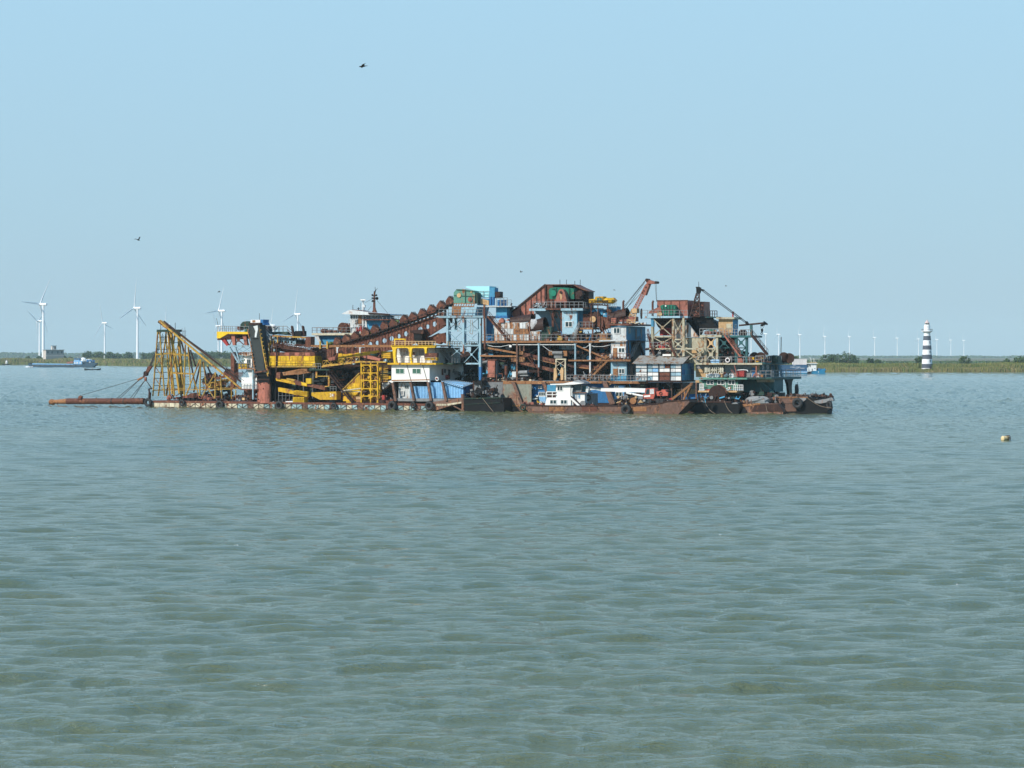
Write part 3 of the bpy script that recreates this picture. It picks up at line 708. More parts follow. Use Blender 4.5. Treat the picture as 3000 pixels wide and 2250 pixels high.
# --- tower with yellow walkway
m().poly([(700, 370), (1185, 375), (1185, 410), (862, 406), (748, 472), (700, 472)], 0, 0.35).put('walkway_fascia', yelc, A)
m().poly([(700, 370), (1185, 375), (1185, 390), (700, 390)], 0.4, 6).put('walkway_deck', drus, A)
m().poly([(740, 395), (1185, 395), (1185, 480), (745, 500), (705, 500)], 6.5, 0.5).put('rear_fascia', drus, A)
tile('B')
m().rail((710, 335+35, 0.1), (1185, 340+35, 0.1), 1.1, 7).rail((760, 366, 6), (1180, 372, 6), 1.1, 7).put('walkway_railing', gry, A)
for a, b in ((770, 880), (930, 975), (1100, 1160)):
    m().poly([(a-15, 480 if a < 900 else 420), (a+45, 470 if a < 900 else 420), (b+5, 590), (b-30, 590)], 0.6, 0.5).put('red_bracket', pink if a > 900 else red, A)
m().xb(900, 430, 960, 570, 1, 0.16).xb(960, 430, 1110, 570, 1, 0.2, plate=0.35).xb(1110, 430, 1190, 570, 1, 0.18).put('red_cross_brace', rus, A)
k = m().bar((870, 590, 0.4), (1225, 590, 0.4), 0.3).bar((885, 595, 0.4), (1045, 860, 0.4), 0.34).bar((980, 600, 0.4), (1010, 700, 0.4), 0.3).bar((1010, 700, .4), (1060, 860, .4), 0.28)
k.xb(985, 600, 1100, 680, 0.5, 0.14).xb(1100, 600, 1220, 680, 0.5, 0.14).xb(990, 745, 1110, 850, 0.5, 0.22).bar((990, 795, 0.5), (1120, 795, 0.5), 0.25).bar((960, 700, 5), (1240, 690, 5), 0.3)
k.put('pale_truss', lbl, A)
m().box(940, 790, 985, 1100, 3, 1.0).bar((960, 680, 3), (955, 1240, 3), 0.9).put('rust_column', rus, A)
cb = m().box(1112, 745, 1235, 920, 0.6, 3.5).put('upper_cabin', wht, A)
m().poly([(1010, 715), (1080, 680), (1235, 680), (1235, 725), (1140, 740)], -0.2, 4).put('cabin_roof', rusw, cb)
for i in range(9): m().bar((1025+i*26, 717, -0.25), (1060+i*20, 682, -0.25), 0.10).put('roof_batten', rus, cb)
window(cb, 1160, 790, 1215, 880, 0.6, gry)
m().box(1025, 856, 1150, 930, -0.2, 2).put('yellow_locker', yelc, A)
m().torus((1083, 890, -0.25), 0.42, 0.05, (0, 1, 0)).bar((1063, 890, -0.25), (1103, 890, -0.25), 0.05).bar((1083, 868, -0.25), (1083, 912, -0.25), 0.05).put('ring_mark', rope, A)
m().box(1020, 930, 1272, 944, -0.4, 4.5).put('cabin_deck', orus, A)
m().rail((1025, 930, -0.35), (1265, 930, -0.35), 1.05, 5).put('cabin_railing', gry, A)
m().poly([(1160, 950), (1262, 950), (1300, 1062), (1205, 1095)], 0.4, 3).put('funnel_trunk', owht, A)
lc = m().box(1075, 1068, 1308, 1240, 0.3, 4).put('lower_cabin', wht, A)
m().box(1065, 1240, 1320, 1258, 0, 4.6).put('cabin_sill', rus, A)
m().rail((1080, 1240, -0.1), (1300, 1240, -0.1), 1.0, 5).put('cabin_railing', gry, A)
m().torus((1295, 1080, 0), 0.55, 0.09, (0, 1, 0)).put('curved_pipe', gry, A)
m().xb(1075, 960, 1160, 1060, 0.8, 0.15).xb(1000, 1060, 1075, 1200, 1.5, 0.15).bar((1155, 944, 0.3), (1155, 1070, 0.3), 0.1).bar((1254, 944, 0), (1254, 1400, 0), 0.28).put('light_brace', lbl, A)
k = m().poly([(1110, 1258), (1300, 1258), (1290, 1300), (1180, 1400), (1120, 1400)], 2, 0.6).ladder((1180, 1430, 0), (1250, 1260, 0)).ladder((1250, 1400, 0.5), (1330, 1300, 0.5))
k.put('lower_frame', rus, A)
m().box(1085, 1375, 1122, 1412, 0.4, 0.6).put('pale_box', tan, A)
# gearbox group at the top
m().poly([(1057, 262), (1095, 222), (1160, 212), (1208, 222), (1208, 300), (1160, 340), (1060, 300)], 0.4, 2.2).put('gearbox', dgr, A)
m().box(1010, 295, 1060, 340, 0.6, 1.5).put('motor', rus, A)
m().disc(1035, 320, 0.2, 0.45, 1.2).put('motor_drum', rus, A)
m().box(1130, 300, 1190, 375, 0.6, 2).put('gearbox_stand', grn, A)
hd = m().box(1212, 192, 1360, 236, -0.6, 2.5).put('chute_hood', wht, A)
m().box(1240, 197, 1285, 230, -0.64, 0.04).put('rust_patch', orus, hd)
m().poly([(1362, 187), (1405, 187), (1402, 235), (1416, 268), (1392, 272), (1362, 236)], -0.5, 2).put('blue_hood', dbl, A)
m().bar((1348, 190, 0), (1348, 95, 0), 0.07).bar((738, 360, 1), (695, 170, 1), 0.06).put('whip_aerial', rope, A)
# chute
ch = m().poly([(1185, 330), (1195, 262), (1350, 262), (1372, 480), (1432, 985), (1295, 990), (1215, 500)], -1.0, 2.0).put('discharge_chute', chute, A)
m().poly([(1180, 240), (1362, 236), (1358, 262), (1190, 268)], -1.2, 2.3).put('chute_lip', drus, ch)
m().box(1238, 470, 1330, 484, -1.1, 0.1).put('chute_seam', blk, ch)
m().poly([(1255, 290), (1320, 275), (1325, 330), (1300, 460), (1275, 455), (1285, 360)], -1.03, 0.03).put('mud_stain', owht, ch)
m().bar((1280, 992, -1.2), (1450, 968, -1.2), 0.28).put('chute_foot_beam', rus, ch)
k = m().line([(1165, 330, -1.2), (1215, 560, -1.2), (1245, 760, -1.2), (1282, 990, -1.2)], 0.16); 
for i in range(11): k.bar((1168+i*11.2, 345+i*60, -1.25), (1182+i*11.2, 343+i*60, -1.25), 0.14)
k.put('chute_flange', orus, ch)
k = m().line([(1345, 310, -0.9), (1400, 640, -0.9), (1478, 1050, -0.9)], 0.2)
for i in range(12): x = 1350+i*10.6; y = 350+i*60; k.bar((x-2, y, -0.9), (x+26, y-6, -0.9), 0.14)
k.line([(1370, 310, -0.2), (1425, 640, -0.2), (1490, 1020, -0.2)], 0.12)
k.put('chute_ladder', och, ch)
m().poly([(1300, 990), (1445, 990), (1482, 1052), (1310, 1048)], -0.8, 2.2).put('black_hopper', blk, A)
m().box(1322, 1045, 1502, 1142, -0.4, 3).put('black_tank', blk, A)
m().bar((1315, 1100, -0.5), (1500, 1100, -0.5), 0.2).bar((1285, 1040, -0.4), (1330, 1060, -0.4), 0.5, None, 8).put('tank_pipe', drus, A)
# red hexagonal column
cc = G(1420, 1300, 1.2); z1 = Zp(1142, 1420, 0); z0 = Zp(1458, 1420, 0)
k = m(); pts = [(1310, 0.9), (1345, 0), (1430, -0.5), (1500, 0), (1532, 1.2), (1532, 3), (1310, 3)]
P = [Vector((U(x, v), v, z0)) for x, v in pts]; n = len(P)
k.add(P+[Vector((p.x, p.y, z1)) for p in P], [tuple(range(n-1, -1, -1)), tuple(range(n, 2*n))]+[(i, (i+1) % n, (i+1) % n+n, i+n) for i in range(n)])
rc = k.put('red_support_column', pink, A)
for x, y in ((1340, 1155), (1415, 1152), (1480, 1155), (1405, 1238), (1330, 1400), (1515, 1300)): m().disc(x, y, -0.55, 0.12, 0.2, 8).put('bolt_hole', blk, rc)
# platform right of the chute
m().poly([(1480, 375), (1775, 372), (1775, 405), (1700, 430), (1560, 420), (1480, 400)], 4, 5).put('rear_platform', dgr, A)
m().rail((1410, 372, 4), (1770, 372, 4), 1.15, 6).rail((1440, 372, 9), (1770, 372, 9), 1.1, 5).bar((1775, 300, 4), (1860, 375, 4), 0.08).bar((1775, 340, 4), (1860, 430, 4), 0.2).put('platform_railing', gry, A)
m().disc(1450, 330, 4.4, 0.7, 1.2).box(1420, 335, 1480, 375, 4.5, 1.5).put('winch', drus, A)
m().blob((1570, 290, 5), 0.5, 0.5, 0.35).bar((1570, 295, 5), (1570, 372, 5), 0.25).poly([(1535, 300), (1610, 300), (1585, 345), (1560, 345)], 5, 0.6).put('lamp_head', owht, A)
m().stairs((1370, 330, 1), (1520, 500, 1), 0.9, 10).put('steep_stairs', gry, A)
m().bar((1555, 435, 1.5), (2074, 462, 1.5), 0.42, 0.3).bar((1520, 440, 1.4), (1520, 600, 1.4), 0.3).bar((1625, 450, 1.4), (1628, 545, 1.4), 0.25).put('ochre_beam', och, A)
m().truss((1480, 560, 2), (1640, 530, 2), 1.6, 5, 0.12, 2).truss((1640, 540, 2.2), (1900, 560, 2.2), 1.6, 6, 0.12, 2).truss((1380, 480, 2.6), (1520, 610, 2.6), 1.2, 6, 0.12).put('lattice_girder', lbl, A)
m().box(1885, 360, 1985, 440, 2, 1.8).put('black_bin', blk, A)
m().box(1880, 500, 1990, 590, 2.5, 2).put('black_bin', blk, A)
for x in (1845, 2010): m().line([(x, 355, 2), (x+10, 300, 2), (x-12, 292, 2)], 0.4, 8).bar((x, 300, 2), (x+25, 440, 2), 0.4).put('exhaust_bend', drus, A)
m().box(2040, 495, 2074, 590, 3, 1).put('red_post', rus, A)
m().box(1500, 635, 1580, 668, 1.2, 1).put('pale_blue_box', lbl, A)
clutter(A, 'chute_side_machinery', 1400, 430, 1650, 900, 1.5, 5, 120, [blk, drus, gry, lbl, drus], 29, 0.8)
clutter(A, 'girder_machinery', 1650, 470, 2060, 560, 2, 5, 60, [blk, drus, gry], 30, 0.8)
# rebar drum and yellow tank
p = src(1620, 620); tile('C'); q = src(285, 850); tile('S')
k = m(); pa = G(p[0], 1015, 3.2); qa = G(q[0]+2, 1031, 3.2)
for i in range(14):
    a = math.pi*i/13; o = Vector((0, -2.2*math.cos(a), 1.15*math.sin(a))); k.bar(pa+o, qa+o, 0.07)
for i in range(10):
    c = pa.lerp(qa, i/9)
    for j in range(13):
        a, b = math.pi*j/13, math.pi*(j+1)/13
        k.bar(c+Vector((0, -2.2*math.cos(a), 1.15*math.sin(a))), c+Vector((0, -2.2*math.cos(b), 1.15*math.sin(b))), 0.08)
k.put('screen_drum_bars', rus, A)
m().tube(pa+Vector((0, 0, -0.1)), qa+Vector((0, 0, -0.6)), 0.75, 0.1, 16).put('screen_drum', drus, A)
tile('B')
bx = (src(1480, 0)[0]); tile('C'); ex = src(262, 0)[0]; tile('S')
yt = m().box(bx, 1042.8, ex, 1072, 0.5, 5).put('yellow_tank', yel, A)
m().box(bx, 1032, ex, 1042.6, 0.7, 4.5).put('tank_rim', rus, A)
panels(A, 'tank_panel', bx+4, 1043.5, ex, 1071.5, 8, 2, 0.48, [yelc, yelc, yel], 0.09, 0.07)
panels(A, 'rim_plate', bx+4, 1032.5, ex, 1042.4, 9, 1, 0.68, [rus, pink], 0.08, 0.05)
m().bar((bx, 1074.5, 0.2), (ex+6, 1074.5, 0.2), 0.25, 0.2).rail((bx+22, 1073.5, -0.1), (ex, 1073.5, -0.1), 1.0, 8, 0.06).put('tank_ledge', och, A)
m().box(bx-4, 1074, ex, 1078, 1, 6).put('tank_floor', drus, A)
tile('B')
for i in range(7): m().bar((1475+i*18, 560+random.uniform(-60, 40), 0.3+i*0.2), (1480+i*18, 900, 0.3+i*0.2), 0.2, None, 6).put('vertical_pipe', [drus, och, blk, rus][i % 4], A)
# dark core and machinery below the tank
m().box(1526, 905, 1600, 1470, 1.0, 3).put('black_column', blk, A)
m().bar((1515, 900, 0.2), (1515, 1470, 0.2), 0.3).bar((1610, 560, 0.2), (1606, 990, 0.2), 0.25).put('pillar', drus, A)
tile('C')
m().box(-10, 1075, 560, 1495, 7, 1.0).put('added_dark_backing', blk, A)  # added back wall that keeps the gaps between the machinery dark
tile('B'); m().box(1560, 900, 2080, 1470, 6.5, 0.5).put('added_dark_backing', blk, A); tile('C')  # added black wall closing the gaps below the tank to darkness
m().box(-10, 1060, 200, 1072, 2, 5).put('mezzanine', drus, A)
m().box(260, 860, 400, 1075, 3, 4).put('engine_casing', blk, A)
m().disc(370, 905, 1.6, 0.75, 1.2).torus((370, 905, 1.55), 0.72, 0.08).put('flywheel', drus, A)
clutter(A, 'engine_room_machinery', 0, 1110, 640, 1480, 3, 6.5, 120, [drus, blk, dgr, rus, gry], 21, 1.2)
tile('B')
m().poly([(1605, 985), (1668, 990), (1655, 1088), (1598, 1080)], 0.2, 1).put('conveyor_end', rus, A)
for pts, mt in (([(1693, 990), (1920, 945), (2074, 915), (2074, 990), (1890, 1022), (1712, 1036)], orus), ([(1595, 1080), (1720, 1095), (1895, 1140), (2074, 1165), (2074, 1205), (1880, 1175), (1600, 1115)], yel),
                ([(1755, 1078), (1880, 1100), (1880, 1125), (1760, 1100)], och), ([(1630, 1218), (1755, 1240), (1905, 1290), (1905, 1330), (1635, 1280)], yel), ([(1895, 1262), (2074, 1285), (2074, 1360), (1905, 1330)], yelc)):
    m().poly(pts, 0.5, 0.7).put('conveyor_side', mt, A)
m().poly([(1890, 1138), (1985, 1145), (1985, 1190), (1890, 1176)], 0.42, 0.1).put('rust_patch', rus, A)
m().box(1856, 1370, 2020, 1460, 0.2, 1.2).put('yellow_box', yelc, A)
m().pipe((1750, 1440, 0.3), (1855, 1440, 0.3), 0.13).put('white_pipe', wht, A)
clutter(A, 'deck_scrap', 1540, 1400, 2070, 1480, 0.3, 3, 50, [drus, blk, gry, rus], 22, 0.8)
m().rail((1640, 1440, 0.6), (1860, 1440, 0.6), 2.6, 4, 0.07).put('low_frame', gry, A)
tile('C')
for pts, mt in (([(0, 1110), (90, 1085), (195, 1125), (60, 1150), (0, 1150)], orus), ([(0, 1215), (180, 1262), (380, 1290), (384, 1342), (200, 1300), (0, 1255)], rus), ([(0, 1345), (162, 1360), (162, 1408), (0, 1395)], yel)):
    m().poly(pts, 0.5, 0.7).put('conveyor_side', mt, A)
m().poly([(90, 1240), (160, 1256), (160, 1292), (90, 1272)], 0.45, 0.1).put('yellow_patch', yelc, A)
m().box(150, 1196, 215, 1262, 0.2, 0.8).put('yellow_box', yelc, A)
m().box(0, 1424, 126, 1500, 0.2, 1.4).put('yellow_box', yelc, A)
yb = m().poly([(218, 1368), (522, 1355), (522, 1456), (320, 1456), (218, 1408)], 0.2, 1.6).put('yellow_hopper', yel, A)
textobj('24', 'painted_number', 0.95, wht, yb, 462, 1403, 0.17, 0.01)
m().rail((445, 1350, 0.3), (518, 1350, 0.3), 0.9, 2).bar((405, 1100, 1), (405, 1200, 1), 0.12).bar((238, 1130, 0.6), (232, 1440, 0.6), 0.1).bar((55, 1150, 0.6), (55, 1240, 0.6), 0.1).bar((120, 1140, .6), (120, 1400, .6), .1).put('thin_frame', gry, A)
m().box(265, 1110, 285, 1190, 0.6, 0.3).box(418, 1180, 436, 1290, 0.6, 0.3).bar((290, 1170, 0.5), (440, 1170, 0.5), 0.15).bar((340, 1300, .6), (436, 1290, .6), .2).put('yellow_post', och, A)
m().box(185, 1083, 430, 1100, 0.2, 5).put('dark_mezzanine', dgr, A)
m().rail((240, 1083, 0.2), (330, 1083, 0.2), 1.1, 3, 0.08).put('mezzanine_railing', gry, A)
# walkway bridge, stairs
m().bar((345, 1055, 0), (820, 995, 0), 0.3, 0.25).bar((820, 995, 0), (1125, 998, 0), 0.25).truss((355, 1040, 0.1), (800, 985, 0.1), 0.95, 9, 0.085).bar((355, 1040, 1.6), (820, 985, 1.6), 0.2).put('sloping_walkway', och, A)
m().box(345, 1055, 700, 1075, 0.8, 5).put('walkway_underdeck', drus, A)
m().stairs((430, 1150, -0.2), (712, 1492, -0.2), 0.9, 16, 0.14).put('deck_stairs', drus, A)
m().poly([(545, 905), (655, 900), (1035, 855), (1040, 880), (900, 915), (655, 938), (600, 940), (545, 930)], 1.5, 0.8).put('yellow_jib', yel, A)
m().poly([(545, 895), (590, 895), (600, 1010), (560, 1025), (535, 1000)], 1.4, 1.2).put('jib_foot', yel, A)
m().poly([(838, 922), (905, 918), (1055, 958), (1045, 985), (860, 950)], 0.6, 1.0).put('red_guard', pink, A)
m().blob((967, 905, 2.2), 0.95, 0.8, 0.42, jit=0.1).put('green_tarpaulin', pgrn, A)
k = m().bar((1080, 868, 2), (1172, 868, 2), 0.3)
m().box(1070, 868, 1178, 955, 1.6, 2.5).put('yellow_drum_casing', yel, A)
for i in range(4): m().bar((1070, 882+i*22, 1.55), (1178, 882+i*22, 1.55), 0.08).put('casing_rib', och, A)
m().xb(600, 1000, 800, 940, 0.9, 0.12).xb(800, 930, 1050, 990, 0.8, 0.12).line([(1050, 830, 1), (1055, 900, 1), (1010, 960, 1)], 0.14).put('rod_bracing', rus, A)
clutter(A, 'machinery', 560, 960, 1150, 1010, 1, 4, 60, [drus, rus, och, dgr, lbl], 23, 0.8)
# yellow lattice tower
k = m()
for x in (820, 935, 1020): k.box(x-6, 1008, x+6, 1490, -0.2, 0.3)
for x in (850, 1045): k.box(x-5, 1020, x+5, 1480, 2.6, 0.3)
for y in (1035, 1130, 1222, 1322, 1412): k.box(812, y-5, 1030, y+5, -0.22, 0.3)
for y in (1035, 1130, 1222, 1322, 1412):
    for x in (820, 935): k.poly([(x+8, y+7), (x+26, y+7), (x+8, y+24)], -0.15, 0.2).poly([(x+(92 if x < 900 else 70), y+7), (x+(107 if x < 900 else 77), y+7), (x+(107 if x < 900 else 77), y+32)], -0.15, 0.2)
k.put('tower_frame', yel, A)
m().xb(830, 1040, 925, 1125, 1, 0.12).xb(830, 1230, 925, 1315, 1, 0.12).xb(940, 1045, 1015, 1125, 1, 0.1).xb(940, 1135, 1015, 1215, 1, 0.1).xb(940, 1235, 1015, 1315, 1, 0.1).xb(940, 1330, 1015, 1405, 1, 0.1).put('tower_brace', och, A)
m().poly([(808, 1125), (640, 1300), (600, 1345), (600, 1410), (808, 1410)], 2.6, 0.4).put('yellow_wall', yel, A)
panels(A, 'wall_panel', 655, 1255, 808, 1400, 3, 3, 2.58, [yel, yelc], 0.06, 0.05, skip=((0, 2),))
m().poly([(600, 1412), (752, 1415), (752, 1473), (600, 1473)], 1.4, 1).put('yellow_apron', yel, A)
m().pipe((600, 1336, 0.2), (806, 1130, 0.2), 0.19).put('diagonal_pipe', och, A)
m().pipe((605, 1347, 0.1), (816, 1320, 0.1), 0.14).bar((605, 1358, 0.5), (816, 1358, 0.5), 0.15).put('pale_pipe', hulw, A)
for a, b, mt in ((757, 1418, tan), (757, 1455, orus), (640, 1475, yel)): m().box(a, b, a+62, b+33, 0.5, 1).put('crate', mt, A)
m().box(560, 1075, 1000, 1490, 9, 0.5).put('added_dark_backing', blk, A)  # added black wall for a dark interior behind the yellow tower
m().box(860, 1040, 1060, 1480, 5, 0.5).put('machine_casing', och, A)
clutter(A, 'tower_machinery', 850, 1040, 1120, 1480, 2, 5, 90, [och, rus, yel, drus], 24, 0.9)
k = m()
for i in range(10): y = 1040+i*22; k.bar((1060, y, 1), (1150, y+random.uniform(-8, 8), 1), 0.12)
k.put('coiled_hose', och, A)
m().box(1070, 1110, 1180, 1145, 1.8, 1.5).put('green_box', dgr, A)
m().poly([(1080, 1160), (1180, 1170), (1180, 1205), (1080, 1205)], 1.2, 1).put('yellow_drum', yel, A)
m().poly([(1075, 1250), (1185, 1220), (1200, 1240), (1085, 1330)], 3, 1).put('bent_plate', owht, A)
m().box(1075, 1400, 1105, 1480, 0.4, 0.5).put('red_extinguisher_box', red, A)
# --- deckhouse at the right end
tile('D')
dh = m().box(186, 1062, 625, 1240, 0.2, 12.5).put('deckhouse', wht, A)
m().poly([(186, 1240), (625, 1240), (625, 1275), (610, 1262), (600, 1255), (205, 1255), (195, 1275), (150, 1250)], 0.18, 0.4).put('arched_skirt', wht, dh)
for x0 in (236, 428): window(dh, x0, 1104, x0+98, 1165, 0.2, owht, glassg)
m().poly([(186, 1236), (625, 1228), (625, 1240), (186, 1250)], 0.16, 0.04).put('rust_stain', orus, dh)
m().bar((362, 1062, 0.12), (415, 1260, 0.12), 0.07).bar((545, 1062, 0.12), (600, 1260, 0.12), 0.07).put('stay_wire', rope, dh)
uE = U(625, 0.2); zD = Zp(1235, 625, 0.2)
for v0 in (5.4, 8.6): swindow(dh, uE, v0, v0+0.8, zD+1.3, zD+2.1, gry)
m().ubox(uE, uE+0.06, 7.0, 7.7, zD+0.1, zD+2.0).put('door', blk, dh)
m().ubox(uE, uE+0.05, 4.6, 5.2, zD+0.9, zD+2.1).put('notice_board', rus, dh)
# balcony deck with yellow edge, upper house
m().box(140, 1040, 700, 1060, -0.6, 14).put('balcony_deck', yel, A)
zB = Zp(1040, 600, 0); uB = U(700, -0.6)
m().ubox(uB, uB+2.2, 2.0, 14.5, zB-0.3, zB).put('side_balcony', dgr, A)
m().rail((235, 1040, -0.5), (690, 1040, -0.5), 1.05, 9).rail(Vector((uB+2.1, 2, zB)), Vector((uB+2.1, 14.3, zB)), 1.1, 12).put('balcony_railing', gry, A)
uh = m().box(232, 862, 682, 1040, 1.6, 9.5).put('upper_house', owht, A)
m().poly([(248, 950), (300, 958), (310, 1000), (320, 955), (390, 950), (390, 1036), (250, 1036)], 1.5, 0.08).put('white_rail_cover', wht, uh)
m().poly([(440, 960), (560, 950), (575, 1036), (440, 1036)], 1.45, 0.08).put('white_rail_cover', wht, uh)
m().box(355, 900, 372, 935, 1.52, 0.08).box(500, 895, 560, 1036, 1.5, 0.08).put('door', gry, uh)
m().box(422, 905, 460, 968, 1.0, 0.4).put('electrical_box', owht, uh); m().box(428, 915, 455, 950, 0.96, 0.06).put('red_panel', rus, uh)
m().box(570, 925, 712, 975, -0.3, 0.6).put('rusty_awning', rus, A); m().box(570, 977, 712, 1012, -0.25, 0.6).put('yellow_panel', yel, A)
uU = U(682, 1.6); zU = Zp(1040, 682, 1.6)
m().ubox(uU, uU+0.06, 5.6, 6.4, zU, zU+2.0).put('door', blk, uh); swindow(uh, uU, 7.2, 7.9, zU+1.4, zU+2.1, gry)
m().poly([(176, 838), (700, 838), (685, 862), (600, 862), (592, 880), (590, 930), (572, 930), (566, 880), (555, 868), (432, 866), (420, 880), (412, 950), (425, 1040), (405, 1040), (388, 940), (382, 880), (365, 866), (250, 866), (235, 880), (230, 960), (245, 1040), (212, 1040), (200, 930), (195, 880)], -0.5, 0.5).put('yellow_arcade', yelc, A)
m().box(180, 834, 700, 842, -0.7, 12).put('roof_slab', yel, A)
uR2 = U(700, -0.7); zR = Zp(838, 690, 0)
m().ubox(uR2, uR2+1.6, 1, 14, zR-0.25, zR).put('roof_wing', drus, A)
m().rail((192, 834, -0.6), (695, 834, -0.6), 0.75, 13, 0.1).rail(Vector((uR2+1.5, 1, zR)), Vector((uR2+1.5, 13.8, zR)), 0.75, 14, 0.1).put('roof_railing', tan, A)
m().bar((225, 834, 1), (225, 765, 1), 0.2).bar((345, 834, 1), (345, 765, 1), 0.2).bar((218, 765, 1), (350, 765, 1), 0.22).put('roof_hoop', yelc, A)
m().stairs(Vector((uU+0.3, 3.4, zU+2.4)), Vector((uU+1.3, 5.8, zU-0.1)), 0.8, 9).put('side_stairs', gry, A)
# slanting fender legs
for a, b, c in ((183, 1268, 232), (392, 1265, 445), (592, 1262, 640), (758, 1258, 815)):
    m().poly([(a, b), (a+22, b), (c+12, 1478), (c-16, 1478)], -0.3, 0.5).put('fender_leg', hulr, A)
m().box(225, 1262, 1010, 1272, 5.0, 7).put('lower_deckhead', drus, A)
m().box(150, 1262, 700, 1450, 10, 0.5).put('added_dark_backing', drus, A)  # added wall that darkens the space under the deckhouse
lw = m().box(268, 1268, 422, 1452, 1.5, 9).put('lower_wall', owht, A)
window(lw, 340, 1300, 388, 1335, 1.5, gry); window(lw, 285, 1360, 330, 1416, 1.3, wht, gry, 1)
m().corr(402, 1310, 612, 1450, 1.2, 0.06, 0.62, 0.11).put('corrugated_wall', sbl, A)
m().corr(614, 1264, 790, 1450, 1.2, 0.06, 0.62, 0.11).put('corrugated_wall', sbl, A)
sh = m().corr(795, 1300, 1018, 1444, 0.9, 0.06, 0.62, 0.11).put('corrugated_wall', sbl, A)
zt = Zp(1252, 790, 0.9); u0 = U(780, .9); u1 = U(1024, .9); zt2 = Zp(1330, 1020, 0.9)
m().sheet([Vector((u0, 0.4, zt)), Vector((u1, 0.4, zt2+0.1)), Vector((u1+0.2, 4.5, zt2+0.9)), Vector((u0, 4.5, zt+0.2))], 0.1).put('shed_roof', sbl, A)
k = m()
for i in range(12): f = i/11; k.bar(Vector((u0+(u1-u0)*f, 0.35, zt+(zt2+.1-zt)*f+0.05)), Vector((u0+(u1+.2-u0)*f, 4.5, zt+.2+(zt2+.9-zt-.2)*f+0.05)), 0.12)
k.put('roof_rib', owht, A)
z0 = Zp(1444, 1020, 0.9)
m().ubox(u1-0.15, u1, 0.95, 4.4, z0, zt2+0.35).put('shed_end_wall', dbl, A)
m().poly([(788, 1256), (1018, 1296), (1018, 1312), (788, 1300)], 0.8, 0.1).put('eaves_board', sbl, A)
m().box(1150, 1285, 1210, 1340, 0, 1).put('pump_box', gry, A)
clutter(A, 'bow_machinery', 1000, 1380, 1200, 1440, 1, 4, 40, [blk, gry, drus], 26, 0.8)
clutter(A, 'balcony_clutter', 900, 1150, 1190, 1230, 9, 12, 40, [blk, dgr, gry, owht], 28, 0.8)
k = thing('red_bucket', 'small bright red bucket hanging on the balcony rail right of the white deckhouse', 'bucket', (812, 1228, 6))
m().disc(812, 1204, 6, 0.42, 0.8, 12).put('pail', red, k); m().torus((812, 1190, 6.3), 0.35, 0.03, (0, 1, 0)).put('handle', gry, k)
k = thing('life_ring', 'orange and white life ring lying on the ledge right of the white deckhouse', 'life ring', (712, 1238, 1))
m().torus((712, 1225, 1), 0.34, 0.1, (0, 1, 0.3)).put('ring', lifer, k); m().bar((702, 1212, 0.9), (708, 1222, 0.9), 0.2).put('orange_band', red, k)
# floating discharge pipe, its wires and blocks
tile('A')
pp = thing('dredge_pipe', 'long rusty dredge pipe with a rounded tip lying on the water left of the pontoon', 'pipe', (800, 1470, 1))
P1 = G(1520, 1428, 1); P0 = G(350, 1428, 1); PT = G(190, 1437, 1); PM = G(150, 1437, 1)
k = m(); k.bar(P1, P0, 1.28, None, 14); k.put('pipe_body', rus, pp, smooth=False)
k = m().tube(PT, P0, 0.45, 0.1, 14, r2=0.62); k.bar(G(140, 1437, 1), P0, 0.88, None, 12); k.put('pipe_nozzle', orus, pp)
m().blob((122, 1440, 1), 1.0, 0.65, 0.62, 12, 8, 0.06).put('rounded_tip', orus, pp)
for x in (75, 105, 150, 195): m().bar((x, 1460, 0.6), (x, 1482, 0.6), 0.15).put('cutter_tooth', drus, pp)
m().poly([(505, 1400), (522, 1345), (568, 1352), (552, 1410)], 0.3, 0.5).put('lifting_lug', rus, pp)
for x in (1010, 1200, 1330, 1420, 1480): m().tube(G(x, 1428, 1), G(x+22, 1428, 1), 0.69, 0.1, 14).put('pipe_flange', rus, pp)
m().bar((790, 1390, 0.9), (790, 1370, 0.9), 0.12).put('small_pin', drus, pp)
k = thing('hoisting_tackle', 'rusty block and tackle with wires from the lattice gantry down to the dredge pipe', 'tackle', (1540, 1030, 1))
m().poly([(1405, 1095), (1470, 1060), (1500, 1065), (1420, 1118)], 0.8, 0.4).put('lower_block', orus, k)
m().disc(1535, 1010, 0.8, 0.5, 0.5).torus((1535, 1010, 0.75), 0.48, 0.08).put('sheave', drus, k)
m().poly([(1565, 905), (1620, 885), (1630, 905), (1560, 1010), (1500, 1060), (1480, 1075), (1545, 960)], 0.9, 0.4).put('upper_block', rus, k)
m().poly([(1515, 1060), (1545, 1060), (1545, 1125), (1520, 1125)], 0.8, 0.3).put('pink_shackle', pink, k)
for a, b, c, d in ((540, 1345, 1410, 1092), (1095, 1390, 1430, 1110), (1145, 1388, 1432, 1115), (1300, 1390, 1518, 1120), (1345, 1388, 1522, 1120), (1640, 1240, 1545, 1110), (1620, 1230, 1548, 1115)):
    m().bar((a, b, 0.8), (c, d, 0.8), 0.085).put('wire', rope, k)
for i in range(4): m().bar((1595+i*8, 895, 0.9), (1800+i*7, 400+i*25, 1.5), 0.085).put('hoist_wire', rope, k)
for x in (1045, 1230): m().tube(G(x-10, 1428, 1), G(x, 1428, 1), 0.72, 0.08, 14).put('pipe_strop', rope, k)
tile('A')
lb = ['leftmost tyre fender on the pontoon corner beside the dredge pipe', 'tyre fender second from the left under the lattice gantry', 'tyre fender under the foot of the sloping yellow boom',
      'tyre fender just right of the red support column', 'small worn tyre fender under the number 24 hopper', 'big tyre fender at the left end of the white deckhouse', 'small tyre fender in the middle of the blue corrugated shed', 'big tyre fender right of the middle under the blue corrugated shed']
tile('S')
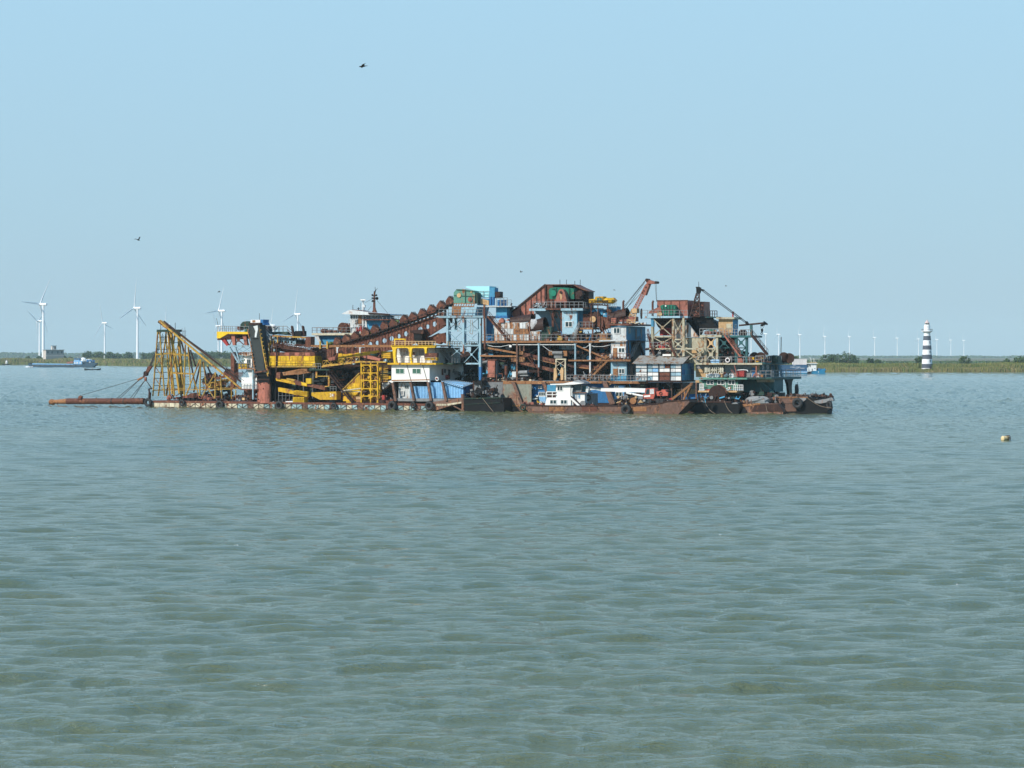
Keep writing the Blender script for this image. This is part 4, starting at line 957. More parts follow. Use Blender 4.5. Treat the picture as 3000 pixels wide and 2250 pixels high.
for (x, y, r), l in zip(((434, 1179, .95), (533, 1180, .72), (644, 1186, .95), (818, 1188, .95), (978, 1190, .72), (1149, 1189, .98), (1210, 1187, .62), (1258, 1189, .95)), lb):
    tyre(x, y, -0.55, r, l)
m().bar((439, 1150, 0.4), (438, 1168, 0.4), 0.6, None, 8).line([(440, 1160, 0.2), (436, 1140, 0.2), (445, 1138, 0.2)], 0.25).put('bollard', drus, A)
# ================================================================= big bucket dredger in the middle
FB = Fr(1400, 497, 20); frame(FB)
tile('D')
B = thing('bucket_dredger', 'huge rusty bucket dredger with long chain of buckets, pale blue tower and blue stair tower', 'dredger', (1140, 1590, 8))
tile('S')
m().box(960, 1150, 1372, 1215, 12, 14).put('stern_hull', drus, B)
m().box(1385, 1121, 1556, 1215, 1.5, 20).put('hull', drus, B)
m().box(1556, 1182, 2040, 1215, 1.6, 20).put('hull', drus, B)
m().box(1556, 1121, 1990, 1182, 6, 14).put('inner_hull', drus, B)
m().box(930, 1030, 1395, 1160, 18, 6).put('added_stern_backing', drus, B)  # added dark box that deepens the interior at the stern
# wheelhouse block
tile('C')
m().box(220, 646, 835, 672, 14, 9).put('bridge_deck', hulw, B)
m().poly([(265, 676), (690, 676), (640, 760), (560, 790), (350, 785)], 15, 6).put('bridge_trunk', tbl, B)
m().poly([(250, 680), (300, 680), (345, 780), (320, 780)], 14.2, 0.5).put('white_bracket', owht, B)
m().poly([(690, 575), (835, 610), (835, 672), (690, 672)], 14.3, 4).put('lower_bridge_wall', owht, B)
m().rail((225, 646, 14.1), (692, 646, 14.1), 1.15, 9).put('bridge_railing', gry, B)
m().rail((228, 646, 22), (600, 646, 22), 1.1, 6).put('bridge_railing', gry, B)
k = m().disc(597, 582, 15, 1.05, 1.2).torus((597, 582, 14.95), 1.0, 0.09)
for i in range(8): a = i*0.785; c = G(597, 582, 14.9); k.bar(c, c+Vector((math.cos(a), 0, math.sin(a))), 0.08)
k.disc(655, 585, 15.5, 1.0, 1.5).put('cable_reel', rus, B)
m().disc(355, 620, 15, 0.45, 1).disc(375, 618, 16, 0.45, 1).box(380, 610, 520, 642, 15.5, 1.5).disc(440, 622, 15, 0.35, 1).put('anchor_winch', rus, B)
wh = m().box(688, 420, 850, 575, 15, 5).put('wheelhouse', owht, B)
for x0, x1 in ((692, 720), (726, 750), (757, 781)): window(wh, x0, 428, x1, 480, 15, owht, glassm, 1)
m().box(785, 432, 826, 555, 14.9, 0.1).put('rust_door', orus, wh)
m().box(750, 485, 785, 545, 14.9, 0.1).put('dark_doorway', blk, wh)
wb_ = m().box(850, 425, 1082, 600, 15.5, 6).put('rear_wheelhouse', tbl, B)
for i in range(5): window(wb_, 862+i*44, 428, 896+i*44, 472, 15.4, owht, glassm, 1)
m().box(855, 485, 888, 575, 15.3, 0.2).put('white_panel', owht, B)
m().poly([(588, 408), (650, 378), (690, 362), (905, 392), (1165, 412), (1168, 430), (1080, 434), (850, 424), (690, 420), (592, 415)], 14, 8).put('wheelhouse_roof', owht, B)
m().poly([(655, 378), (700, 360), (780, 366), (905, 394), (650, 384)], 14.6, 4).put('roof_rust', rus, B)
m().poly([(905, 394), (1165, 411), (1167, 429), (910, 415)], 13.8, 0.3).put('roof_edge', drus, B)
m().box(845, 476, 1240, 490, 14.2, 9).put('upper_walkway', rus, B)
m().rail((1082, 476, 14.4), (1415, 476, 14.4), 0.75, 7).put('walkway_railing', gry, B)
m().poly([(740, 640), (815, 560), (850, 560), (850, 590), (800, 610), (752, 672)], 14.1, 0.3).bar((820, 560, 14), (825, 672, 14), 0.25).bar((770, 575, 14), (770, 670, 14), 0.15).put('red_davit', red, B)
m().rail((690, 600, 14), (890, 600, 14), 1.0, 4).rail((670, 545, 14), (770, 545, 14), 1.0, 3).put('stair_railing', owht, B)
mm_ = m().poly([(950, 396), (964, 365), (970, 200), (976, 135), (988, 135), (986, 200), (988, 330), (998, 370), (1012, 396)], 17, 0.35)
mm_.put('signal_mast', rus, B)
for q in (((950, 192, 17), (1015, 192, 17)), ((950, 225, 17), (990, 225, 17)), ((948, 265, 17), (985, 262, 17))): m().bar(*q, 0.17).put('mast_crosstree', blk, B)
m().bar((1000, 120, 17), (990, 160, 17), 0.1).bar((993, 135, 17.2), (991, 85, 17.2), 0.07).bar((1020, 100, 17.2), (1003, 125, 17.2), 0.06).put('mast_whip', blk, B)
for x, y in ((955, 180), (955, 220), (958, 250), (1003, 183)): m().disc(x, y, 16.8, 0.14, 0.3, 10).put('navigation_lamp', blk, B)
m().blob((1013, 225, 17), 0.32, 0.32, 0.33, 12, 8).put('signal_ball', blk, B)
m().bar((990, 215, 17), (870, 275, 17), 0.045).bar((1015, 250, 17), (1145, 405, 17), 0.045).bar((945, 320, 17), (895, 385, 17), 0.045).put('stay_wire', rope, B)
m().bar((845, 260, 16), (845, 390, 16), 0.22).disc(848, 320, 15.8, 0.36, 0.5).bar((842, 345, 16), (858, 345, 16), 0.7).put('radar_mast', owht, B)
m().bar((815, 243, 15.5), (876, 243, 15.5), 0.22).bar((845, 244, 16), (845, 262, 16), 0.5).put('radar_scanner', wht, B)
m().bar((721, 365, 16), (721, 305, 16), 0.08).bar((770, 350, 16), (805, 350, 16), 0.1).bar((790, 335, 16), (790, 385, 16), 0.14).bar((810, 280, 16), (815, 390, 16), .05).put('whip_aerial', blk, B)
# bucket ladder: a plate girder with real round holes
tile('S')
top = [(961, 1019), (1100, 983), (1201, 951), (1283, 923), (1309, 928)]
bot = [(958, 1050), (1100, 1034), (1198, 1013), (1262, 981), (1309, 951)]
holes = []
tile('C'); holes += [src(*p) for p in ((505, 918), (578, 888), (667, 861), (752, 836), (838, 808), (927, 784), (1012, 765), (1100, 738), (1187, 712), (1275, 684), (1362, 655))]
tile('D'); holes += [src(*p) for p in ((515, 650), (600, 620), (680, 590))]
tile('S'); holes.sort()
def interp(poly, x):
    for (a, b), (c, d) in zip(poly, poly[1:]):
        if x <= c: return b+(d-b)*(x-a)/(c-a)
    return poly[-1][1]
VL = 7.0
lad = m(); edges = [957.5]+[(a[0]+b[0])/2 for a, b in zip(holes, holes[1:])]+[1309]
ins = m()
for i, (hx, hy) in enumerate(holes):
    x0, x1 = edges[i], edges[i+1]; c = G(hx, hy, VL); r = 0.52 if i % 3 else 0.46
    cor = [G(x1, interp(bot, x1), VL), G(x1, interp(top, x1), VL), G(x0, interp(top, x0), VL), G(x0, interp(bot, x0), VL)]
    ring = [c+Vector((r*math.cos(a), 0, r*math.sin(a))) for a in [(-0.25+j/8)*math.pi for j in range(16)]]
    base = len(lad.v); bk = Vector((0, 0.5, 0))
    pts = cor+ring+[p+bk for p in cor]+[p+bk for p in ring]
    fs = []
    for q in range(4):
        ri = [4+(q*4+j) % 16 for j in range(5)]      # arc facing side q (corner q to corner q+1)
        f = [q]+ri+[(q+1) % 4] if False else [q]+[(q+1) % 4]+ri[::-1]
        fs.append(f); fs.append([z+20 for z in f][::-1])
    for j in range(16): fs.append([4+j, 4+(j+1) % 16, 24+(j+1) % 16, 24+j])
    for q in range(4): fs.append([q, (q+1) % 4, 20+(q+1) % 4, 20+q])
    lad.add(pts, fs)
bl = lad.put('bucket_ladder', rus, B)
k = m()
for pl in (top, bot):
    for (a, b), (c, d) in zip(pl, pl[1:]): k.bar((a, b, VL-0.12), (c, d, VL-0.12), 0.4, 0.22)
for x in np.arange(970, 1300, 9.3): k.bar((x, interp(top, x), VL-0.06), (x, interp(bot, x), VL-0.06), 0.1, 0.1)
k.put('ladder_flange', rus, bl)
m().poly([(958, 1024), (1309, 926), (1309, 952), (1262, 982), (1198, 1014), (958, 1050)], VL+3.6, 0.2).put('far_side_plate', drus, bl)if False else None
# chain track
tile('C'); a = src(490, 800); tile('D'); b_ = src(0, 697); c_ = src(905, 345); tile('S')
k = m().bar((a[0], a[1], VL-0.3), (b_[0], b_[1], VL-0.3), 0.42, 0.42).bar((b_[0], b_[1], VL-0.3), (c_[0], c_[1], VL-0.3), 0.42, 0.42)
k.bar((a[0], a[1]+6.5, VL+0.5), (b_[0], b_[1]+6.5, VL+0.5), 0.2, 0.5).bar((b_[0], b_[1]+6.5, VL+0.5), (c_[0], c_[1]+8, VL+0.5), 0.2, 0.5).bar((a[0]+20, a[1]+1, VL+1.4), (c_[0], c_[1], VL+1.4), 0.3, 0.3).put('chain_track', blk, bl)
path = [a, b_, c_]; cum = [0, math.dist(a, b_), math.dist(a, b_)+math.dist(b_, c_)]
def onpath(t):
    for i in range(2):
        if t <= cum[i+1] or i == 1:
            f = (t-cum[i])/(cum[i+1]-cum[i]); return (path[i][0]+(path[i+1][0]-path[i][0])*f, path[i][1]+(path[i+1][1]-path[i][1])*f)
for i in range(31):
    x, y = onpath(cum[-1]*i/30.5+4)
    if interp(top, x) > y+3: m().bar((x, y+1, VL-0.25), (x+0.8, interp(top, x)+1, VL-0.25), 0.34, 0.34).put('roller_bracket', blk, bl)
    m().bar(G(x-4, y+1, VL-0.6), G(x+4, y-2.2, VL-0.6), 0.2, 0.28).put('chain_link', drus, bl)
# buckets: one shape, copied along the chain
tile('D'); bc = [src(870, 318), src(765, 370), src(655, 420), src(550, 465), src(440, 505)]
tile('C'); bc += [src(*p) for p in ((1352, 478), (1222, 522), (1110, 552), (995, 598), (878, 632), (758, 674), (652, 712), (540, 742))]
tile('S')
def bucket_mesh():
    k = m(); pr = [(-0.85, -0.5), (0.60, -0.80), (0.90, -0.35), (0.12, 0.82), (-0.78, 0.2)]
    n = len(pr); w0 = 0.8
    vs = [(x, -w0*(0.9 if z < 0 else 1), z) for x, z in pr]+[(x, w0*(0.9 if z < 0 else 1), z) for x, z in pr]
    k.add(vs, [tuple(range(n)), tuple(range(2*n-1, n-1, -1))]+[(i, i+n, (i+1) % n+n, (i+1) % n) for i in range(n)])
    k.mat(1)
    for i in range(9):
        f = i/8; x = 0.18+(0.85-0.18)*f; z = 0.80+(-0.15-0.80)*f; h_ = random.uniform(0.1, 0.28)
        for y in (-0.7, 0.0, 0.7): k.bar(Vector((x, y, z-0.05)), Vector((x+random.uniform(0, 0.2), y+random.uniform(-.1, .1), z+h_)), 0.07)
    return k
bp = None
for i, (x, y) in enumerate(bc):
    p = G(x, y+1, VL+0.1)-base_of(B)
    if bp is None: bp = bucket_mesh().put('bucket', [rus, drus], bl, base=Vector((0, 0, 0))); bo = bp
    else: bo = clone(bp, (0, 0, 0), bl)
    bo.location = p; bo.rotation_euler = (0, -R(22)+random.uniform(-.12, .12), 0)
    sc_ = random.uniform(0.92, 1.08)*1.05; bo.scale = (sc_, 1, sc_)
tile('D')
for x, y, r_ in ((712, 760, 0.1), (598, 790, 0.4), (790, 745, 0.3), (540, 800, 0.6)):
    bo = clone(bp, G(x, y, VL+1)-base_of(B), bl); bo.rotation_euler = (0, r_, 0); bo.scale = (1.45, 1, 1.25)
m().poly([(400, 672), (545, 655), (540, 700), (528, 800), (455, 800), (440, 700)], 5, 2).put('black_skip', blk, B)
m().poly([(395, 665), (550, 650), (560, 690), (545, 705), (400, 690)], 4.8, 2.4).put('skip_rim', drus, B)
tile('C')
for x, y in ((455, 772), (1240, 508), (985, 640)): m().blob((x, y, 7), 0.9, 0.5, 0.35, 9, 5, 0.4).put('weeds', leafm, B)
for x, y in ((1235, 500), (1330, 445), (450, 770)): clutter(B, 'weed_stems', x-15, y-5, x+15, y+8, 6.5, 7.5, 10, [leafm], int(x), 0.35)
m().box(210, 790, 1190, 818, 3, 0.6).put('long_rust_beam', orus, B)
for x, mt in ((325, och), (410, och)): m().bar((x, 745, 2.8), (x, 838, 2.8), 0.3).put('beam_post', mt, B)
for x in (532, 808): m().bar((x, 818, 2.8), (x, 888, 2.8), 0.25).poly([(x-18, 820), (x+18, 820), (x, 845)], 2.7, 0.2).put('white_post', owht, B)
m().bar((530, 888, 2.8), (500, 960, 2.8), 0.2).put('rust_prop', rus, B)
m().box(145, 690, 208, 815, 4, 2).put('red_post', rus, B)
m().poly([(420, 950), (500, 930), (505, 970), (430, 985)], 4, 1).put('rust_plate', pink, B)
m().box(210, 822, 1100, 1000, 12, 1).put('added_beam_backing', drus, B)  # added dark wall behind the long beam for a shadowy interior
# pale blue tower
tile('D')
k = 0
m().box(728, 494, 1246, 518, 2, 9).put('tower_platform', lbl, B)
for x, y1, v in ((830, 830, 2.2), (1015, 930, 2.2), (1208, 1240, 2.2)): m().box(x-11, 518, x+11, y1, v, 0.8).put('tower_leg', lbl, B)
for x, y1 in ((925, 660), (850, 900), (1030, 900), (1195, 1200)): m().box(x-8, 518, x+8, y1, 9.5, 0.7).put('rear_tower_leg', tbl, B)
m().box(1198, 1085, 1222, 1240, 2.1, 0.8).put('dark_leg_foot', dbl, B)
for y, x0, x1 in ((667, 830, 1208), (838, 830, 1208), (1048, 1045, 1208)): m().box(x0, y-9, x1, y+9, 2.3, 0.4).put('tower_beam', lbl, B)
for a in ((840, 526, 920, 658, 0.13), (928, 526, 1006, 658, 0.13), (1030, 526, 1198, 658, 0.16), (842, 680, 1006, 828, 0.15), (1028, 680, 1198, 828, 0.16), (1028, 850, 1198, 1036, 0.16), (880, 850, 1010, 960, 0.14)):
    m().xb(*a[:4], 2.4, a[4], plate=0.22).put('cross_brace', lbl, B)
for a in ((840, 526, 1006, 658), (1030, 526, 1190, 658), (842, 680, 1006, 828), (1028, 680, 1198, 828)):
    m().xb(*a, 9.5, 0.16).put('rear_cross_brace', gry, B)
m().line([(1100, 540, 1.9), (1105, 640, 1.9), (1090, 690, 1.9), (1120, 710, 1.9), (1130, 640, 1.9), (1118, 540, 1.9)], 0.1, 6).put('hanging_rope', ropel, B)
m().poly([(850, 390), (1172, 390), (1150, 490), (830, 490)], 3, 7).put('tower_house', lbl, B)
m().poly([(888, 392), (990, 392), (985, 488), (880, 488)], 2.95, 0.05).put('rust_patch', orus, B)
m().poly([(700, 520), (830, 500), (828, 590), (760, 615)], 4, 3).put('ladder_head', rus, B)
m().rail((735, 494, 2.1), (1240, 494, 2.1), 1.25, 9).put('tower_railing', gry, B)
m().disc(775, 472, 2.5, 0.4, 0.8).blob((740, 475, 2.6), .4, .4, .35).put('fairlead', rus, B)
k = m().bar((885, 386, 3), (1140, 386, 3), 0.15).bar((905, 352, 3), (1150, 352, 3), 0.15)
for i in range(9): k.bar((895+i*30, 386, 3), (912+i*29, 352, 3), 0.12)
k.put('gearbox_frame', orus, B)
gb = m().poly([(905, 352), (905, 225), (938, 187), (1000, 184), (1138, 205), (1152, 240), (1150, 352)], 3, 2.6).put('green_gearbox', pgrn, B)
m().disc(965, 258, 2.85, 0.42, 0.3).put('shaft_cover', tan, gb); m().disc(1092, 305, 2.8, 0.45, 0.3).disc(1092, 305, 2.7, 0.18, 0.3).put('shaft_cover', pink, gb); m().disc(1108, 218, 2.9, 0.2, 0.2).put('shaft_cover', tan, gb)
m().bar((905, 258, 2.9), (1150, 272, 2.9), 0.08).bar((1040, 190, 2.9), (1040, 352, 2.9), 0.08).bar((935, 190, 2.9), (1150, 212, 2.9), 0.1).put('gearbox_seam', dgr, gb)
m().poly([(1150, 225), (1178, 230), (1185, 352), (1150, 352)], 3.2, 2).put('gearbox_end', dgr, gb)
m().poly([(1045, 152), (1318, 152), (1318, 210), (1310, 280), (1185, 280), (1178, 215), (1045, 165)], 6, 4).put('cyan_hopper', plain('cyan_sheet', (0.36, 0.72, 0.74), 0.6), B)
m().rail((1180, 280, 5.8), (1318, 280, 5.8), 1.2, 2).put('hopper_railing', gry, B)
m().box(1318, 170, 1380, 290, 5.5, 2).put('blue_cabinet', tbl, B)
m().poly([(1178, 290), (1310, 300), (1310, 372), (1178, 372)], 4.5, 2).put('teal_guard', tbl, B)
m().poly([(1215, 292), (1312, 318), (1310, 375), (1215, 352)], 4.3, 0.3).put('tan_plate', tan, B)
def drumv(x0, x1, y0, y1, v, mt, name):
    a = (x0+x1)/2; r = (U(x1, v)-U(x0, v))/2; k = m(); p, q = G(a, y1, v), G(a, y0, v); k.bar(p, q, 2*r, None, 14); return k.put(name, mt, B)
for i in range(2): drumv(1318+i*34, 1348+i*34, 278, 372, 4.5, dbl, 'blue_drum')
for i in range(3): drumv(1412+i*36, 1444+i*36, 312, 380, 4.5, dbl, 'blue_drum')
m().rail((1400, 380, 4), (1525, 380, 4), 1.6, 3).put('drum_rail', gry, B)
m().disc(1415, 245, 5, 0.5, 1).box(1385, 215, 1445, 290, 5.5, 1.5).put('rusty_motor', drus, B)
m().box(1240, 380, 1572, 392, 3.8, 6).put('white_platform', owht, B)
m().box(1395, 395, 1520, 520, 5, 4).put('blue_block', tbl, B); m().box(1390, 492, 1525, 520, 4.6, 5).put('blue_ledge', dbl, B)
m().rail((1450, 380, 3.9), (1570, 380, 3.9), 1.2, 3).put('platform_railing', gry, B)
tile('E')
m().pipe((75, 362, 1.6), (82, 884, 1.6), 0.22, 10).put('exhaust_pipe', rus, B)
m().line([(385, 520, 6), (385, 362, 6), (395, 350, 6)], 0.3, 8).put('exhaust_pipe', blk, B)
m().stairs((345, 780, 1.8), (108, 500, 1.8), 1.0, 16, 0.14).put('tower_stairs', rus, B)
m().box(95, 520, 160, 790, 6, 1).put('blue_panel', dbl, B); m().box(160, 640, 215, 785, 5.5, 1).put('blue_panel', tbl, B)
# upper deck
m().box(50, 784, 1582, 806, 1.5, 15).put('upper_deck', orus, B)
m().rail((50, 784, 1.55), (1545, 784, 1.55), 1.25, 26, 0.08).put('deck_railing', gry, B)
m().pipe((400, 829, 1.9), (1122, 829, 1.9), 0.11).put('pale_pipe', owht, B)
ct = m().box(190, 572, 592, 784, 3, 4).put('white_rust_tank', rusw, B)
panels(ct.parent, 'tank_plate', 235, 574, 590, 782, 10, 3, 2.97, [rusw, rusw, orus, owht], 0.07, 0.05)
m().box(600, 672, 722, 784, 2.8, 3).put('low_white_tank', rusw, B)
panels(B, 'tank_plate', 602, 674, 720, 782, 5, 2, 2.77, [rusw, owht, rusw], 0.07, 0.05)
m().box(592, 560, 604, 784, 2.6, 0.3).box(590, 780, 594, 786, 2.6, 1).put('rust_upright', rus, B)
m().tube(G(390, 585, 4.5), G(640, 560, 4.5), 1.25, 0.09, 14, math.pi*0.02, math.pi*0.98, r2=1.5).put('half_round_cover', drus, B)
m().tube(G(600, 640, 4), G(790, 612, 4), 1.3, 0.09, 16, -0.5, math.pi+.3, r2=1.75).put('half_round_cover', drus, B)
m().blob((650, 600, 3.2), 1.2, 0.8, 1.1, 10, 7, 0.18).put('loose_tarpaulin', tarpm, B)
m().poly([(735, 668), (775, 625), (850, 620), (850, 700), (790, 784), (740, 784)], 3, 1.8).put('green_gearbox', dgr, B)
m().poly([(238, 550), (272, 520), (300, 545), (298, 572), (245, 572)], 2.6, 1).poly([(325, 552), (345, 530), (360, 555)], 2.6, 1).put('red_bracket', pink, B)
clutter(B, 'deck_machinery', 735, 690, 960, 780, 2.5, 5, 40, [drus, dgr, rus, och], 31, 0.9)
# the big red oxide hopper with winch
hp = m().poly([(392, 448), (782, 132), (786, 345), (650, 345), (650, 520), (395, 532)], 8, 1.0).put('red_hopper', pink, B)
k = m()
for x in (495, 552, 615, 680, 730): k.bar((x, 448-(x-392)*0.81, 7.95), (x, 530 if x < 650 else 345, 7.95), 0.14)
k.bar((392, 448, 7.9), (782, 132, 7.9), 0.28).bar((782, 132, 7.9), (786, 345, 7.9), 0.35).put('hopper_rib', drus, hp)
k = m().poly([(785, 130), (1110, 130), (1140, 148), (1285, 212), (1285, 405), (785, 405)], 11.5, 1.0)
k.put('hopper_back_plate', rus, hp)
m().poly([(785, 130), (1112, 130), (1180, 165), (1282, 208), (1282, 216), (1170, 176), (1105, 138), (785, 140)], 7.5, 4).put('hopper_rim', rus, hp)
m().box(1215, 212, 1285, 405, 9, 3).put('hopper_end', drus, hp)
for x in (950, 1026, 1122, 1185): m().bar((x, 135, 9), (x, 76 if x != 1122 else 90, 9), 0.08).put('lightning_rod', blk, hp)
gw = m().poly([(820, 200), (840, 172), (900, 165), (1040, 170), (1110, 182), (1115, 300), (830, 300)], 6.2, 2.4).put('green_winch', grn, B)
k = m()
for i in range(4): k.bar((865+i*9, 262, 6.15), (865+i*9, 295, 6.15), 0.06).bar((865+i*9, 180, 6.15), (865+i*9, 200, 6.15), 0.06)
k.bar((910, 170, 6.1), (910, 300, 6.1), 0.1).bar((1060, 175, 6.1), (1060, 300, 6.1), 0.12).put('winch_rib', dgr, gw)
m().disc(870, 232, 6.0, 0.62, 0.3).put('winch_cover', grn, gw)
wb2 = m().poly([(888, 340), (925, 225), (938, 195), (962, 184), (985, 192), (1005, 225), (1032, 340)], 4.6, 1.9).put('winch_bracket', pink, B)
m().disc(958, 222, 4.4, 0.25, 0.3).put('bearing', drus, wb2); m().poly([(945, 240), (970, 240), (975, 275), (962, 320), (950, 270)], 4.56, 0.05).put('faded_streak', tan, wb2)
m().disc(1175, 235, 6, 0.6, 1.5).box(1120, 215, 1190, 300, 6.5, 2).put('winch_motor', drus, B)
for x in (795, 840, 880): m().box(x, 305, x+24, 400, 6, 0.5).put('winch_stand', rus, B)
m().box(640, 402, 1290, 412, 3.8, 9).put('winch_deck', drus, B)
m().box(592, 410, 785, 438, 3.6, 8).put('pale_ledge', lbl, B); m().box(960, 408, 1215, 434, 3.5, 8).put('pale_ledge', lbl, B); m().box(790, 412, 958, 424, 3.7, 8).put('rust_ledge', rus, B)
m().rail((640, 402, 3.9), (1220, 402, 3.9), 1.15, 11, 0.09).rail((1225, 402, 4), (1280, 402, 10), 1.1, 3).put('winch_railing', gry, B)
clutter(B, 'winch_parts', 640, 360, 790, 400, 4.5, 7, 26, [rus, owht, drus], 33, 0.7)
m().poly([(650, 438), (858, 438), (858, 700), (840, 640), (700, 480), (650, 470)], 7, 1).put('pale_wall', lbl, B)
pc = m().box(975, 434, 1145, 705, 4.2, 4).put('pale_blue_cabin', lbl, B)
window(pc, 1010, 560, 1095, 626, 4.2, wht, glassm); m().box(1145, 436, 1150, 700, 4.1, 0.2).put('corner_trim', tbl, pc)
m().box(1145, 436, 1215, 560, 5.6, 3).put('blue_side_wall', tbl, B)
for x in (866, 968): m().box(x-12, 424, x+10, 784, 4.4, 0.5).put('rust_column', rus, B)
m().bar((830, 430, 4.3), (860, 540, 4.3), 0.15).bar((905, 430, 4.3), (885, 500, 4.3), 0.15).bar((910, 440, 4.3), (962, 540, 4.3), 0.18).bar((880, 520, 4.4), (955, 700, 4.4), 0.14).put('column_brace', drus, B)
m().box(880, 430, 970, 784, 8, 0.5).put('pale_back_wall', lbl, B)
# brown machine and platform to the right
m().box(1216, 472, 1312, 620, 5, 2.5).put('brown_machine', rus, B); m().disc(1330, 535, 4.6, 0.6, 1.2).put('machine_drum', tan, B)
m().poly([(1310, 450), (1380, 450), (1400, 500), (1350, 620), (1310, 620)], 4.9, 1.5).put('machine_casing', drus, B)
for a in ([(1380, 500), (1450, 505), (1450, 600), (1420, 680), (1390, 600)], [(1450, 510), (1530, 515), (1535, 570), (1480, 640)]): m().poly(a, 4, 2).put('brown_hopper', rus, B)
m().box(1510, 520, 1600, 575, 4, 2).put('red_tank', pink, B); m().poly([(1490, 600), (1580, 580), (1580, 612), (1500, 616)], 3.6, 2).put('tan_chute', tan, B)
m().box(1165, 632, 1330, 652, 2.4, 4).put('side_platform', orus, B)
m().box(1320, 652, 1334, 775, 2.5, 0.3).box(1158, 652, 1168, 784, 2.5, 0.3).put('platform_leg', rus, B)
m().rail((1165, 632, 2.4), (1330, 632, 2.4), 1.1, 4).stairs((1095, 770, 2), (1160, 632, 2), 0.8, 7).put('platform_railing', gry, B)
for x in (1312, 1388, 1505): m().bar((x, 370, 3.4), (x, 630, 3.4), 0.2, None, 6).put('pipe_column', rus, B)
m().poly([(1285, 300), (1350, 300), (1350, 345), (1285, 345)], 4.5, 2).put('yellow_engine_cover', yel, B)
yc = m().poly([(1355, 290), (1362, 272), (1450, 270), (1456, 345), (1350, 345)], 4.2, 2).put('yellow_machine_cab', yel, B)
window(yc, 1375, 282, 1440, 325, 4.2, och, dgr and glassg, 2)
m().blob((1520, 320, 5), 1.5, 1.0, 0.55, 12, 7, 0.25).put('yellow_tarpaulin', yel, B)
m().poly([(1460, 292), (1570, 285), (1578, 340), (1458, 345)], 5, 1.2).put('yellow_hood', och, B)
m().truss((1290, 372, 4), (1500, 372, 4), 0.9, 7, 0.1, 1.5).bar((1285, 352, 3.9), (1500, 378, 3.9), 0.2).put('top_truss', drus, B)
m().box(1490, 385, 1600, 460, 7, 3).box(1250, 420, 1500, 450, 7, 3).put('dark_blue_beam', tbl, B)
m().rail((1510, 400, 5), (1600, 400, 5), 1.4, 4).put('rail', owht, B)
clutter(B, 'upper_machinery', 1200, 440, 1560, 640, 5, 8, 60, [rus, drus, pink, drus, tbl], 34, 1.0)
clutter(B, 'upper_deck_machinery', 960, 690, 1540, 780, 3, 6, 70, [rus, drus, dbl, orus, och, blk], 35, 1.0)
m().box(1060, 700, 1590, 780, 8, 0.5).put('dark_partition', drus, B)
m().box(1410, 700, 1500, 775, 3, 1.5).put('tan_locker', orus, B)
# --- middle level: columns, conveyors and pipes in front of machinery and an added dark backing wall
m().box(-80, 810, 1560, 1245, 11, 0.6).put('added_hall_backing', blk, B)
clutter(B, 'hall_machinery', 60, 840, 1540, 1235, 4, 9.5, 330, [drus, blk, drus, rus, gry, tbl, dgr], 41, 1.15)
for x, y0, y1, mt, v in ((450, 806, 1250, hulr, 1.7), (703, 806, 1090, lbl, 1.7), (700, 1080, 1200, rus, 1.8), (1125, 806, 1180, lbl, 1.7), (1297, 790, 1190, owht, 1.7), (530, 840, 900, hulr, 2), (487, 840, 905, hulr, 2)):
    m().box(x-8, y0, x+8, y1, v, 0.4).put('deck_column', mt, B)
for x in (703, 1125, 1297): m().poly([(x-26, 806), (x+26, 806), (x, 835)], 1.75, 0.2).put('column_bracket', owht, B)
m().bar((90, 862, 2.2), (445, 925, 2.2), 0.45, 0.35).put('sloping_beam', orus, B)
m().bar((30, 957, 2), (445, 963, 2), 0.3).put('cross_beam', orus, B)
m().bar((1135, 835, 2), (1488, 990, 2), 0.28).put('sloping_pipe', orus, B)
m().box(385, 968, 540, 1025, 2.1, 0.8).box(470, 905, 525, 946, 2.1, 0.6).put('rust_gearbox', orus, B)
for a, b, c, d, h, mt in ((520, 940, 890, 1020, 0.75, rus), (400, 1010, 890, 1130, 0.65, rus), (560, 965, 900, 1048, 0.3, orus), (1120, 1050, 1440, 1110, 0.6, rus), (1130, 1085, 1430, 1122, 0.25, orus), (900, 1020, 1130, 1090, 0.4, drus)):
    m().bar((a, b, 2.6), (c, d, 2.6), 0.5, h).put('conveyor_beam', mt, B)
for i in range(7): m().bar((620+i*40, 962+i*9, 2.3), (625+i*40, 985+i*9, 2.3), 0.1).put('beam_rib', drus, B)
m().bar((530, 965, 2), (610, 940, 2), 0.5).bar((555, 945, 2), (660, 1085, 2), 0.16).bar((600, 945, 2), (650, 1060, 2), 0.12).put('rust_strut', rus, B)
m().bar((865, 925, 2.2), (980, 925, 2.2), 0.75, None, 12).box(880, 950, 975, 985, 2.2, 1).put('belt_drum', gry, B)
m().bar((465, 1152, 2.2), (575, 1148, 2.2), 0.75, None, 12).box(460, 1175, 580, 1192, 2.2, 1).put('belt_drum', gry, B)
m().box(820, 900, 865, 950, 2.3, 0.8).box(985, 900, 1030, 960, 2.3, 0.8).put('drum_bearing', orus, B)
k = m()
for x in (903, 1010): k.box(x-7, 995, x+7, 1240, 2, 0.4)
k.box(900, 990, 1020, 1004, 1.95, 0.4).xb(905, 1085, 1005, 1200, 2.1, 0.12).xb(905, 1010, 1005, 1080, 2.1, 0.12).put('pale_support_frame', hulw, B)
m().poly([(880, 1105), (905, 1090), (915, 1200), (895, 1245), (875, 1240)], 1.8, 0.5).poly([(950, 1130), (970, 1085), (990, 1120), (985, 1235), (960, 1240)], 1.8, 0.5).put('hanging_canvas', tan, B)
m().stairs((1262, 1250, 1.6), (1500, 1015, 1.6), 1.0, 16, 0.15).put('mid_stairs', orus, B)
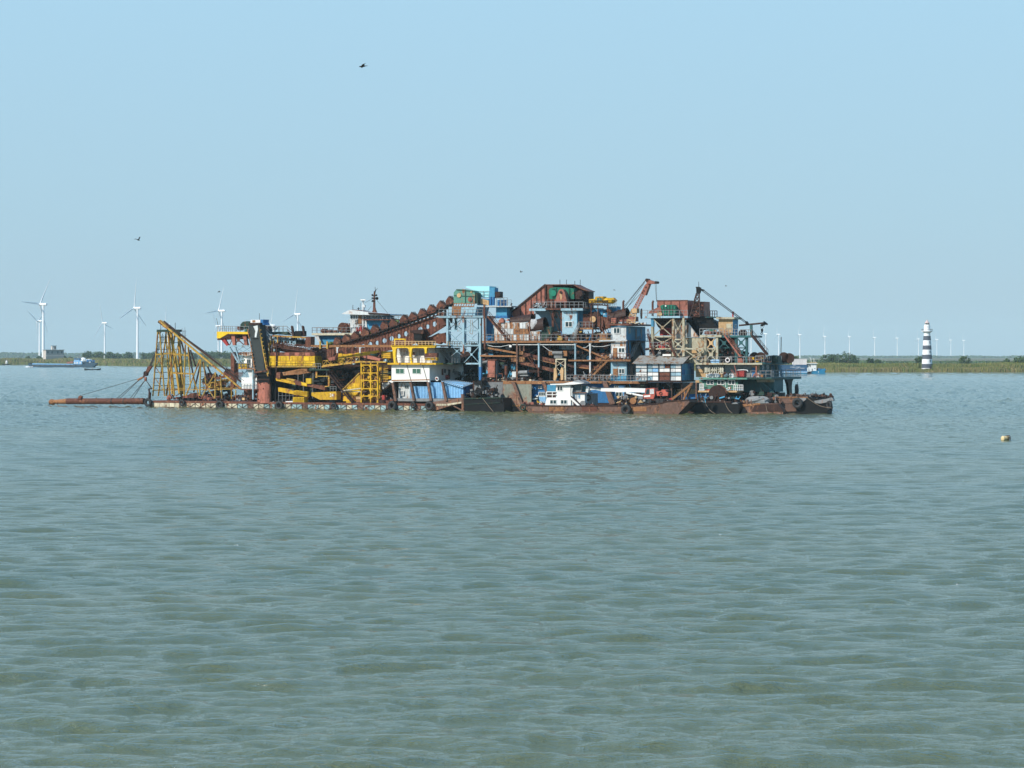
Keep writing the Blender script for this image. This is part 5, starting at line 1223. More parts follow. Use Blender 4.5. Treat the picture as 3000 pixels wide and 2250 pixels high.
rt = m().box(115, 1002, 196, 1205, 2.4, 2).put('red_tank', pink, B); m().box(110, 998, 215, 1010, 2.3, 2.4).put('tank_top', rus, B); m().box(200, 1010, 220, 1210, 3, 1).put('grey_duct', gry, B)
k = m(); k.bar(G(328, 1178, 2.6), G(328, 1072, 2.6), 0.62, None, 14); k.bar(G(328, 1215, 2.6), G(328, 1178, 2.6), 0.25, None, 8); k.put('red_filter_drum', rus, B)
m().box(395, 1140, 440, 1215, 3, 1).box(1395, 950, 1500, 1010, 2.5, 2).put('pale_box', owht, B)
m().line([(100, 828, 1.9), (180, 850, 1.9), (260, 852, 1.9), (370, 830, 1.9)], 0.09).line([(1290, 835, 1.9), (1350, 850, 1.9), (1450, 850, 1.9), (1540, 828, 1.9)], 0.09).line([(1130, 828, 1.9), (1200, 865, 1.9), (1250, 860, 1.9), (1290, 830, 1.9)], 0.07).line([(750, 840, 1.9), (830, 900, 1.9), (860, 905, 1.9)], 0.07).put('sagging_cable', owht, B)
m().bar((1130, 1080, 1.9), (1400, 800, 1.9), 0.08).bar((1300, 1180, 1.8), (1440, 1040, 1.8), 0.12).bar((580, 940, 1.9), (690, 880, 1.9), 0.08).bar((835, 1060, 1.9), (835, 1240, 1.9), 0.1).put('stay_wire', rope, B)
m().box(362, 832, 388, 858, 1.8, 0.3).put('floodlight', wht, B)
m().box(970, 815, 1110, 885, 5, 1).put('pale_duct', lbl, B)
for i in range(9): m().disc(1030+i*22, 918, 3, 0.28, 0.8, 10).put('conveyor_roller', drus, B)
for i in range(8): m().disc(600+i*18, 1135, 3, 0.28, 0.8, 10).put('conveyor_roller', drus, B)
m().box(1045, 1003, 1582, 1020, 1.5, 8).put('mid_deck', orus, B)
m().rail((1025, 1240, 1.4), (1580, 1240, 1.4), 1.0, 12, 0.08).put('main_deck_railing', gry, B)
clutter(B, 'deck_scrap', 50, 1215, 740, 1248, 1.6, 4, 70, [drus, gry, rus, hulw, blk], 42, 0.7)
clutter(B, 'deck_scrap', 1020, 1190, 1560, 1245, 2, 5, 70, [drus, rus, orus, gry], 43, 0.9)
m().bar((215, 1250, 1.5), (218, 1170, 1.5), 0.12).line([(285, 1245, 1.5), (285, 1165, 1.5), (240, 1165, 1.5)], 0.15).line([(120, 1210, 1.4), (125, 1160, 1.4), (185, 1160, 1.4), (190, 1210, 1.4)], 0.1).put('handrail_hoop', rus, B)
# main deck edge and hull side
m().box(-60, 1250, 300, 1262, 1.2, 12).put('deck_edge', drus, B)
m().box(290, 1248, 770, 1284, 1.0, 0.6).box(770, 1250, 1530, 1276, 1.0, 0.6).put('orange_deck_edge', orus, B)
m().box(96, 1262, 288, 1600, 1.1, 0.4).put('shadow_grey_plate', gry, B)  # dark grey stands for the shadow on this part of the hull
m().poly([(290, 1284), (448, 1284), (448, 1520), (300, 1520)], 0.9, 0.5).put('side_plate', hulr, B)
m().box(290, 1286, 447, 1520, 0.86, 0.03).put('side_sheet', mold, B); m().box(451, 1286, 620, 1520, 0.86, 0.03).put('side_sheet', mold, B)
m().box(310, 1520, 520, 1545, 0.7, 0.6).put('rubbing_strake', orus, B); m().box(330, 1545, 520, 1600, 0.8, 0.6).put('lower_hull_plate', hulr, B)
m().poly([(387, 1262), (425, 1262), (530, 1540), (500, 1545)], 0.2, 0.7).put('slanting_fender', hulr, B)
m().poly([(735, 1262), (775, 1262), (835, 1420), (795, 1420)], 0.0, 0.7).put('slanting_fender', hulr, B)
m().box(625, 1284, 1600, 1500, 2.2, 0.4).put('blue_hull_house', dbl, B)
hc = m().box(702, 1376, 785, 1440, 1.9, 1.0).put('deck_cabin', wht, B); window(hc, 706, 1376, 783, 1422, 1.9, owht, glassm, 3)
m().poly([(702, 1432), (785, 1432), (785, 1515), (725, 1515)], 1.8, 1).put('cyan_panel', sbl, B)
m().box(697, 1305, 742, 1338, 1.9, 0.4).put('air_conditioner', owht, B); m().disc(712, 1322, 1.85, 0.22, 0.05).put('fan_grille', gry, B)
m().poly([(785, 1284), (900, 1284), (885, 1300), (820, 1300), (805, 1330), (795, 1330)], 1.0, 0.4).put('arch_gusset', orus, B)
clutter(B, 'hull_side_parts', 630, 1300, 700, 1500, 1.5, 2.2, 14, [dbl, blk, owht], 44, 0.6)
tile('Fq')
m().poly([(55, 1258), (105, 1255), (205, 1510), (140, 1520)], 0.0, 0.8).put('slanting_fender', hulr, B)
m().poly([(110, 1285), (160, 1285), (135, 1300), (125, 1330)], 0.9, 0.3).put('arch_gusset', tan, B)
m().box(100, 1250, 580, 1280, 0.9, 0.6).put('orange_deck_edge', orus, B)
cw = m().box(195, 1300, 308, 1480, 1.6, 1.0).put('blue_deck_cabin', sbl, B); window(cw, 212, 1374, 290, 1430, 1.6, wht, glassm); window(cw, 196, 1300, 245, 1330, 1.6, owht, glassm)
m().box(310, 1285, 980, 1480, 4, 0.5).put('dark_hull_side', blk, B)
for x in (695, 855, 975, 1143): m().box(x-8, 1268, x+8, 1480, 0.8, 0.4).put('shed_column', hulr, B)
m().stairs((862, 1330, 2), (800, 1270, 2), 0.9, 6).put('short_stairs', gry, B)
clutter(B, 'deck_machinery', 300, 1310, 1000, 1470, 2, 4, 80, [blk, drus, dgr, tbl], 45, 1.0)
# --- blue stair tower
bt = m().box(156, 615, 334, 1245, 1.8, 12.5).put('blue_stair_tower', tbl, B)
m().box(158, 628, 333, 776, 1.72, 0.1).put('upper_front_wall', owht, bt); m().box(158, 790, 333, 1000, 1.72, 0.1).put('middle_front_wall', rusw, bt); m().box(160, 1030, 338, 1190, 1.72, 0.1).put('lower_front_wall', lbl, bt)
m().box(168, 850, 330, 998, 1.66, 0.06).put('cream_wall_patch', owht, bt)
for a in ((188, 632, 263, 700), (245, 864, 318, 920), (248, 1105, 316, 1165)): window(bt, *a, 1.66, wht, glassm)
m().box(181, 866, 230, 990, 1.6, 0.08).put('orange_door', orus, bt); m().box(182, 1106, 236, 1195, 1.6, 0.08).put('orange_door', orus, bt)
zt_ = Zp(590, 330, 1.8); ut = U(334, 1.8)
m().ubox(U(118, 1.2), ut+1.2, 1.2, 15.5, zt_-0.25, zt_+0.05).put('tower_roof', rus, B)
m().rail((140, 590, 1.4), (330, 590, 1.4), 0.9, 5).put('roof_railing', drus, B)
clutter(B, 'roof_rubble', 140, 580, 560, 592, 2, 11, 50, [rus, owht, tan, hulw], 46, 0.5)
swindow(bt, ut, 3.2, 4.4, Zp(700, 330, 1.8), Zp(632, 330, 1.8), lbl); 
for v0 in (7.6, 11.0): m().ubox(ut, ut+0.07, v0, v0+0.9, Zp(760, 330, 1.8), Zp(640, 330, 1.8)).put('side_door', gry, bt)
m().ubox(ut, ut+1.3, 4, 15, Zp(780, 330, 1.8)-0.15, Zp(780, 330, 1.8)).put('side_landing', drus, B)
m().rail(Vector((ut+1.3, 7, Zp(780, 330, 1.8))), Vector((ut+1.3, 14.8, Zp(780, 330, 1.8))), 1.3, 7).put('landing_railing', tbl, B)
m().stairs(Vector((ut+0.7, 2.6, Zp(965, 330, 1.8))), Vector((ut+0.7, 7.4, Zp(782, 330, 1.8))), 0.9, 12, 0.13).put('side_stairs', gry, B)
m().ubox(ut, ut+0.3, 5.0, 10.5, Zp(1200, 330, 1.8), Zp(800, 330, 1.8)).put('dark_side_opening', blk, bt)
m().bar(Vector((ut+0.5, 11.5, Zp(945, 330, 1.8))), Vector((ut+0.5, 8.2, Zp(790, 330, 1.8))), 0.4, 0.4).bar((360, 775, 2.2), (362, 1170, 2.2), 0.25).bar((395, 985, 2), (400, 1180, 2), 0.6).put('side_strut', blk, B)
k = m()
for i in range(9): z = Zp(800+i*18, 330, 1.8); k.ubox(ut, ut+0.12, 10.6, 14.2, z-0.06, z)
k.put('louvre', drus, bt)
m().box(130, 1000, 382, 1022, 0.6, 3).put('tower_balcony', orus, B)
m().rail((140, 1000, 0.65), (378, 1000, 0.65), 1.1, 6).put('balcony_railing', rus, B)
clutter(B, 'balcony_clutter', 145, 975, 370, 1000, 0.8, 1.5, 20, [rus, owht, drus], 47, 0.5)
m().box(142, 938, 160, 978, 0.9, 0.5).box(146, 1165, 162, 1190, 0.9, 0.5).put('white_tank', wht, B)
m().rail((35, 1245, 0.9), (580, 1245, 0.9), 1.0, 14, 0.08).put('main_deck_railing', gry, B)
m().pipe((20, 787, 1.2), (345, 780, 1.2), 0.14).put('pale_pipe', owht, B)
m().xb(60, 600, 130, 720, 3, 0.12).bar((45, 620, 3), (110, 760, 3), 0.2).put('rust_frame', rus, B)
for y in (705, 765): m().bar((0, y, 1.6), (155, y, 1.6), 0.1).put('side_rail', tan, B)
m().poly([(85, 590), (160, 578), (160, 640), (110, 640)], 2.4, 2).put('brown_bin', rus, B)
clutter(B, 'rust_heap', 0, 940, 150, 1100, 2, 4, 60, [rus, drus, orus], 48, 0.9)
# --- hopper, winch and steel frame right of the tower
m().tube(G(150, 540, 6), G(360, 500, 6), 1.3, 0.1, 14, 0.05, math.pi-.05, r2=1.7).put('half_round_cover', drus, B)
m().torus((510, 470, 6.5), 0.9, 0.12, (0.9, 0.4, 0)).put('hoop', drus, B)
m().box(130, 505, 440, 560, 5, 2).put('red_trough', pink, B)
for x, y in ((300, 322), (640, 325)): m().line([(x, 570, 5), (x, y+6, 5), (x+12, y, 5)], 0.42, 10).put('exhaust_pipe', rus, B)
rh = m().poly([(692, 318), (1046, 314), (1046, 500), (690, 500)], 6, 4).put('red_hopper', pink, B)
k = m()
for x in (770, 850, 950): k.bar((x, 318, 5.95), (x, 500, 5.95), 0.09)
k.bar((690, 318, 5.95), (1046, 315, 5.95), 0.14).put('hopper_rib', rus, rh)
m().poly([(1110, 332), (1236, 330), (1240, 500), (1112, 500)], 7, 4).put('red_hopper', pink, B)
pw = m().poly([(590, 470), (596, 445), (700, 396), (732, 398), (742, 452), (690, 460)], 4, 1.6).put('red_wedge', pink, B)
wg = m().poly([(728, 380), (750, 367), (880, 367), (902, 390), (905, 440), (890, 488), (780, 488), (730, 430)], 4.2, 3).put('green_winch', grn, B)
k = m()
for x in (765, 800, 835, 870): k.bar((x, 372, 4.1), (x, 485, 4.1), 0.09)
k.bar((730, 420, 4.1), (905, 420, 4.1), 0.09).put('winch_rib', dgr, wg); m().box(783, 372, 797, 388, 4.0, 0.1).put('white_plate', wht, wg)
m().disc(725, 475, 3.9, 0.4, 0.5).box(690, 440, 730, 490, 4, 1).put('rust_drum', tan, B)
m().box(520, 497, 955, 520, 2.6, 8).put('pale_platform', lbl, B); m().box(955, 497, 1045, 520, 3.4, 7).put('pale_platform', lbl, B)
m().rail((520, 497, 2.7), (950, 497, 2.7), 1.1, 7, 0.09).rail((955, 497, 3.5), (1045, 497, 3.5), 1.1, 2).rail((1112, 500, 6.6), (1240, 500, 6.6), 1.0, 3).put('platform_railing', gry, B)
m().box(620, 520, 1045, 540, 3.2, 6).put('underbeam', drus, B)
for x, y0, y1 in ((634, 620, 885), (876, 520, 960), (996, 520, 962)): m().box(x-13, y0, x+13, y1, 2.8, 0.7).put('frame_column', crm, B)
m().box(622, 520, 650, 620, 3, 0.7).put('dark_column', tbl, B)
for y0, x0, x1 in ((728, 648, 865), (868, 600, 1220), (760, 890, 985)): m().box(x0, y0, x1, y0+16, 2.9, 0.4).put('frame_beam', crm, B)
for a in ((655, 540, 858, 722, 0.26), (655, 750, 858, 862, 0.24), (885, 540, 988, 760, 0.2), (885, 778, 988, 866, 0.22), (885, 890, 988, 1000, 0.2), (1008, 885, 1232, 1040, 0.26)):
    m().xb(*a[:4], 2.9, a[4], plate=0.3 if a[4] > 0.22 else 0.25).put('frame_brace', crm, B)
m().box(722, 636, 860, 722, 6, 2).put('dark_red_hopper', red, B); m().poly([(655, 530), (860, 530), (860, 640), (720, 640), (700, 620)], 7, 1).put('dark_red_plate', drus, B)
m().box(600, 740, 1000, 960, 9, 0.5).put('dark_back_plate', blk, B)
m().poly([(862, 520), (990, 520), (1010, 560), (1050, 580), (1172, 742), (1010, 742), (1005, 1040), (870, 1040)], 4.2, 0.5).put('pale_hopper_wall', rusw, B)
m().poly([(1010, 745), (1175, 745), (1240, 800), (1240, 1040), (1010, 1040)], 4.4, 0.5).put('cream_hopper_wall', crm, B)
m().poly([(1030, 890), (1150, 895), (1160, 960), (1100, 985), (1040, 960)], 4.36, 0.04).put('rust_patch', tan, B)
m().poly([(1040, 500), (1300, 500), (1380, 640), (1200, 660), (1165, 735), (1020, 570)], 6.5, 2).put('painted_hopper_shadow', blk, B)  # added black sheet standing for the shadow beside the hopper
m().box(600, 800, 830, 870, 4, 0.3).put('red_screen', red, B); m().box(780, 800, 860, 860, 3.6, 0.6).put('red_box', pink, B)
m().stairs((900, 960, 2.2), (820, 805, 2.2), 0.9, 10).stairs((650, 950, 2.4), (575, 700, 2.4), 0.8, 10).put('steep_stairs', rus, B)
m().rail((600, 868, 2.4), (840, 868, 2.4), 1.1, 5).put('gangway_railing', gry, B)
m().box(755, 937, 850, 960, 3, 2).put('white_box', wht, B)
clutter(B, 'frame_machinery', 600, 880, 960, 960, 3.5, 7, 50, [blk, drus, owht, gry], 49, 0.9)
# corrugated shed on the deck: a thing of its own
sx = thing('corrugated_shed', 'patchwork white, blue and rust sheet metal shed with grey corrugated roof on the dredger deck', 'shed', (440, 1246, -0.4))
zb_, zt_ = Zp(1243, 700, -0.4), Zp(1045, 700, -0.4); u0, u1 = U(440, -0.4), U(972, -0.4)
m().ubox(u0, u1, -0.34, 8.3, zb_, zt_).put('wall', lbl, sx)
panels(sx, 'wall_sheet', 441, 1047, 972, 1243, 8, 4, -0.36, [lbl, wht, owht, wht, sbl, wht, lbl, owht], 0.06, 0.05, skip=tuple((i, j) for i in (4, 5) for j in (0, 1)))
for x0, x1, y0, y1 in ((712, 776, 1148, 1240), (778, 840, 1100, 1240), (779, 838, 1052, 1098)): m().box(x0, y0, x1, y1, -0.42, 0.05).put('rust_sheet', rus, sx)
k = m()
for y in (1048, 1100, 1145, 1190): k.bar((440, y, -0.45), (972, y, -0.45), 0.09)
for x in (440, 577, 712, 843, 972): k.bar((x, 1046, -0.47), (x, 1243, -0.47), 0.12)
k.put('wall_rail', blk, sx)
nn = 4
for i in range(nn):
    for j in range(3):
        v0 = -0.3+i*2.15; h_ = (zt_-zb_)/3; m().ubox(u1, u1+0.05, v0, v0+2.05, zb_+j*h_+0.03, zb_+(j+1)*h_-0.03).put('end_sheet', [tbl, dbl, tbl][(i+j) % 3] if j else tbl, sx)
rid = Zp(955, 700, 3.9)
k = m(); nn = 60
for i in range(nn):
    ua = u0-0.5+(u1-u0+1.0)*i/nn; ub = u0-0.5+(u1-u0+1.0)*(i+1)/nn; r1 = 0.05 if i % 2 else 0; r2 = 0.05-r1
    k.hexa([(ua, -1.0, zt_-0.1+r1), (ub, -1.0, zt_-0.1+r2), (ub, 4.0, rid-0.06+r2), (ua, 4.0, rid-0.06+r1), (ua, -1.0, zt_-0.04+r1), (ub, -1.0, zt_-0.04+r2), (ub, 4.0, rid+r2), (ua, 4.0, rid+r1)])
k.put('front_roof_slope', paint('grey_roof_sheet', (0.36, 0.36, 0.33), 0.5, (0.22, 0.12, 0.07), (0.3, 0.2, 0.13), streak=0.2), sx)
m().sheet([Vector((u0-.5, 4, rid)), Vector((u1+.5, 4, rid)), Vector((u1+.5, 9, zt_)), Vector((u0-.5, 9, zt_))], 0.06).put('back_roof_slope', drus, sx)
m().add([(u1-0.05, -0.3, zt_), (u1-0.05, 8.3, zt_), (u1-0.05, 4, rid-0.1), (u1, -0.3, zt_), (u1, 8.3, zt_), (u1, 4, rid-0.1)], [(0, 1, 2), (5, 4, 3), (0, 3, 4, 1), (1, 4, 5, 2), (2, 5, 3, 0)]).put('gable', drus, sx)
k = m()
for i in range(9): k.bar(Vector((u1+0.1, -0.5+i*0.55, zt_+0.02+(rid-zt_)*(i*0.55)/4.6)), Vector((u1+0.1, 4, zt_+0.02+(rid-zt_)*(i*0.55)/4.6)), 0.1)
k.put('gable_slat', rus, sx)
m().box(560, 1243, 978, 1262, -0.6, 9.5).put('shed_floor', drus, B)
m().rail((440, 1240, -1.1), (575, 1240, -1.1), 1.1, 4, 0.09).put('shed_railing', gry, B)
# pink lattice crane (slews on its own base)
cr = thing('lattice_crane', 'pink lattice boom crane leaning right above the blue stair tower', 'crane', (385, 575, 5))
k = m(); k.mast([(340, 570, 5), (432, 575, 5), (432, 575, 6.6), (340, 570, 6.6)], [(400, 420, 5.3), (455, 430, 5.3), (455, 430, 6.3), (400, 420, 6.3)], 5, 0.2); k.put('boom_foot', tan, cr)
k = m(); k.mast([(412, 415, 5.3), (458, 430, 5.3), (458, 430, 6.3), (412, 415, 6.3)], [(512, 235, 5.3), (548, 250, 5.3), (548, 250, 6.3), (512, 235, 6.3)], 7, 0.15); k.put('lattice_boom', pink, cr)
m().poly([(500, 238), (548, 140), (572, 118), (604, 126), (555, 258)], 5.2, 1.2).put('plated_boom', pink, cr)
for x, y in ((537, 205), (562, 165), (520, 228)): m().disc(x, y, 5.15, 0.16, 0.1, 10).put('lightening_hole', drus, cr)
m().poly([(552, 85), (570, 72), (605, 82), (650, 96), (684, 103), (680, 120), (640, 124), (600, 126), (575, 125), (566, 105)], 5.0, 1.5).put('boom_head', pink, cr)
m().disc(570, 80, 4.9, 0.3, 1.6, 14).disc(675, 108, 4.9, 0.25, 1.6, 14).put('head_sheave', drus, cr)
m().box(400, 408, 455, 462, 4.9, 1.8).put('boom_collar', tan, cr)
for i, (a, b) in enumerate(((560, 78), (552, 92), (500, 240), (548, 110))): m().bar((a, b, 5.2+i*0.3), (278+i*12, 425+i*8, 5.5), 0.075).put('pendant_wire', rope, cr)
m().bar((668, 122, 5.2), (684, 330, 5.2), 0.05).bar((682, 120, 5.8), (688, 330, 5.8), 0.05).put('hoist_wire', rope, cr)
m().box(230, 425, 290, 460, 5, 1.5).put('counterweight', drus, cr)
# ================================================================= right-hand dredger with the cream towers
frame(FB); tile('H')
C = thing('sorting_dredger', 'cream and teal dredger with red stairs and tan hut at the right end', 'dredger', (300, 1590, 4))
tile('S')
m().box(2035, 1165, 2372, 1215, 6, 16).put('hull', drus, C)
tile('H')
# deck slab, wall under it
m().box(-48, 1040, 722, 1060, 2.6, 17).put('boat_deck', crm, C)
m().rail((-40, 1040, 2.65), (715, 1040, 2.65), 1.15, 11, 0.08).put('deck_railing', gry, C)
wl = m().box(-45, 1062, 692, 1205, 4.4, 15).put('deckhouse_wall', tan, C)
m().box(-45, 1062, 600, 1108, 4.34, 0.06).put('deck_shade_strip', gry, wl); m().box(270, 1108, 600, 1205, 4.34, 0.06).put('grey_wall_panel', gry, wl); m().box(600, 1130, 690, 1205, 4.33, 0.07).put('white_wall_panel', owht, wl)  # grey strip at the top paints the shade under the deck
m().bar((-45, 1152, 4.3), (250, 1152, 4.3), 0.06).bar((145, 1062, 4.2), (145, 1130, 4.2), 0.12).bar((285, 1062, 4.2), (285, 1150, 4.2), 0.1).put('wall_batten', drus, wl)
window(wl, 400, 1095, 460, 1118, 4.34, gry); m().box(605, 1095, 640, 1200, 4.25, 0.08).put('door', dbl, wl)
m().bar((655, 1040, 3), (655, 1200, 3), 0.22).bar((655, 1150, 3), (615, 1200, 3), 0.2).bar((655, 1150, 3), (690, 1195, 3), 0.15).put('red_post', pink, C)
# end face (right-hand end of the ship)
uE = U(692, 4.4); zt = Zp(1040, 692, 4.4); zb = Zp(1205, 692, 4.4)
m().ubox(uE-0.3, uE+0.02, 4.41, 19.5, zb, zt).put('end_wall', tgr, C)
for v0 in (6.0, 9.4, 13.2): swindow(C, uE+0.02, v0, v0+1.9, zb+0.9, zb+2.4, tbl)
for v0 in (12.2, 17): m().ubox(uE, uE+0.08, v0, v0+0.8, zb, zb+2.2).put('end_door', dgr, C)
m().ubox(uE-0.5, uE+1.3, 3.0, 22.5, zt-0.25, zt+0.15).put('upper_end_balcony', tgr, C)
m().rail(Vector((uE+1.2, 3.1, zt+.15)), Vector((uE+1.2, 22.3, zt+.15)), 1.2, 14, 0.09).rail(Vector((uE-.4, 3.0, zt+.15)), Vector((uE+1.2, 3.0, zt+.15)), 1.2, 1, 0.09).put('end_railing', gry, C)
m().ubox(uE-0.5, uE+2.6, 3.4, 27, zb-0.5, zb-0.05).put('lower_end_balcony', tgr, C)
m().poly([(655, 1235), (858, 1232), (858, 1262), (665, 1262)], 3.0, 0.4).put('cream_fascia', crm, C)
m().rail(Vector((uE+2.5, 3.5, zb)), Vector((uE+2.5, 26.8, zb)), 1.3, 17, 0.1).rail(Vector((uE-.4, 26.9, zb)), Vector((uE+2.5, 26.9, zb)), 1.3, 2, 0.1).rail(Vector((uE-1.5, 3.4, zb)), Vector((uE+2.5, 3.4, zb)), 1.2, 4, 0.1).put('end_railing', gry, C)
m().ubox(uE-3, uE+0.6, 6.5, 17.5, zb-3.8, zb-0.5).put('lower_end_wall', tgr, C)
m().ubox(uE+0.6, uE+0.68, 13.2, 14.2, zb-3.3, zb-1.6).put('end_door', pgrn, C)
m().stairs(Vector((uE+1.3, 7.5, zb-0.5)), Vector((uE+1.3, 10.8, zb-3.6)), 0.9, 9).stairs(Vector((uE+0.7, 15.5, zt)), Vector((uE+0.7, 18.6, zb)), 0.9, 10).put('end_stairs', tbl, C)
k = m(); w0 = 2.7
pr = [(19.5, zb-0.5), (25.2, zb-0.5), (24.3, zb-0.9), (23.7, zb-1.9), (23.9, zb-3.2), (25.2, zb-5.0), (21.4, zb-5.0), (21.6, zb-3.2), (21.0, zb-1.7)]
vs = [(uE+1.0, v, z) for v, z in pr]+[(uE+1.5, v, z) for v, z in pr]; n = len(pr)
k.add(vs, [tuple(range(n)), tuple(range(2*n-1, n-1, -1))]+[(i, i+n, (i+1) % n+n, (i+1) % n) for i in range(n)]); k.put('curved_bracket', blk, C)
m().poly([(690, 1262), (730, 1262), (900, 1420), (870, 1430)], 3.2, 0.5).put('slanting_fender', tgr, C)
m().poly([(560, 1245), (850, 1262), (850, 1350), (760, 1380), (560, 1350)], 6, 0.5).put('lower_side_wall', tgr, C)
for i in range(7): m().bar((765, 1278+i*16, 5.9), (850, 1278+i*16, 5.9), 0.08).put('louvre_slat', gry, C)
m().torus((735, 1300, 5.7), 1.1, 0.1, (0, 1, 0)).put('hose_reel', tbl, C)
# hut on the upper platform
m().box(0, 716, 252, 742, 3.4, 6).put('upper_platform', crm, C); m().box(252, 722, 600, 745, 3.6, 8).put('upper_platform', tgr, C)
m().rail((0, 716, 3.45), (270, 716, 3.45), 1.2, 7, 0.1).rail((300, 722, 3.7), (440, 722, 3.7), 1.2, 4, 0.1).rail((470, 722, 3.7), (598, 722, 3.7), 1.1, 4, 0.1).put('platform_railing', gry, C)
ht = m().box(218, 535, 382, 716, 4.6, 3.7).put('machine_hut', tan, C)
m().box(308, 585, 372, 640, 4.55, 0.06).put('cream_shutter', crm, ht)
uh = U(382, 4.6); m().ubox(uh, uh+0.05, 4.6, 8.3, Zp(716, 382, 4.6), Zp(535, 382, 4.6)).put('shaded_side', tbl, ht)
swindow(ht, uh+0.06, 5.6, 7.0, Zp(630, 382, 4.6), Zp(590, 382, 4.6))
m().box(190, 510, 400, 533, 4.0, 5.4).put('hut_roof', crm, ht)
m().bar((384, 510, 5), (384, 460, 5), 0.25).bar((376, 455, 5), (396, 455, 5), 0.35).bar((386, 445, 5), (386, 475, 5), 0.25).put('red_lamp_post', red, C)
m().poly([(50, 700), (60, 670), (110, 662), (150, 690), (145, 710), (60, 712)], 3.9, 1.2).put('red_winch_cover', pink, C); m().box(105, 655, 165, 675, 4.4, 1).put('green_motor', grn, C)
m().disc(150, 685, 3.7, 0.35, 0.6).put('winch_wheel', drus, C); clutter(C, 'platform_machinery', 160, 675, 250, 712, 4, 5, 14, [orus, pink, rus], 61, 0.7)
m().disc(490, 695, 4, 0.7, 1.2).blob((510, 700, 5), .7, .7, .6).put('cable_drum', drus, C)
# legs and cross braces
for x0, x1, v, mt in ((52, 78, 3.6, crm), (185, 212, 3.6, crm), (196, 222, 8, tbl), (405, 430, 4, tgr), (528, 552, 4, tgr), (340, 360, 9, tgr)): m().box(x0, 742, x1, 1040, v, 0.7).put('platform_leg', mt, C)
for a, mt in (((85, 750, 180, 870, 0.28), tan), ((80, 880, 180, 1000, 0.28), crm), ((-50, 880, 45, 1000, 0.28), crm), ((222, 750, 345, 870, 0.24), tgr), ((432, 752, 528, 860, 0.3), tgr), ((432, 868, 528, 960, 0.28), tgr)):
    m().xb(*a[:4], 3.9, a[4], plate=0.35).put('leg_brace', mt, C)
m().box(60, 868, 205, 884, 3.8, 0.4).put('leg_beam', crm, C); m().box(225, 860, 550, 872, 5, 0.4).put('leg_beam', tgr, C)
m().poly([(88, 750), (150, 750), (150, 860), (110, 880), (90, 840)], 6, 0.6).put('brown_hopper', rus, C)
m().box(0, 745, 60, 1040, 5, 0.5).put('pale_wall', crm, C); m().box(60, 870, 205, 1040, 6, 0.5).put('cream_wall', crm, C)
m().box(215, 745, 400, 1040, 10, 0.5).put('added_leg_backing', blk, C)  # added black backing that keeps the space behind the legs dark
m().poly([(-60, 640), (190, 620), (232, 636), (232, 650), (0, 652)], 6, 4).poly([(0, 500), (40, 500), (180, 560), (230, 640), (-40, 640)], 8, 3).put('shadow_hood', blk, C)  # hood coloured black for the shadow it lies in
m().box(-240, 510, 0, 525, 6.5, 4).put('dark_platform', drus, C)
m().rail((120, 510, 6), (200, 510, 6), 1.2, 3, 0.12).put('railing', drus, C)
m().box(60, 505, 200, 516, 6, 4).put('dark_platform', tgr, C)
st = m().stairs((470, 970, 3), (285, 720, 3), 1.0, 17, 0.13); st.put('red_stairs', pink, C)
st = m().stairs((775, 945, 3.4), (600, 722, 3.4), 1.0, 17, 0.16); st.put('red_stairs', drus, C)
clutter(C, 'platform_underparts', 210, 880, 540, 1030, 5, 9, 60, [blk, tgr, drus, rus, gry], 62, 1.0)
# derrick with boom: slews by itself
dk = thing('derrick_crane', 'dark lattice mast derrick with long wires and a horizontal boom with hanging hook', 'crane', (-70, 505, 6))
k = m(); k.mast([(-115, 505, 5.2), (0, 505, 5.2), (0, 505, 7.2), (-115, 505, 7.2)], [(-38, 235, 5.9), (-5, 235, 5.9), (-5, 235, 6.5), (-38, 235, 6.5)], 6, 0.2); k.put('lattice_mast', drus, dk)
m().poly([(-42, 165), (2, 165), (8, 195), (-10, 240), (-40, 240)], 5.8, 0.9).put('mast_head', blk, dk)
m().bar((-12, 170, 6), (-12, 100, 6), 0.07).bar((-45, 165, 6), (0, 165, 6), 0.2).put('whip_aerial', blk, dk)
m().poly([(5, 180), (45, 190), (48, 208), (10, 205)], 5.8, 0.6).put('head_block', blk, dk)
m().bar((40, 195, 5.9), (530, 560, 3.8), 0.12).bar((25, 203, 6.3), (520, 570, 4.0), 0.1).put('topping_wire', blk, dk)
m().bar((455, 606, 3.9), (755, 577, 3.9), 0.34, None, 8).put('boom', drus, dk)
m().poly([(520, 555), (545, 558), (568, 595), (530, 590)], 3.6, 0.6).poly([(738, 555), (780, 590), (776, 600), (735, 590)], 3.6, 0.6).put('boom_tackle', blk, dk)
m().poly([(738, 555), (780, 585), (778, 600), (745, 598), (720, 618), (700, 612), (705, 595), (735, 585)], 3.6, 0.6).put('boom_head', blk, dk)
m().bar((706, 615, 3.8), (712, 650, 3.8), 0.05).bar((755, 600, 3.8), (722, 650, 3.8), 0.05).poly([(706, 645), (727, 645), (729, 670), (718, 690), (709, 675)], 3.7, 0.4).torus((716, 700, 3.8), 0.18, 0.05, (0, 1, 0)).put('hook_block', blk, dk)
m().bar((596, 600, 4), (597, 722, 4), 0.45).put('boom_post', tgr, dk)
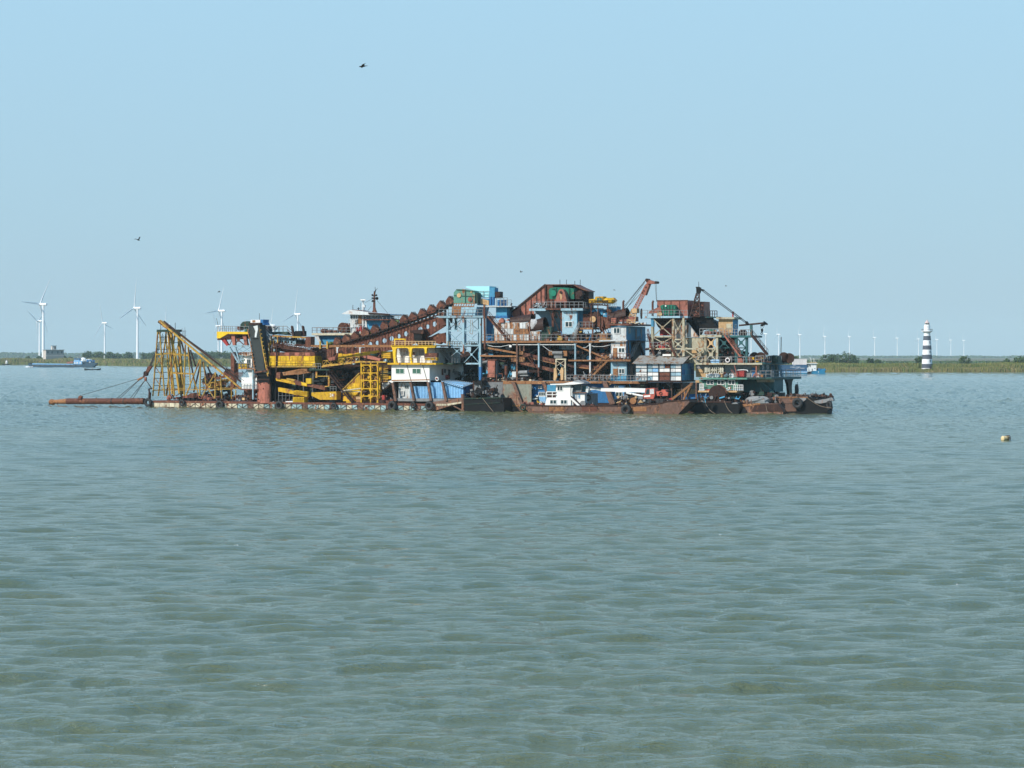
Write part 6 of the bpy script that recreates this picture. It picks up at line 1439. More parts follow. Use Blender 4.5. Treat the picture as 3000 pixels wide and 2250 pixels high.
# drums and gear on the boat deck
for i, (x, lb) in enumerate(((632, 'black cable drum on the right deck, leftmost of the four drums'), (705, 'second black cable drum beside the foot of the stairs'), (972, 'third cable drum on the end balcony'), (1036, 'rightmost cable drum on the end balcony'))):
    v = 6 if i < 2 else 17
    o = thing('cable_drum', lb, 'cable drum', (x, 1035, v), 'cable drums on the right deck')
    m().disc(x, 975 if i != 3 else 985, v, 1.0, 0.15, 18).disc(x, 975 if i != 3 else 985, v+1.4, 1.0, 0.15, 18).put('flange', drus, o); m().disc(x, 975 if i != 3 else 985, v+.15, 0.7, 1.25, 14).put('wire_coil', rope, o)
    m().box(x-16, 990, x+16, 1036, v+.3, 1.0).put('drum_stand', [rus, rus, tan, rus][i], o)
m().poly([(735, 1000), (790, 965), (850, 950), (900, 965), (905, 1036), (735, 1036)], 9, 3).put('green_winch_cover', dgr, C)
clutter(C, 'deck_gear', 560, 990, 800, 1036, 4, 8, 40, [rus, pink, drus, yel], 63, 0.8)
o = thing('blue_raft', 'bright blue plastic raft lying on the cream deck edge above the characters', 'raft', (175, 1038, 3.2))
m().poly([(122, 1012), (140, 998), (220, 1000), (226, 1016), (222, 1038), (130, 1038)], 3.0, 1.0).put('hull', sbl, o); m().bar((124, 1014, 2.95), (224, 1016, 2.95), 0.07).put('rope_edge', wht, o)
for x, y, v, lb in ((323, 1008, 2.45, 'white life ring hung on the deck railing under the red stairs'), (543, 1325, -1.2, 'white life ring on the dark wall of the green houseboat')):
    if v > 0:
        o = thing('life_ring', lb, 'life ring', (x, y+25, v)); m().torus((x, y, v), 0.38, 0.11, (0, 1, 0), 20, 8).put('ring', lifer, o); m().torus((x, y, v), 0.5, 0.02, (0, 1, 0), 14, 4).put('grab_line', ropel, o)
        for a in (0.8, 2.4, 3.9, 5.5): c = G(x, y, v)+Vector((0.38*math.cos(a), 0, 0.38*math.sin(a))); m().blob(c, 0.13, 0.125, 0.13, 6, 4).put('red_band', red, o)
m().box(440, 985, 500, 1036, 4, 1.6).put('pink_locker', pink, C); m().box(565, 1005, 600, 1036, 4, 1).put('yellow_locker', yel, C)
m().bar((943, 740, 18), (940, 960, 18), 0.12).put('flag_pole', blk, C)
# ================================================================= green houseboat in front
E_ = thing('green_houseboat', 'green houseboat with pale characters on its roof edge and three white windows', 'boat', (200, 1500, 0))
uW = m().box(-5, 1236, 442, 1345, 0.2, 9.5).put('cabin', pgrn, E_)
m().box(45, 1232, 440, 1258, 0.14, 0.06).put('dark_wall_band', dgr, uW)
m().box(60, 1345, 200, 1362, 0.1, 0.1).put('red_wall_band', red, uW)
for x0, x1 in ((80, 162), (204, 286), (327, 410)): window(uW, x0, 1240, x1, 1292, 0.2, wht, glassm)
m().box(-10, 1212, 545, 1230, -0.6, 11).put('roof', pgrn, E_)
u2 = U(442, 0.2); m().ubox(u2, u2+0.05, 0.25, 9.6, Zp(1345, 442, .2), Zp(1236, 442, .2)).put('end_wall', tgr, uW)
m().ubox(u2, u2+6, 4, 11, Zp(1380, 442, .2), Zp(1232, 442, .2)).put('aft_cabin', tgr, E_)
m().ubox(u2-.5, u2+6.5, 0.6, 11.2, Zp(1230, 442, .2), Zp(1218, 442, .2)).put('aft_roof', dgr, E_)
m().box(-50, 1240, 48, 1268, 1.4, 3).put('tan_beam', tan, E_)
m().box(-20, 1360, 430, 1380, -0.6, 9).put('side_deck', tan, E_); m().box(-20, 1380, 430, 1480, 1.5, 8).put('lower_wall', dgr, E_)
m().poly([(0, 1398), (110, 1390), (118, 1432), (0, 1440)], 0.2, 0.8).put('blue_tarpaulin', dbl, E_)
m().box(-300, 1345, -35, 1410, 3, 1).put('tan_side_plate', tan, E_); m().box(-300, 1400, -20, 1470, 2.6, 1).put('blue_side_plate', dbl, E_)
m().box(310, 1432, 395, 1505, -0.4, 2.5).put('engine_box', pgrn, E_)
m().rail((395, 1362, -0.4), (500, 1362, -0.4), 1.1, 5, 0.09).rail((0, 1362, -0.6), (45, 1362, -0.6), 1.3, 3, 0.09).put('rail', wht, E_)
m().line([(300, 1340, -.7), (350, 1320, -.7), (335, 1355, -.7), (280, 1352, -.7)], 0.1).bar((300, 1320, -.6), (300, 1260, -.6), 0.07).put('white_rod', wht, E_)
m().box(440, 1460, 760, 1500, 3, 8).box(-100, 1470, 460, 1560, 1.8, 9).put('hull', tgr, E_)
m().box(430, 1385, 900, 1500, 7, 6).put('dark_machinery_house', blk, E_)
clutter(E_, 'side_deck_gear', 395, 1370, 900, 1490, 1, 6, 90, [blk, drus, gry, dgr], 64, 0.9)
textobj('荆州港', 'roof_character_sign', 4.15*0.3, lett, E_, 165, 1133, -0.55, 0.06, sx=1.0).scale = (1.04, 1.0, 1)
k = m()
for x in (92, 165, 238): k.bar((x, 1165, -0.4), (x, 1212, -0.4), 0.07)
k.bar((70, 1170, -0.42), (262, 1170, -0.42), 0.06).put('sign_frame', drus, E_)
def loose(name, mesh, mt, label, cat, **kw): return mesh.top(name, mt, label, cat, **kw)
o = thing('red_tank', 'bright red water tank on the green houseboat roof', 'tank', (470, 1208, 1)); m().box(428, 1122, 514, 1198, 0.6, 1.8).put('tank', red, o); m().bar((418, 1124, .5), (500, 1118, .5), 0.12).line([(500, 1118, .5), (548, 1122, .5), (560, 1138, .5)], 0.12).put('white_pipe', wht, o); m().box(435, 1198, 510, 1208, .7, 1.6).put('stand', drus, o)
k = m()
for i in range(26): k.blob((random.uniform(85, 225), random.uniform(1180, 1208), random.uniform(0.3, 2)), random.uniform(.3, .7), .4, random.uniform(.15, .45), 7, 5, 0.3)
for i in range(14): k.blob((random.uniform(300, 385), random.uniform(1180, 1205), random.uniform(0.3, 2)), random.uniform(.2, .5), .4, random.uniform(.15, .4), 7, 5, 0.3)
k.top('tarpaulin_heap', owht, 'white and grey tarpaulins heaped on the houseboat roof behind the characters', 'tarpaulins', kind='stuff')
for i, (a, b, mt, lb) in enumerate(((262, 302, rus, 'rusty crate on the houseboat roof, left of the dark one'), (304, 338, dgr, 'dark crate on the houseboat roof, right of the rusty one'))):
    o = thing('roof_crate', lb, 'crate', (a, 1208, 1)); m().box(a, 1148, b, 1206, 0.8, 1).put('body', mt, o)
    for j in range(3): m().bar((a, 1158+j*20, 0.75), (b, 1158+j*20, 0.75), 0.08).put('slat', drus, o)
m().line([(400, 1065, 0), (412, 1110, 0), (430, 1200, 0)], 0.13).bar((408, 1070, .2), (420, 1130, .2), 0.1).bar((360, 1120, 0), (420, 1200, 0), 0.1).bar((375, 1115, 0), (425, 1190, 0), 0.08).put('red_davit', pink, E_)
m().box(705, 1175, 732, 1205, 2.8, 0.8).top('orange_pot', orus, 'orange pot standing on the balcony of the teal end house', 'pot')
# big dark wheel and small barges
o = thing('rope_wheel', 'big dark rusty disc wheel standing on the small barge before the green houseboat', 'wheel', (205, 1490, -4))
m().disc(200, 1398, -4, 1.62, 0.25, 24).put('front_flange', drus, o); m().disc(208, 1398, -3.7, 1.0, 1.6, 18).put('rope_coil', blk, o); m().disc(222, 1396, -2.0, 1.6, 0.25, 24).put('rear_flange', rus, o)
m().line([(225, 1308, -4.2), (300, 1350, -4.2)], 0.12).bar((160, 1485, -4.2), (200, 1398, -4.2), 0.2).bar((245, 1485, -4.2), (200, 1398, -4.2), 0.2).put('stand', drus, o)
def barge(name, label, pts, v, d, mt, deck, rimm):
    o = thing(name, label, 'barge', Vector((G(pts[0][0], pts[0][1], v).x, v, 0)))
    m().poly(pts, v, d).put('hull', mt, o)
    return o
b1 = barge('work_barge', 'low black work barge carrying the big rope wheel and mooring ropes', [(0, 1500), (445, 1500), (462, 1560), (440, 1640), (20, 1640), (-110, 1600), (-230, 1500)], -4.6, 5, blk, 0, 0)
m().box(-235, 1490, -10, 1502, -4.7, 5).put('rust_gunwale', rus, b1); m().box(70, 1482, 360, 1500, -4.7, 5).put('gunwale', drus, b1)
clutter(b1, 'deck_rubble', -220, 1475, -20, 1492, -4.4, -1, 60, [hulr, rus, drus, tan], 65, 0.45); clutter(b1, 'deck_gear', 20, 1440, 440, 1492, -4.4, -1, 60, [blk, drus, gry, tbl], 66, 0.8)
m().poly([(365, 1515), (395, 1498), (420, 1495), (445, 1515)], -4.8, 3).put('domed_hatch', gry, b1)
m().line([(-60, 1485, -4.5), (0, 1420, -4.5), (20, 1405, -4.5)], 0.12).bar((10, 1420, -4.4), (-25, 1490, -4.4), .1).bar((20, 1410, -4.4), (60, 1490, -4.4), .1).put('tripod', drus, b1)
b2 = barge('scrap_barge', 'small rusty barge heaped with scrap iron between the two black barges', [(455, 1520), (700, 1508), (900, 1512), (965, 1600), (960, 1645), (470, 1645), (462, 1560)], -2.4, 5, hulr, 0, 0)
m().poly([(455, 1518), (700, 1506), (700, 1530), (570, 1536), (460, 1560)], -2.5, 0.2).put('raised_bow_plate', orus, b2)
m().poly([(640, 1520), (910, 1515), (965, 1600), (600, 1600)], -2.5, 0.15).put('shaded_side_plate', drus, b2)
clutter(b2, 'scrap_heap', 480, 1485, 730, 1518, -2.2, 2, 130, [orus, rus, drus, tan, gry], 67, 0.55)
for x in (550, 600): m().bar((x, 1520, -2.4), (x, 1465, -2.4), 0.35, None, 8).put('bollard', hulr, b2)
m().bar((545, 1492, -2.4), (608, 1492, -2.4), 0.15).put('bollard_bar', hulr, b2)
k = m().blob((675, 1480, -1.5), 2.3, 1.2, 0.85, 14, 8, 0.2)
k.top('net_heap', gry, 'grey heap of tangled nets and hoses on the scrap barge', 'nets')
clutter(b2, 'deck_gear', 720, 1450, 900, 1510, -1.5, 2, 45, [blk, drus, rus, gry], 68, 0.8)
b3 = barge('anchor_barge', 'black anchor barge at the right end with tyres and a raised cantilevered bow', [(890, 1442), (1245, 1430), (1300, 1445), (1470, 1485), (1485, 1560), (1470, 1640), (985, 1640), (945, 1600)], 0.4, 4, blk, 0, 0)
m().poly([(892, 1440), (1105, 1440), (1120, 1505), (925, 1512)], 0.3, 0.2).put('upper_side_plate', hulr, b3); m().poly([(925, 1516), (1120, 1510), (1115, 1600), (970, 1604)], 0.3, 0.2).put('lower_side_plate', hulr, b3)
m().poly([(1110, 1440), (1230, 1440), (1232, 1460), (1160, 1520), (1115, 1500)], 0.2, 0.2).put('grey_knee', gry, b3)
m().poly([(1320, 1480), (1535, 1442), (1548, 1470), (1540, 1480), (1400, 1510), (1340, 1505)], 0.1, 1.2).put('bow_outrigger', gry, b3)
m().box(885, 1432, 1250, 1444, 0.2, 4.4).put('deck_edge', orus, b3)
m().bar((1015, 1440, 1), (1015, 1405, 1), 0.7, None, 8).bar((1460, 1440, 1), (1460, 1410, 1), 0.4, None, 8).bar((1525, 1440, 1), (1525, 1412, 1), 0.35, None, 8).put('bollard', drus, b3)
clutter(b3, 'deck_gear', 1050, 1405, 1530, 1440, 1, 6, 80, [blk, drus, gry, hulr], 69, 0.7)
tyre(1130, 1505, -0.2, 1.0, 'tyre fender hung on the rusty side of the right anchor barge')
tyre(1500, 1530, -0.5, 0.85, 'rightmost tyre fender under the bow of the anchor barge', ax=(0.7, 0.7, 0))
tyre(1333, 1440, 1.5, 0.7, 'upright tyre standing on the deck of the anchor barge', group='loose tyres on the anchor barge'); tyre(1275, 1438, 2, 0.5, 'smaller upright tyre left of the bigger one on the anchor barge', group='loose tyres on the anchor barge')
tyre(1122, 1350, 14.5, 1.0, 'black tyre leaning on the curved bracket behind the anchor barge', group='loose tyres on the anchor barge', ax=(1, 0.4, 0))
def moor(a, b, label, mt=ropel, w=0.045):
    p, q = vecs(a), vecs(b); k = m(); n = 6; prev = p
    for i in range(1, n+1):
        f = i/n; c = p.lerp(q, f)-Vector((0, 0, 0.5*math.sin(math.pi*f))); k.bar(prev, c, w); prev = c
    return k.top('mooring_rope', mt, label, 'rope', group='mooring ropes into the water', base=p)
moor((52, 1480, -5), (180, 1625, -7), 'pale mooring rope from the left end of the black work barge'); moor((285, 1480, -5), (375, 1615, -7), 'pale mooring rope right of the big rope wheel')
moor((765, 1530, -2.8), (795, 1605, -4), 'short thin rope hanging off the scrap barge'); moor((1242, 1442, 0), (1525, 1560, -2), 'long tan rope from the right anchor barge bow'); moor((1522, 1562, -2), (1600, 1598, -3), 'dark end of rope running into the water off the right bow', rope)
# ================================================================= crane boat in front
tile('P')
D = thing('crane_boat', 'long rusty flat boat with white cabin and red truck crane before the dredger', 'boat', Vector((U(200, -11), -11, 0)))
tile('S')
hb_ = m().poly([(1527, 1187), (1600, 1189), (1740, 1190), (1850, 1189), (1925, 1183), (1955, 1176), (2018, 1172), (2020, 1178), (1985, 1215), (1560, 1215), (1545, 1203)], -11, 5.5).put('hull', hulr, D)
m().poly([(1527, 1184.5), (1600, 1187), (1740, 1188), (1850, 1187), (1925, 1181), (1955, 1174), (2018, 1169.5), (2018, 1172.5), (1955, 1177.5), (1925, 1184.5), (1850, 1190), (1740, 1191), (1600, 1190), (1527, 1188)], -11.12, 5.8).put('gunwale', drus, D)
for i in range(7): m().poly([(1560+i*48, 1191.5), (1606+i*48, 1191.8), (1606+i*48, 1205), (1560+i*48, 1205)], -11.05, 0.06).put('hull_plate', [hulr, orus, hulr, rus, hulr][i % 5], D)
m().torus((1532, 1193, -11), 0.5, 0.15, (0, 1, 0)).put('stern_roller', dgr, D)
tile('P')
lc = m().poly([(165, 935), (1185, 935), (1190, 1335), (85, 1335), (110, 1180)], -10.6, 4.6).put('lower_cabin', wht, D)
for x0, x1 in ((303, 590), (750, 1040)): window(lc, x0, 1025, x1, 1210, -10.6, wht, glassm)
ucab = m().box(560, 395, 1185, 930, -10.4, 4).put('upper_cabin', wht, D)
window(ucab, 612, 440, 850, 650, -10.4, wht, glassm); m().box(560, 395, 1180, 440, -10.44, 0.04).put('shade_board', owht, ucab)
m().poly([(1190, 500), (1275, 520), (1240, 700), (1300, 1290), (1195, 1310)], -10.3, 3.6).put('cabin_side', owht, D)
wb3 = m().poly([(1290, 395), (1660, 395), (1630, 690), (1250, 720)], -9.8, 3.6).put('wheelhouse', gry, D)
m().poly([(1300, 410), (1615, 410), (1585, 625), (1290, 625)], -9.86, 0.04).put('front_window', glassm, wb3)
m().poly([(1640, 440), (1830, 460), (1830, 690), (1610, 690)], -9.2, 3).put('wheelhouse_side', tgr, D)
m().poly([(310, 355), (840, 345), (1215, 270), (1720, 330), (1600, 350), (1300, 385), (860, 400), (318, 400)], -11, 5).put('cabin_roof', wht, D)
m().poly([(1210, 320), (1290, 235), (1500, 190), (1610, 235), (1740, 290), (1740, 330), (1450, 320)], -10, 3.4).put('grey_canopy', gry, D)
m().bar((1525, 320, -9.5), (1530, 120, -9.5), 0.14).bar((1480, 40, -9.5), (1530, 180, -9.5), .06).bar((1610, 40, -9.5), (1540, 180, -9.5), .06).bar((1450, 90, -9.5), (1600, 110, -9.5), .06).put('small_mast', drus, D)
m().bar((160, 690, -10.6), (560, 690, -10.6), 0.13).bar((160, 810, -10.6), (560, 810, -10.6), 0.13).bar((165, 690, -10.6), (165, 930, -10.6), 0.14).bar((405, 690, -10.6), (405, 930, -10.6), 0.12).put('white_railing', wht, D)
m().box(170, 700, 555, 930, -9.2, 1.5).put('brown_curtain', drus, D); m().box(180, 395, 550, 690, -7.6, 0.4).put('blue_screen', tbl, D)
ec = m().box(1300, 765, 1775, 1290, -9.6, 3.0).put('engine_cabin', wht, D)
m().box(1250, 715, 1830, 745, -10, 4).put('engine_cabin_roof', orus, D)
for i, (y0, h__) in enumerate(((800, 60), (800, 60), (880, 60))):
    pass
k = m()
for x in (1490, 1540, 1565): k.bar((x, 780, -9.66), (x, 975, -9.66), 0.045)
k.bar((1480, 870, -9.66), (1575, 870, -9.66), 0.045).bar((1495, 800, -9.66), (1575, 800, -9.66), 0.04).put('blue_emblem', lettb, ec)
m().box(1775, 760, 2120, 1270, -8.0, 3).put('grey_side_cabin', gry, D); m().torus((1915, 940, -8.2), 0.45, 0.14, (0, 1, 0)).put('hanging_hose', drus, D)
m().stairs((1600, 1310, -10.7), (1195, 890, -10.7), 0.7, 9, 0.12, 0).put('cabin_stairs', drus, D); m().bar((1190, 955, -10.8), (1560, 1300, -10.8), 0.3, 0.35).put('white_stringer', wht, D)
m().bar((1190, 400, -10.8), (1190, 880, -10.8), 0.1).put('corner_pipe', blk, D)
m().disc(1690, 1190, -9.9, 0.55, 0.5).put('fan_cover', gry, D)
clutter(D, 'deck_gear', 1250, 1240, 2160, 1330, -10.5, -8, 40, [rus, blk, drus, pink], 71, 0.5)
tile('E'); clutter(D, 'deck_gear', 530, 1500, 770, 1545, -10.6, -7, 60, [rus, blk, drus, pink, owht], 72, 0.55)
m().poly([(678, 1472), (700, 1490), (720, 1505), (685, 1495)], -10, 0.6).put('yellow_floats', yel, D)
# telescopic crane
tile('Fq')
K_ = thing('truck_crane', 'red crane cab with long white telescopic boom pointing left on the rusty boat', 'crane', (620, 1470, -10))
m().poly([(40, 1330), (300, 1328), (556, 1335), (548, 1382), (300, 1376), (40, 1368)], -9.8, 0.9).put('telescopic_boom', wht, K_)
m().poly([(-75, 1318), (-20, 1322), (-20, 1350), (-90, 1355)], -9.7, 0.8).poly([(-20, 1325), (40, 1330), (40, 1362), (-20, 1352)], -9.6, 0.6).put('inner_boom', owht, K_)
m().poly([(-130, 1308), (-98, 1320), (-110, 1385), (-135, 1375)], -9.9, 0.9).put('boom_tip', owht, K_)
m().line([(-110, 1315, -9.8), (-60, 1325, -9.8), (40, 1330, -9.8)], 0.15).bar((20, 1325, -9.9), (460, 1320, -9.9), 0.06).put('boom_cable', rope, K_)
m().pipe((335, 1385, -9.6), (530, 1425, -9.6), 0.2).put('lift_cylinder', wht, K_)
cab = m().poly([(565, 1335), (660, 1328), (668, 1400), (650, 1455), (535, 1458), (530, 1405), (548, 1398)], -10, 2.2).put('cab', coral, K_)
m().poly([(572, 1345), (600, 1342), (598, 1400), (558, 1402)], -10.06, 0.05).put('windscreen', glassm, cab); m().poly([(608, 1342), (652, 1340), (655, 1398), (608, 1400)], -10.06, 0.05).put('side_window', owht, cab)
m().poly([(540, 1418), (612, 1410), (612, 1432), (540, 1436)], -10.08, 0.05).put('white_stripe', wht, cab)
m().box(665, 1372, 690, 1450, -9.6, 2).put('dark_gap', blk, K_)
m().poly([(680, 1370), (740, 1362), (745, 1348), (785, 1350), (795, 1375), (815, 1382), (812, 1420), (690, 1420)], -9.8, 2.4).put('engine_housing', coral, K_); m().torus((732, 1392, -9.9), 0.25, 0.06, (0, 1, 0)).put('round_mark', drus, K_)
m().box(785, 1360, 830, 1450, -9, 1.5).put('counterweight', blk, K_)
m().box(520, 1455, 850, 1478, -10, 3).put('crane_frame', drus, K_)
for i, x in enumerate((560, 600, 700, 740)): m().disc(x, 1478, -10.2, 0.42, 0.4, 14).put('wheel', rubber, K_)
clutter(D, 'deck_machinery', 240, 1430, 530, 1520, -10.5, -7.5, 120, [drus, rus, tan, blk, gry], 73, 0.8)
m().disc(412, 1478, -10.6, 0.62, 0.3).put('spoked_wheel', orus, D); m().poly([(470, 1500), (500, 1465), (530, 1500)], -10.6, 0.6).put('tan_cowl', tan, D)
clutter(D, 'deck_machinery', 540, 1460, 860, 1500, -10.3, -7.5, 70, [drus, blk, rus, gry], 74, 0.7)
m().bar((865, 1462, -10), (1070, 1300, -10), 0.4).bar((880, 1448, -9), (1060, 1300, -9), 0.2).bar((1000, 1460, -10), (1075, 1310, -10), 0.3).bar((1040, 1455, -9.6), (1090, 1310, -9.6), 0.2).poly([(1055, 1300), (1075, 1270), (1105, 1262), (1100, 1295), (1070, 1312)], -10, 0.6).bar((960, 1380, -9.8), (1010, 1375, -9.8), .3).put('bow_derrick', orus, D)
m().bar((1010, 1345, -10), (1010, 1465, -10), 0.25).put('bow_post', orus, D); m().poly([(820, 1455), (862, 1442), (860, 1475), (820, 1478)], -10, 0.7).put('red_bracket', red, D)
tyre(331, 1580, -11.4, 0.98, 'tyre fender in the middle of the rusty crane boat hull')
tile('E')
# man-sized seated worker is not visible; stern wash of the crane boat
# dark tug hull in shade between the two dredgers
frame(FB); tile('D')
T_ = thing('dark_tender', 'low black tender in deep shade between the white deckhouse and the rusty hull', 'boat', Vector((U(1030, -4), -4, 0)))
m().poly([(1022, 1455), (1230, 1450), (1400, 1442), (1470, 1450), (1490, 1560), (1480, 1640), (1035, 1640)], -4, 5).put('hull', blk, T_)
m().bar((1025, 1453, -4.1), (1460, 1442, -4.1), 0.2).bar((1030, 1520, -4.1), (1440, 1500, -4.1), 0.12).put('rubbing_strake', dgr, T_)
clutter(T_, 'deck_gear', 1110, 1330, 1420, 1430, -3, 0, 90, [blk, drus, blk, gry], 75, 0.9)
m().box(1145, 1290, 1213, 1420, -1.5, 3).put('grey_booth', gry, T_); m().box(1180, 1300, 1205, 1330, -1.55, 0.05).put('booth_window', glassm, T_); m().box(1140, 1250, 1230, 1288, -1.8, 3.4).put('booth_roof', blk, T_)
m().bar((1250, 1345, -4), (1130, 1440, -4), 0.35).bar((1230, 1290, -3.5), (1230, 1430, -3.5), 0.2).bar((1350, 1400, -3.5), (1460, 1500, -4.2), 0.15).put('derrick_arm', blk, T_)
k = m(); p, q = G(1240, 1450, -4.4), G(1362, 1605, -6); k.bar(p, q, 0.05); k.top('mooring_rope', ropel, 'pale mooring rope slanting from the shaded black tender into the water', 'rope', group='mooring ropes into the water', base=p)
# ================================================================= far things
WB = Fr(1500, 1000, 0)
def farframe(px, Y, deg=0): f = Fr(px, Y, deg); frame(f); return f
# lighthouse
farframe(2716, 1672, 0); tile('S')
zg = 1.3; mp = 1672/F
LH = thing('lighthouse', 'black and white banded lighthouse standing in the reeds on the right bank', 'lighthouse', Vector((0, 0, zg)))
def zpy(py): return HC+(HY-py)*mp
prof = [(2000, 0), ]
rows_ = [(1087, 16.3), (1078.5, 16.0), (1066, 15.3), (1052, 14.4), (1039, 13.9), (1024.5, 13.0), (1012, 12.3), (997, 11.3), (984, 10.5)]
cols_ = [lettw, gry, lettw, gry, lettw, gry, lettw, gry]
bandd = paint('grey_black_band', (0.085, 0.10, 0.125), 0.0, dirt=0.3, var=0.05); bandw = paint('white_tower_paint', (0.86, 0.86, 0.84), 0.0, dirt=0.12, var=0.03)
def ring(name, py0, r0, py1, r1, mt, n=28):
    z0, z1 = zpy(py0), zpy(py1); a = r0*mp; b = r1*mp
    vs = [(a*math.cos(6.2832*i/n), a*math.sin(6.2832*i/n), z0) for i in range(n)]+[(b*math.cos(6.2832*i/n), b*math.sin(6.2832*i/n), z1) for i in range(n)]
    k = m(); k.add(vs, [tuple(range(n-1, -1, -1)), tuple(range(n, 2*n))]+[(i, (i+1) % n, (i+1) % n+n, i+n) for i in range(n)])
    return k.put(name, mt, LH)
for i, ((a, ra), (b, rb)) in enumerate(zip(rows_, rows_[1:])): ring('tower_band', a, ra, b, rb+0.0, bandw if i % 2 == 0 else bandd)
ring('tower_neck', 984, 9.6, 971, 9.3, bandw); ring('gallery_bracket', 975.5, 9.4, 971.2, 15, bandw); ring('gallery', 971, 16.5, 969.3, 16.5, bandw)
ring('watch_room', 969.3, 9.2, 957, 9.0, bandw); ring('upper_ledge', 957, 10, 955.5, 10, bandw); ring('lantern_base', 955.5, 8.6, 951, 8.2, bandw)
ring('lantern_glass', 951, 5.6, 946.5, 5.6, glassm); lroof = paint('lantern_roof_paint', (0.55, 0.42, 0.38), 0.1); ring('lantern_roof', 946.5, 7.6, 938, 1.2, lroof); ring('roof_finial', 938, 1.2, 936.5, 0.6, lroof)
k = m()
for i in range(8): a = i*0.785; q = 6.4*mp; k.bar(Vector((q*math.cos(a), q*math.sin(a), zpy(951))), Vector((q*math.cos(a), q*math.sin(a), zpy(946.3))), 0.22)
k.put('lantern_mullions', owht, LH)
k = m(); n = 16
for zz in (zpy(966.5), zpy(964)):
    for i in range(n): a, b = 6.2832*i/n, 6.2832*(i+1)/n; q = 16.2*mp; k.bar(Vector((q*math.cos(a), q*math.sin(a), zz)), Vector((q*math.cos(b), q*math.sin(b), zz)), 0.12)
for i in range(n): a = 6.2832*i/n; q = 16.2*mp; k.bar(Vector((q*math.cos(a), q*math.sin(a), zpy(969.3))), Vector((q*math.cos(a), q*math.sin(a), zpy(964))), 0.12)
k.put('gallery_railing', gry, LH)
for py, r in ((1003.5, 11.8), (1031, 13.5), (1057.5, 14.8)):
    k = m(); c = Vector((6.5*mp, -math.sqrt(r*r-6.5**2)*mp, zpy(py))); k.ubox(c.x-0.28, c.x+0.28, c.y-0.12, c.y+0.4, c.z-0.85, c.z+0.85); k.put('window', blk, LH)
m().ubox(1.2, 2.3, -3.5, -3.0, zg, zg+2.1).put('door', drus, LH)
# wind turbines
tw = plain('turbine_white', (0.86, 0.87, 0.88), 0.45)
def turbine_proto():
    o = bpy.data.objects.new('wind_turbine', None); COL.objects.link(o); z0 = Vector((0, 0, 0))
    k = m(); n = 18; P = [(0, 2.15), (40, 1.75), (79, 1.3)]; vs = []; fs = []
    for z, r in P: vs += [(r*math.cos(6.2832*i/n), r*math.sin(6.2832*i/n), z) for i in range(n)]
    for q in range(2): fs += [(q*n+i, q*n+(i+1) % n, (q+1)*n+(i+1) % n, (q+1)*n+i) for i in range(n)]
    k.add(vs, fs); k.put('tower', tw, o, base=z0)
    k = m(); k.bar(Vector((-4.6, 0, 80.3)), Vector((5.6, 0, 80.6)), 3.4, 3.6, 8); k.put('nacelle', tw, o, base=z0)
    m().blob(Vector((-5.8, 0, 80.3)), 2.0, 1.7, 1.7, 12, 8).put('hub', tw, o, base=z0)
    k = m(); st = [(0.5, 0.8, 0.8), (3, 1.0, 0.5), (9, 1.75, 0.3), (20, 1.2, 0.2), (34, 0.75, 0.13), (44, 0.22, 0.06)]; vs = []; fs = []
    for z, c, t in st: vs += [(-t, -c*0.4, z), (t, -c*0.4, z), (t*0.6, c, z), (-t*0.6, c, z)]
    for q in range(len(st)-1): fs += [(4*q+i, 4*q+(i+1) % 4, 4*q+4+(i+1) % 4, 4*q+4+i) for i in range(4)]
    fs += [(3, 2, 1, 0), (4*len(st)-4, 4*len(st)-3, 4*len(st)-2, 4*len(st)-1)]
    k.add(vs, fs); b = k.put('blade', tw, o, base=z0); b.location = (-6, 0, 80.3)
    for j in (1, 2): c = clone(b, (-6, 0, 80.3), o)
    return o
GT = 'white wind turbines along the horizon'
tp = turbine_proto(); first = True
# px, py of the hub, turn of the rotor (degrees), label
TL = [(127, 892, 34, 1045, 'nearest wind turbine at the far left, right behind the small one and the blockhouse'), (116, 941, 60, 1045, 'small wind turbine just left of the leftmost big one'), (307, 946.5, -14, 1042, 'small wind turbine between the blockhouse and the tall turbine'),
      (403, 903, 8, 1043, 'tall wind turbine with a base platform left of the yellow lattice'), (491.6, 951, 5, 1045, 'wind turbine mostly hidden behind the yellow lattice gantry'), (650, 911, 24, 1045, 'tall wind turbine behind the yellow walkway of the pontoon'),
      (872.5, 921, 12, 1045, 'wind turbine behind the black bin and exhaust bends'), (800, 953, 15, 1045, 'faint wind turbine behind the platform right of the black chute'), (640, 955, -30, 1045, 'faint wind turbine hidden behind the tower of the nearer one'),
      (2201, 976, 30, 1045, 'wind turbine half hidden behind the tan hut platform'), (2243.7, 978.5, 5, 1045, 'wind turbine seen under the hanging hook of the derrick'), (2281.6, 980, -3, 1045, 'wind turbine just right of the second red stairs'),
      (2343.7, 981, 28, 1045, 'wind turbine behind the small container ship'), (2417, 986, 15, 1045, 'wind turbine at the left edge of the tree clump'), (2489, 987, 27, 1045, 'wind turbine above the tree clump'), (2563, 989, 10, 1048, 'wind turbine standing clear right of the tree clump'),
      (2629, 991, 3, 1048, 'second turbine left of the lighthouse'), (2691, 993, 8, 1048, 'wind turbine touching the left side of the lighthouse'), (2745, 995, 12, 1048, 'first wind turbine right of the lighthouse'), (2786, 996.6, -4, 1048, 'second wind turbine right of the lighthouse'), (2824, 997.6, 9, 1048, 'rightmost wind turbine of all')]
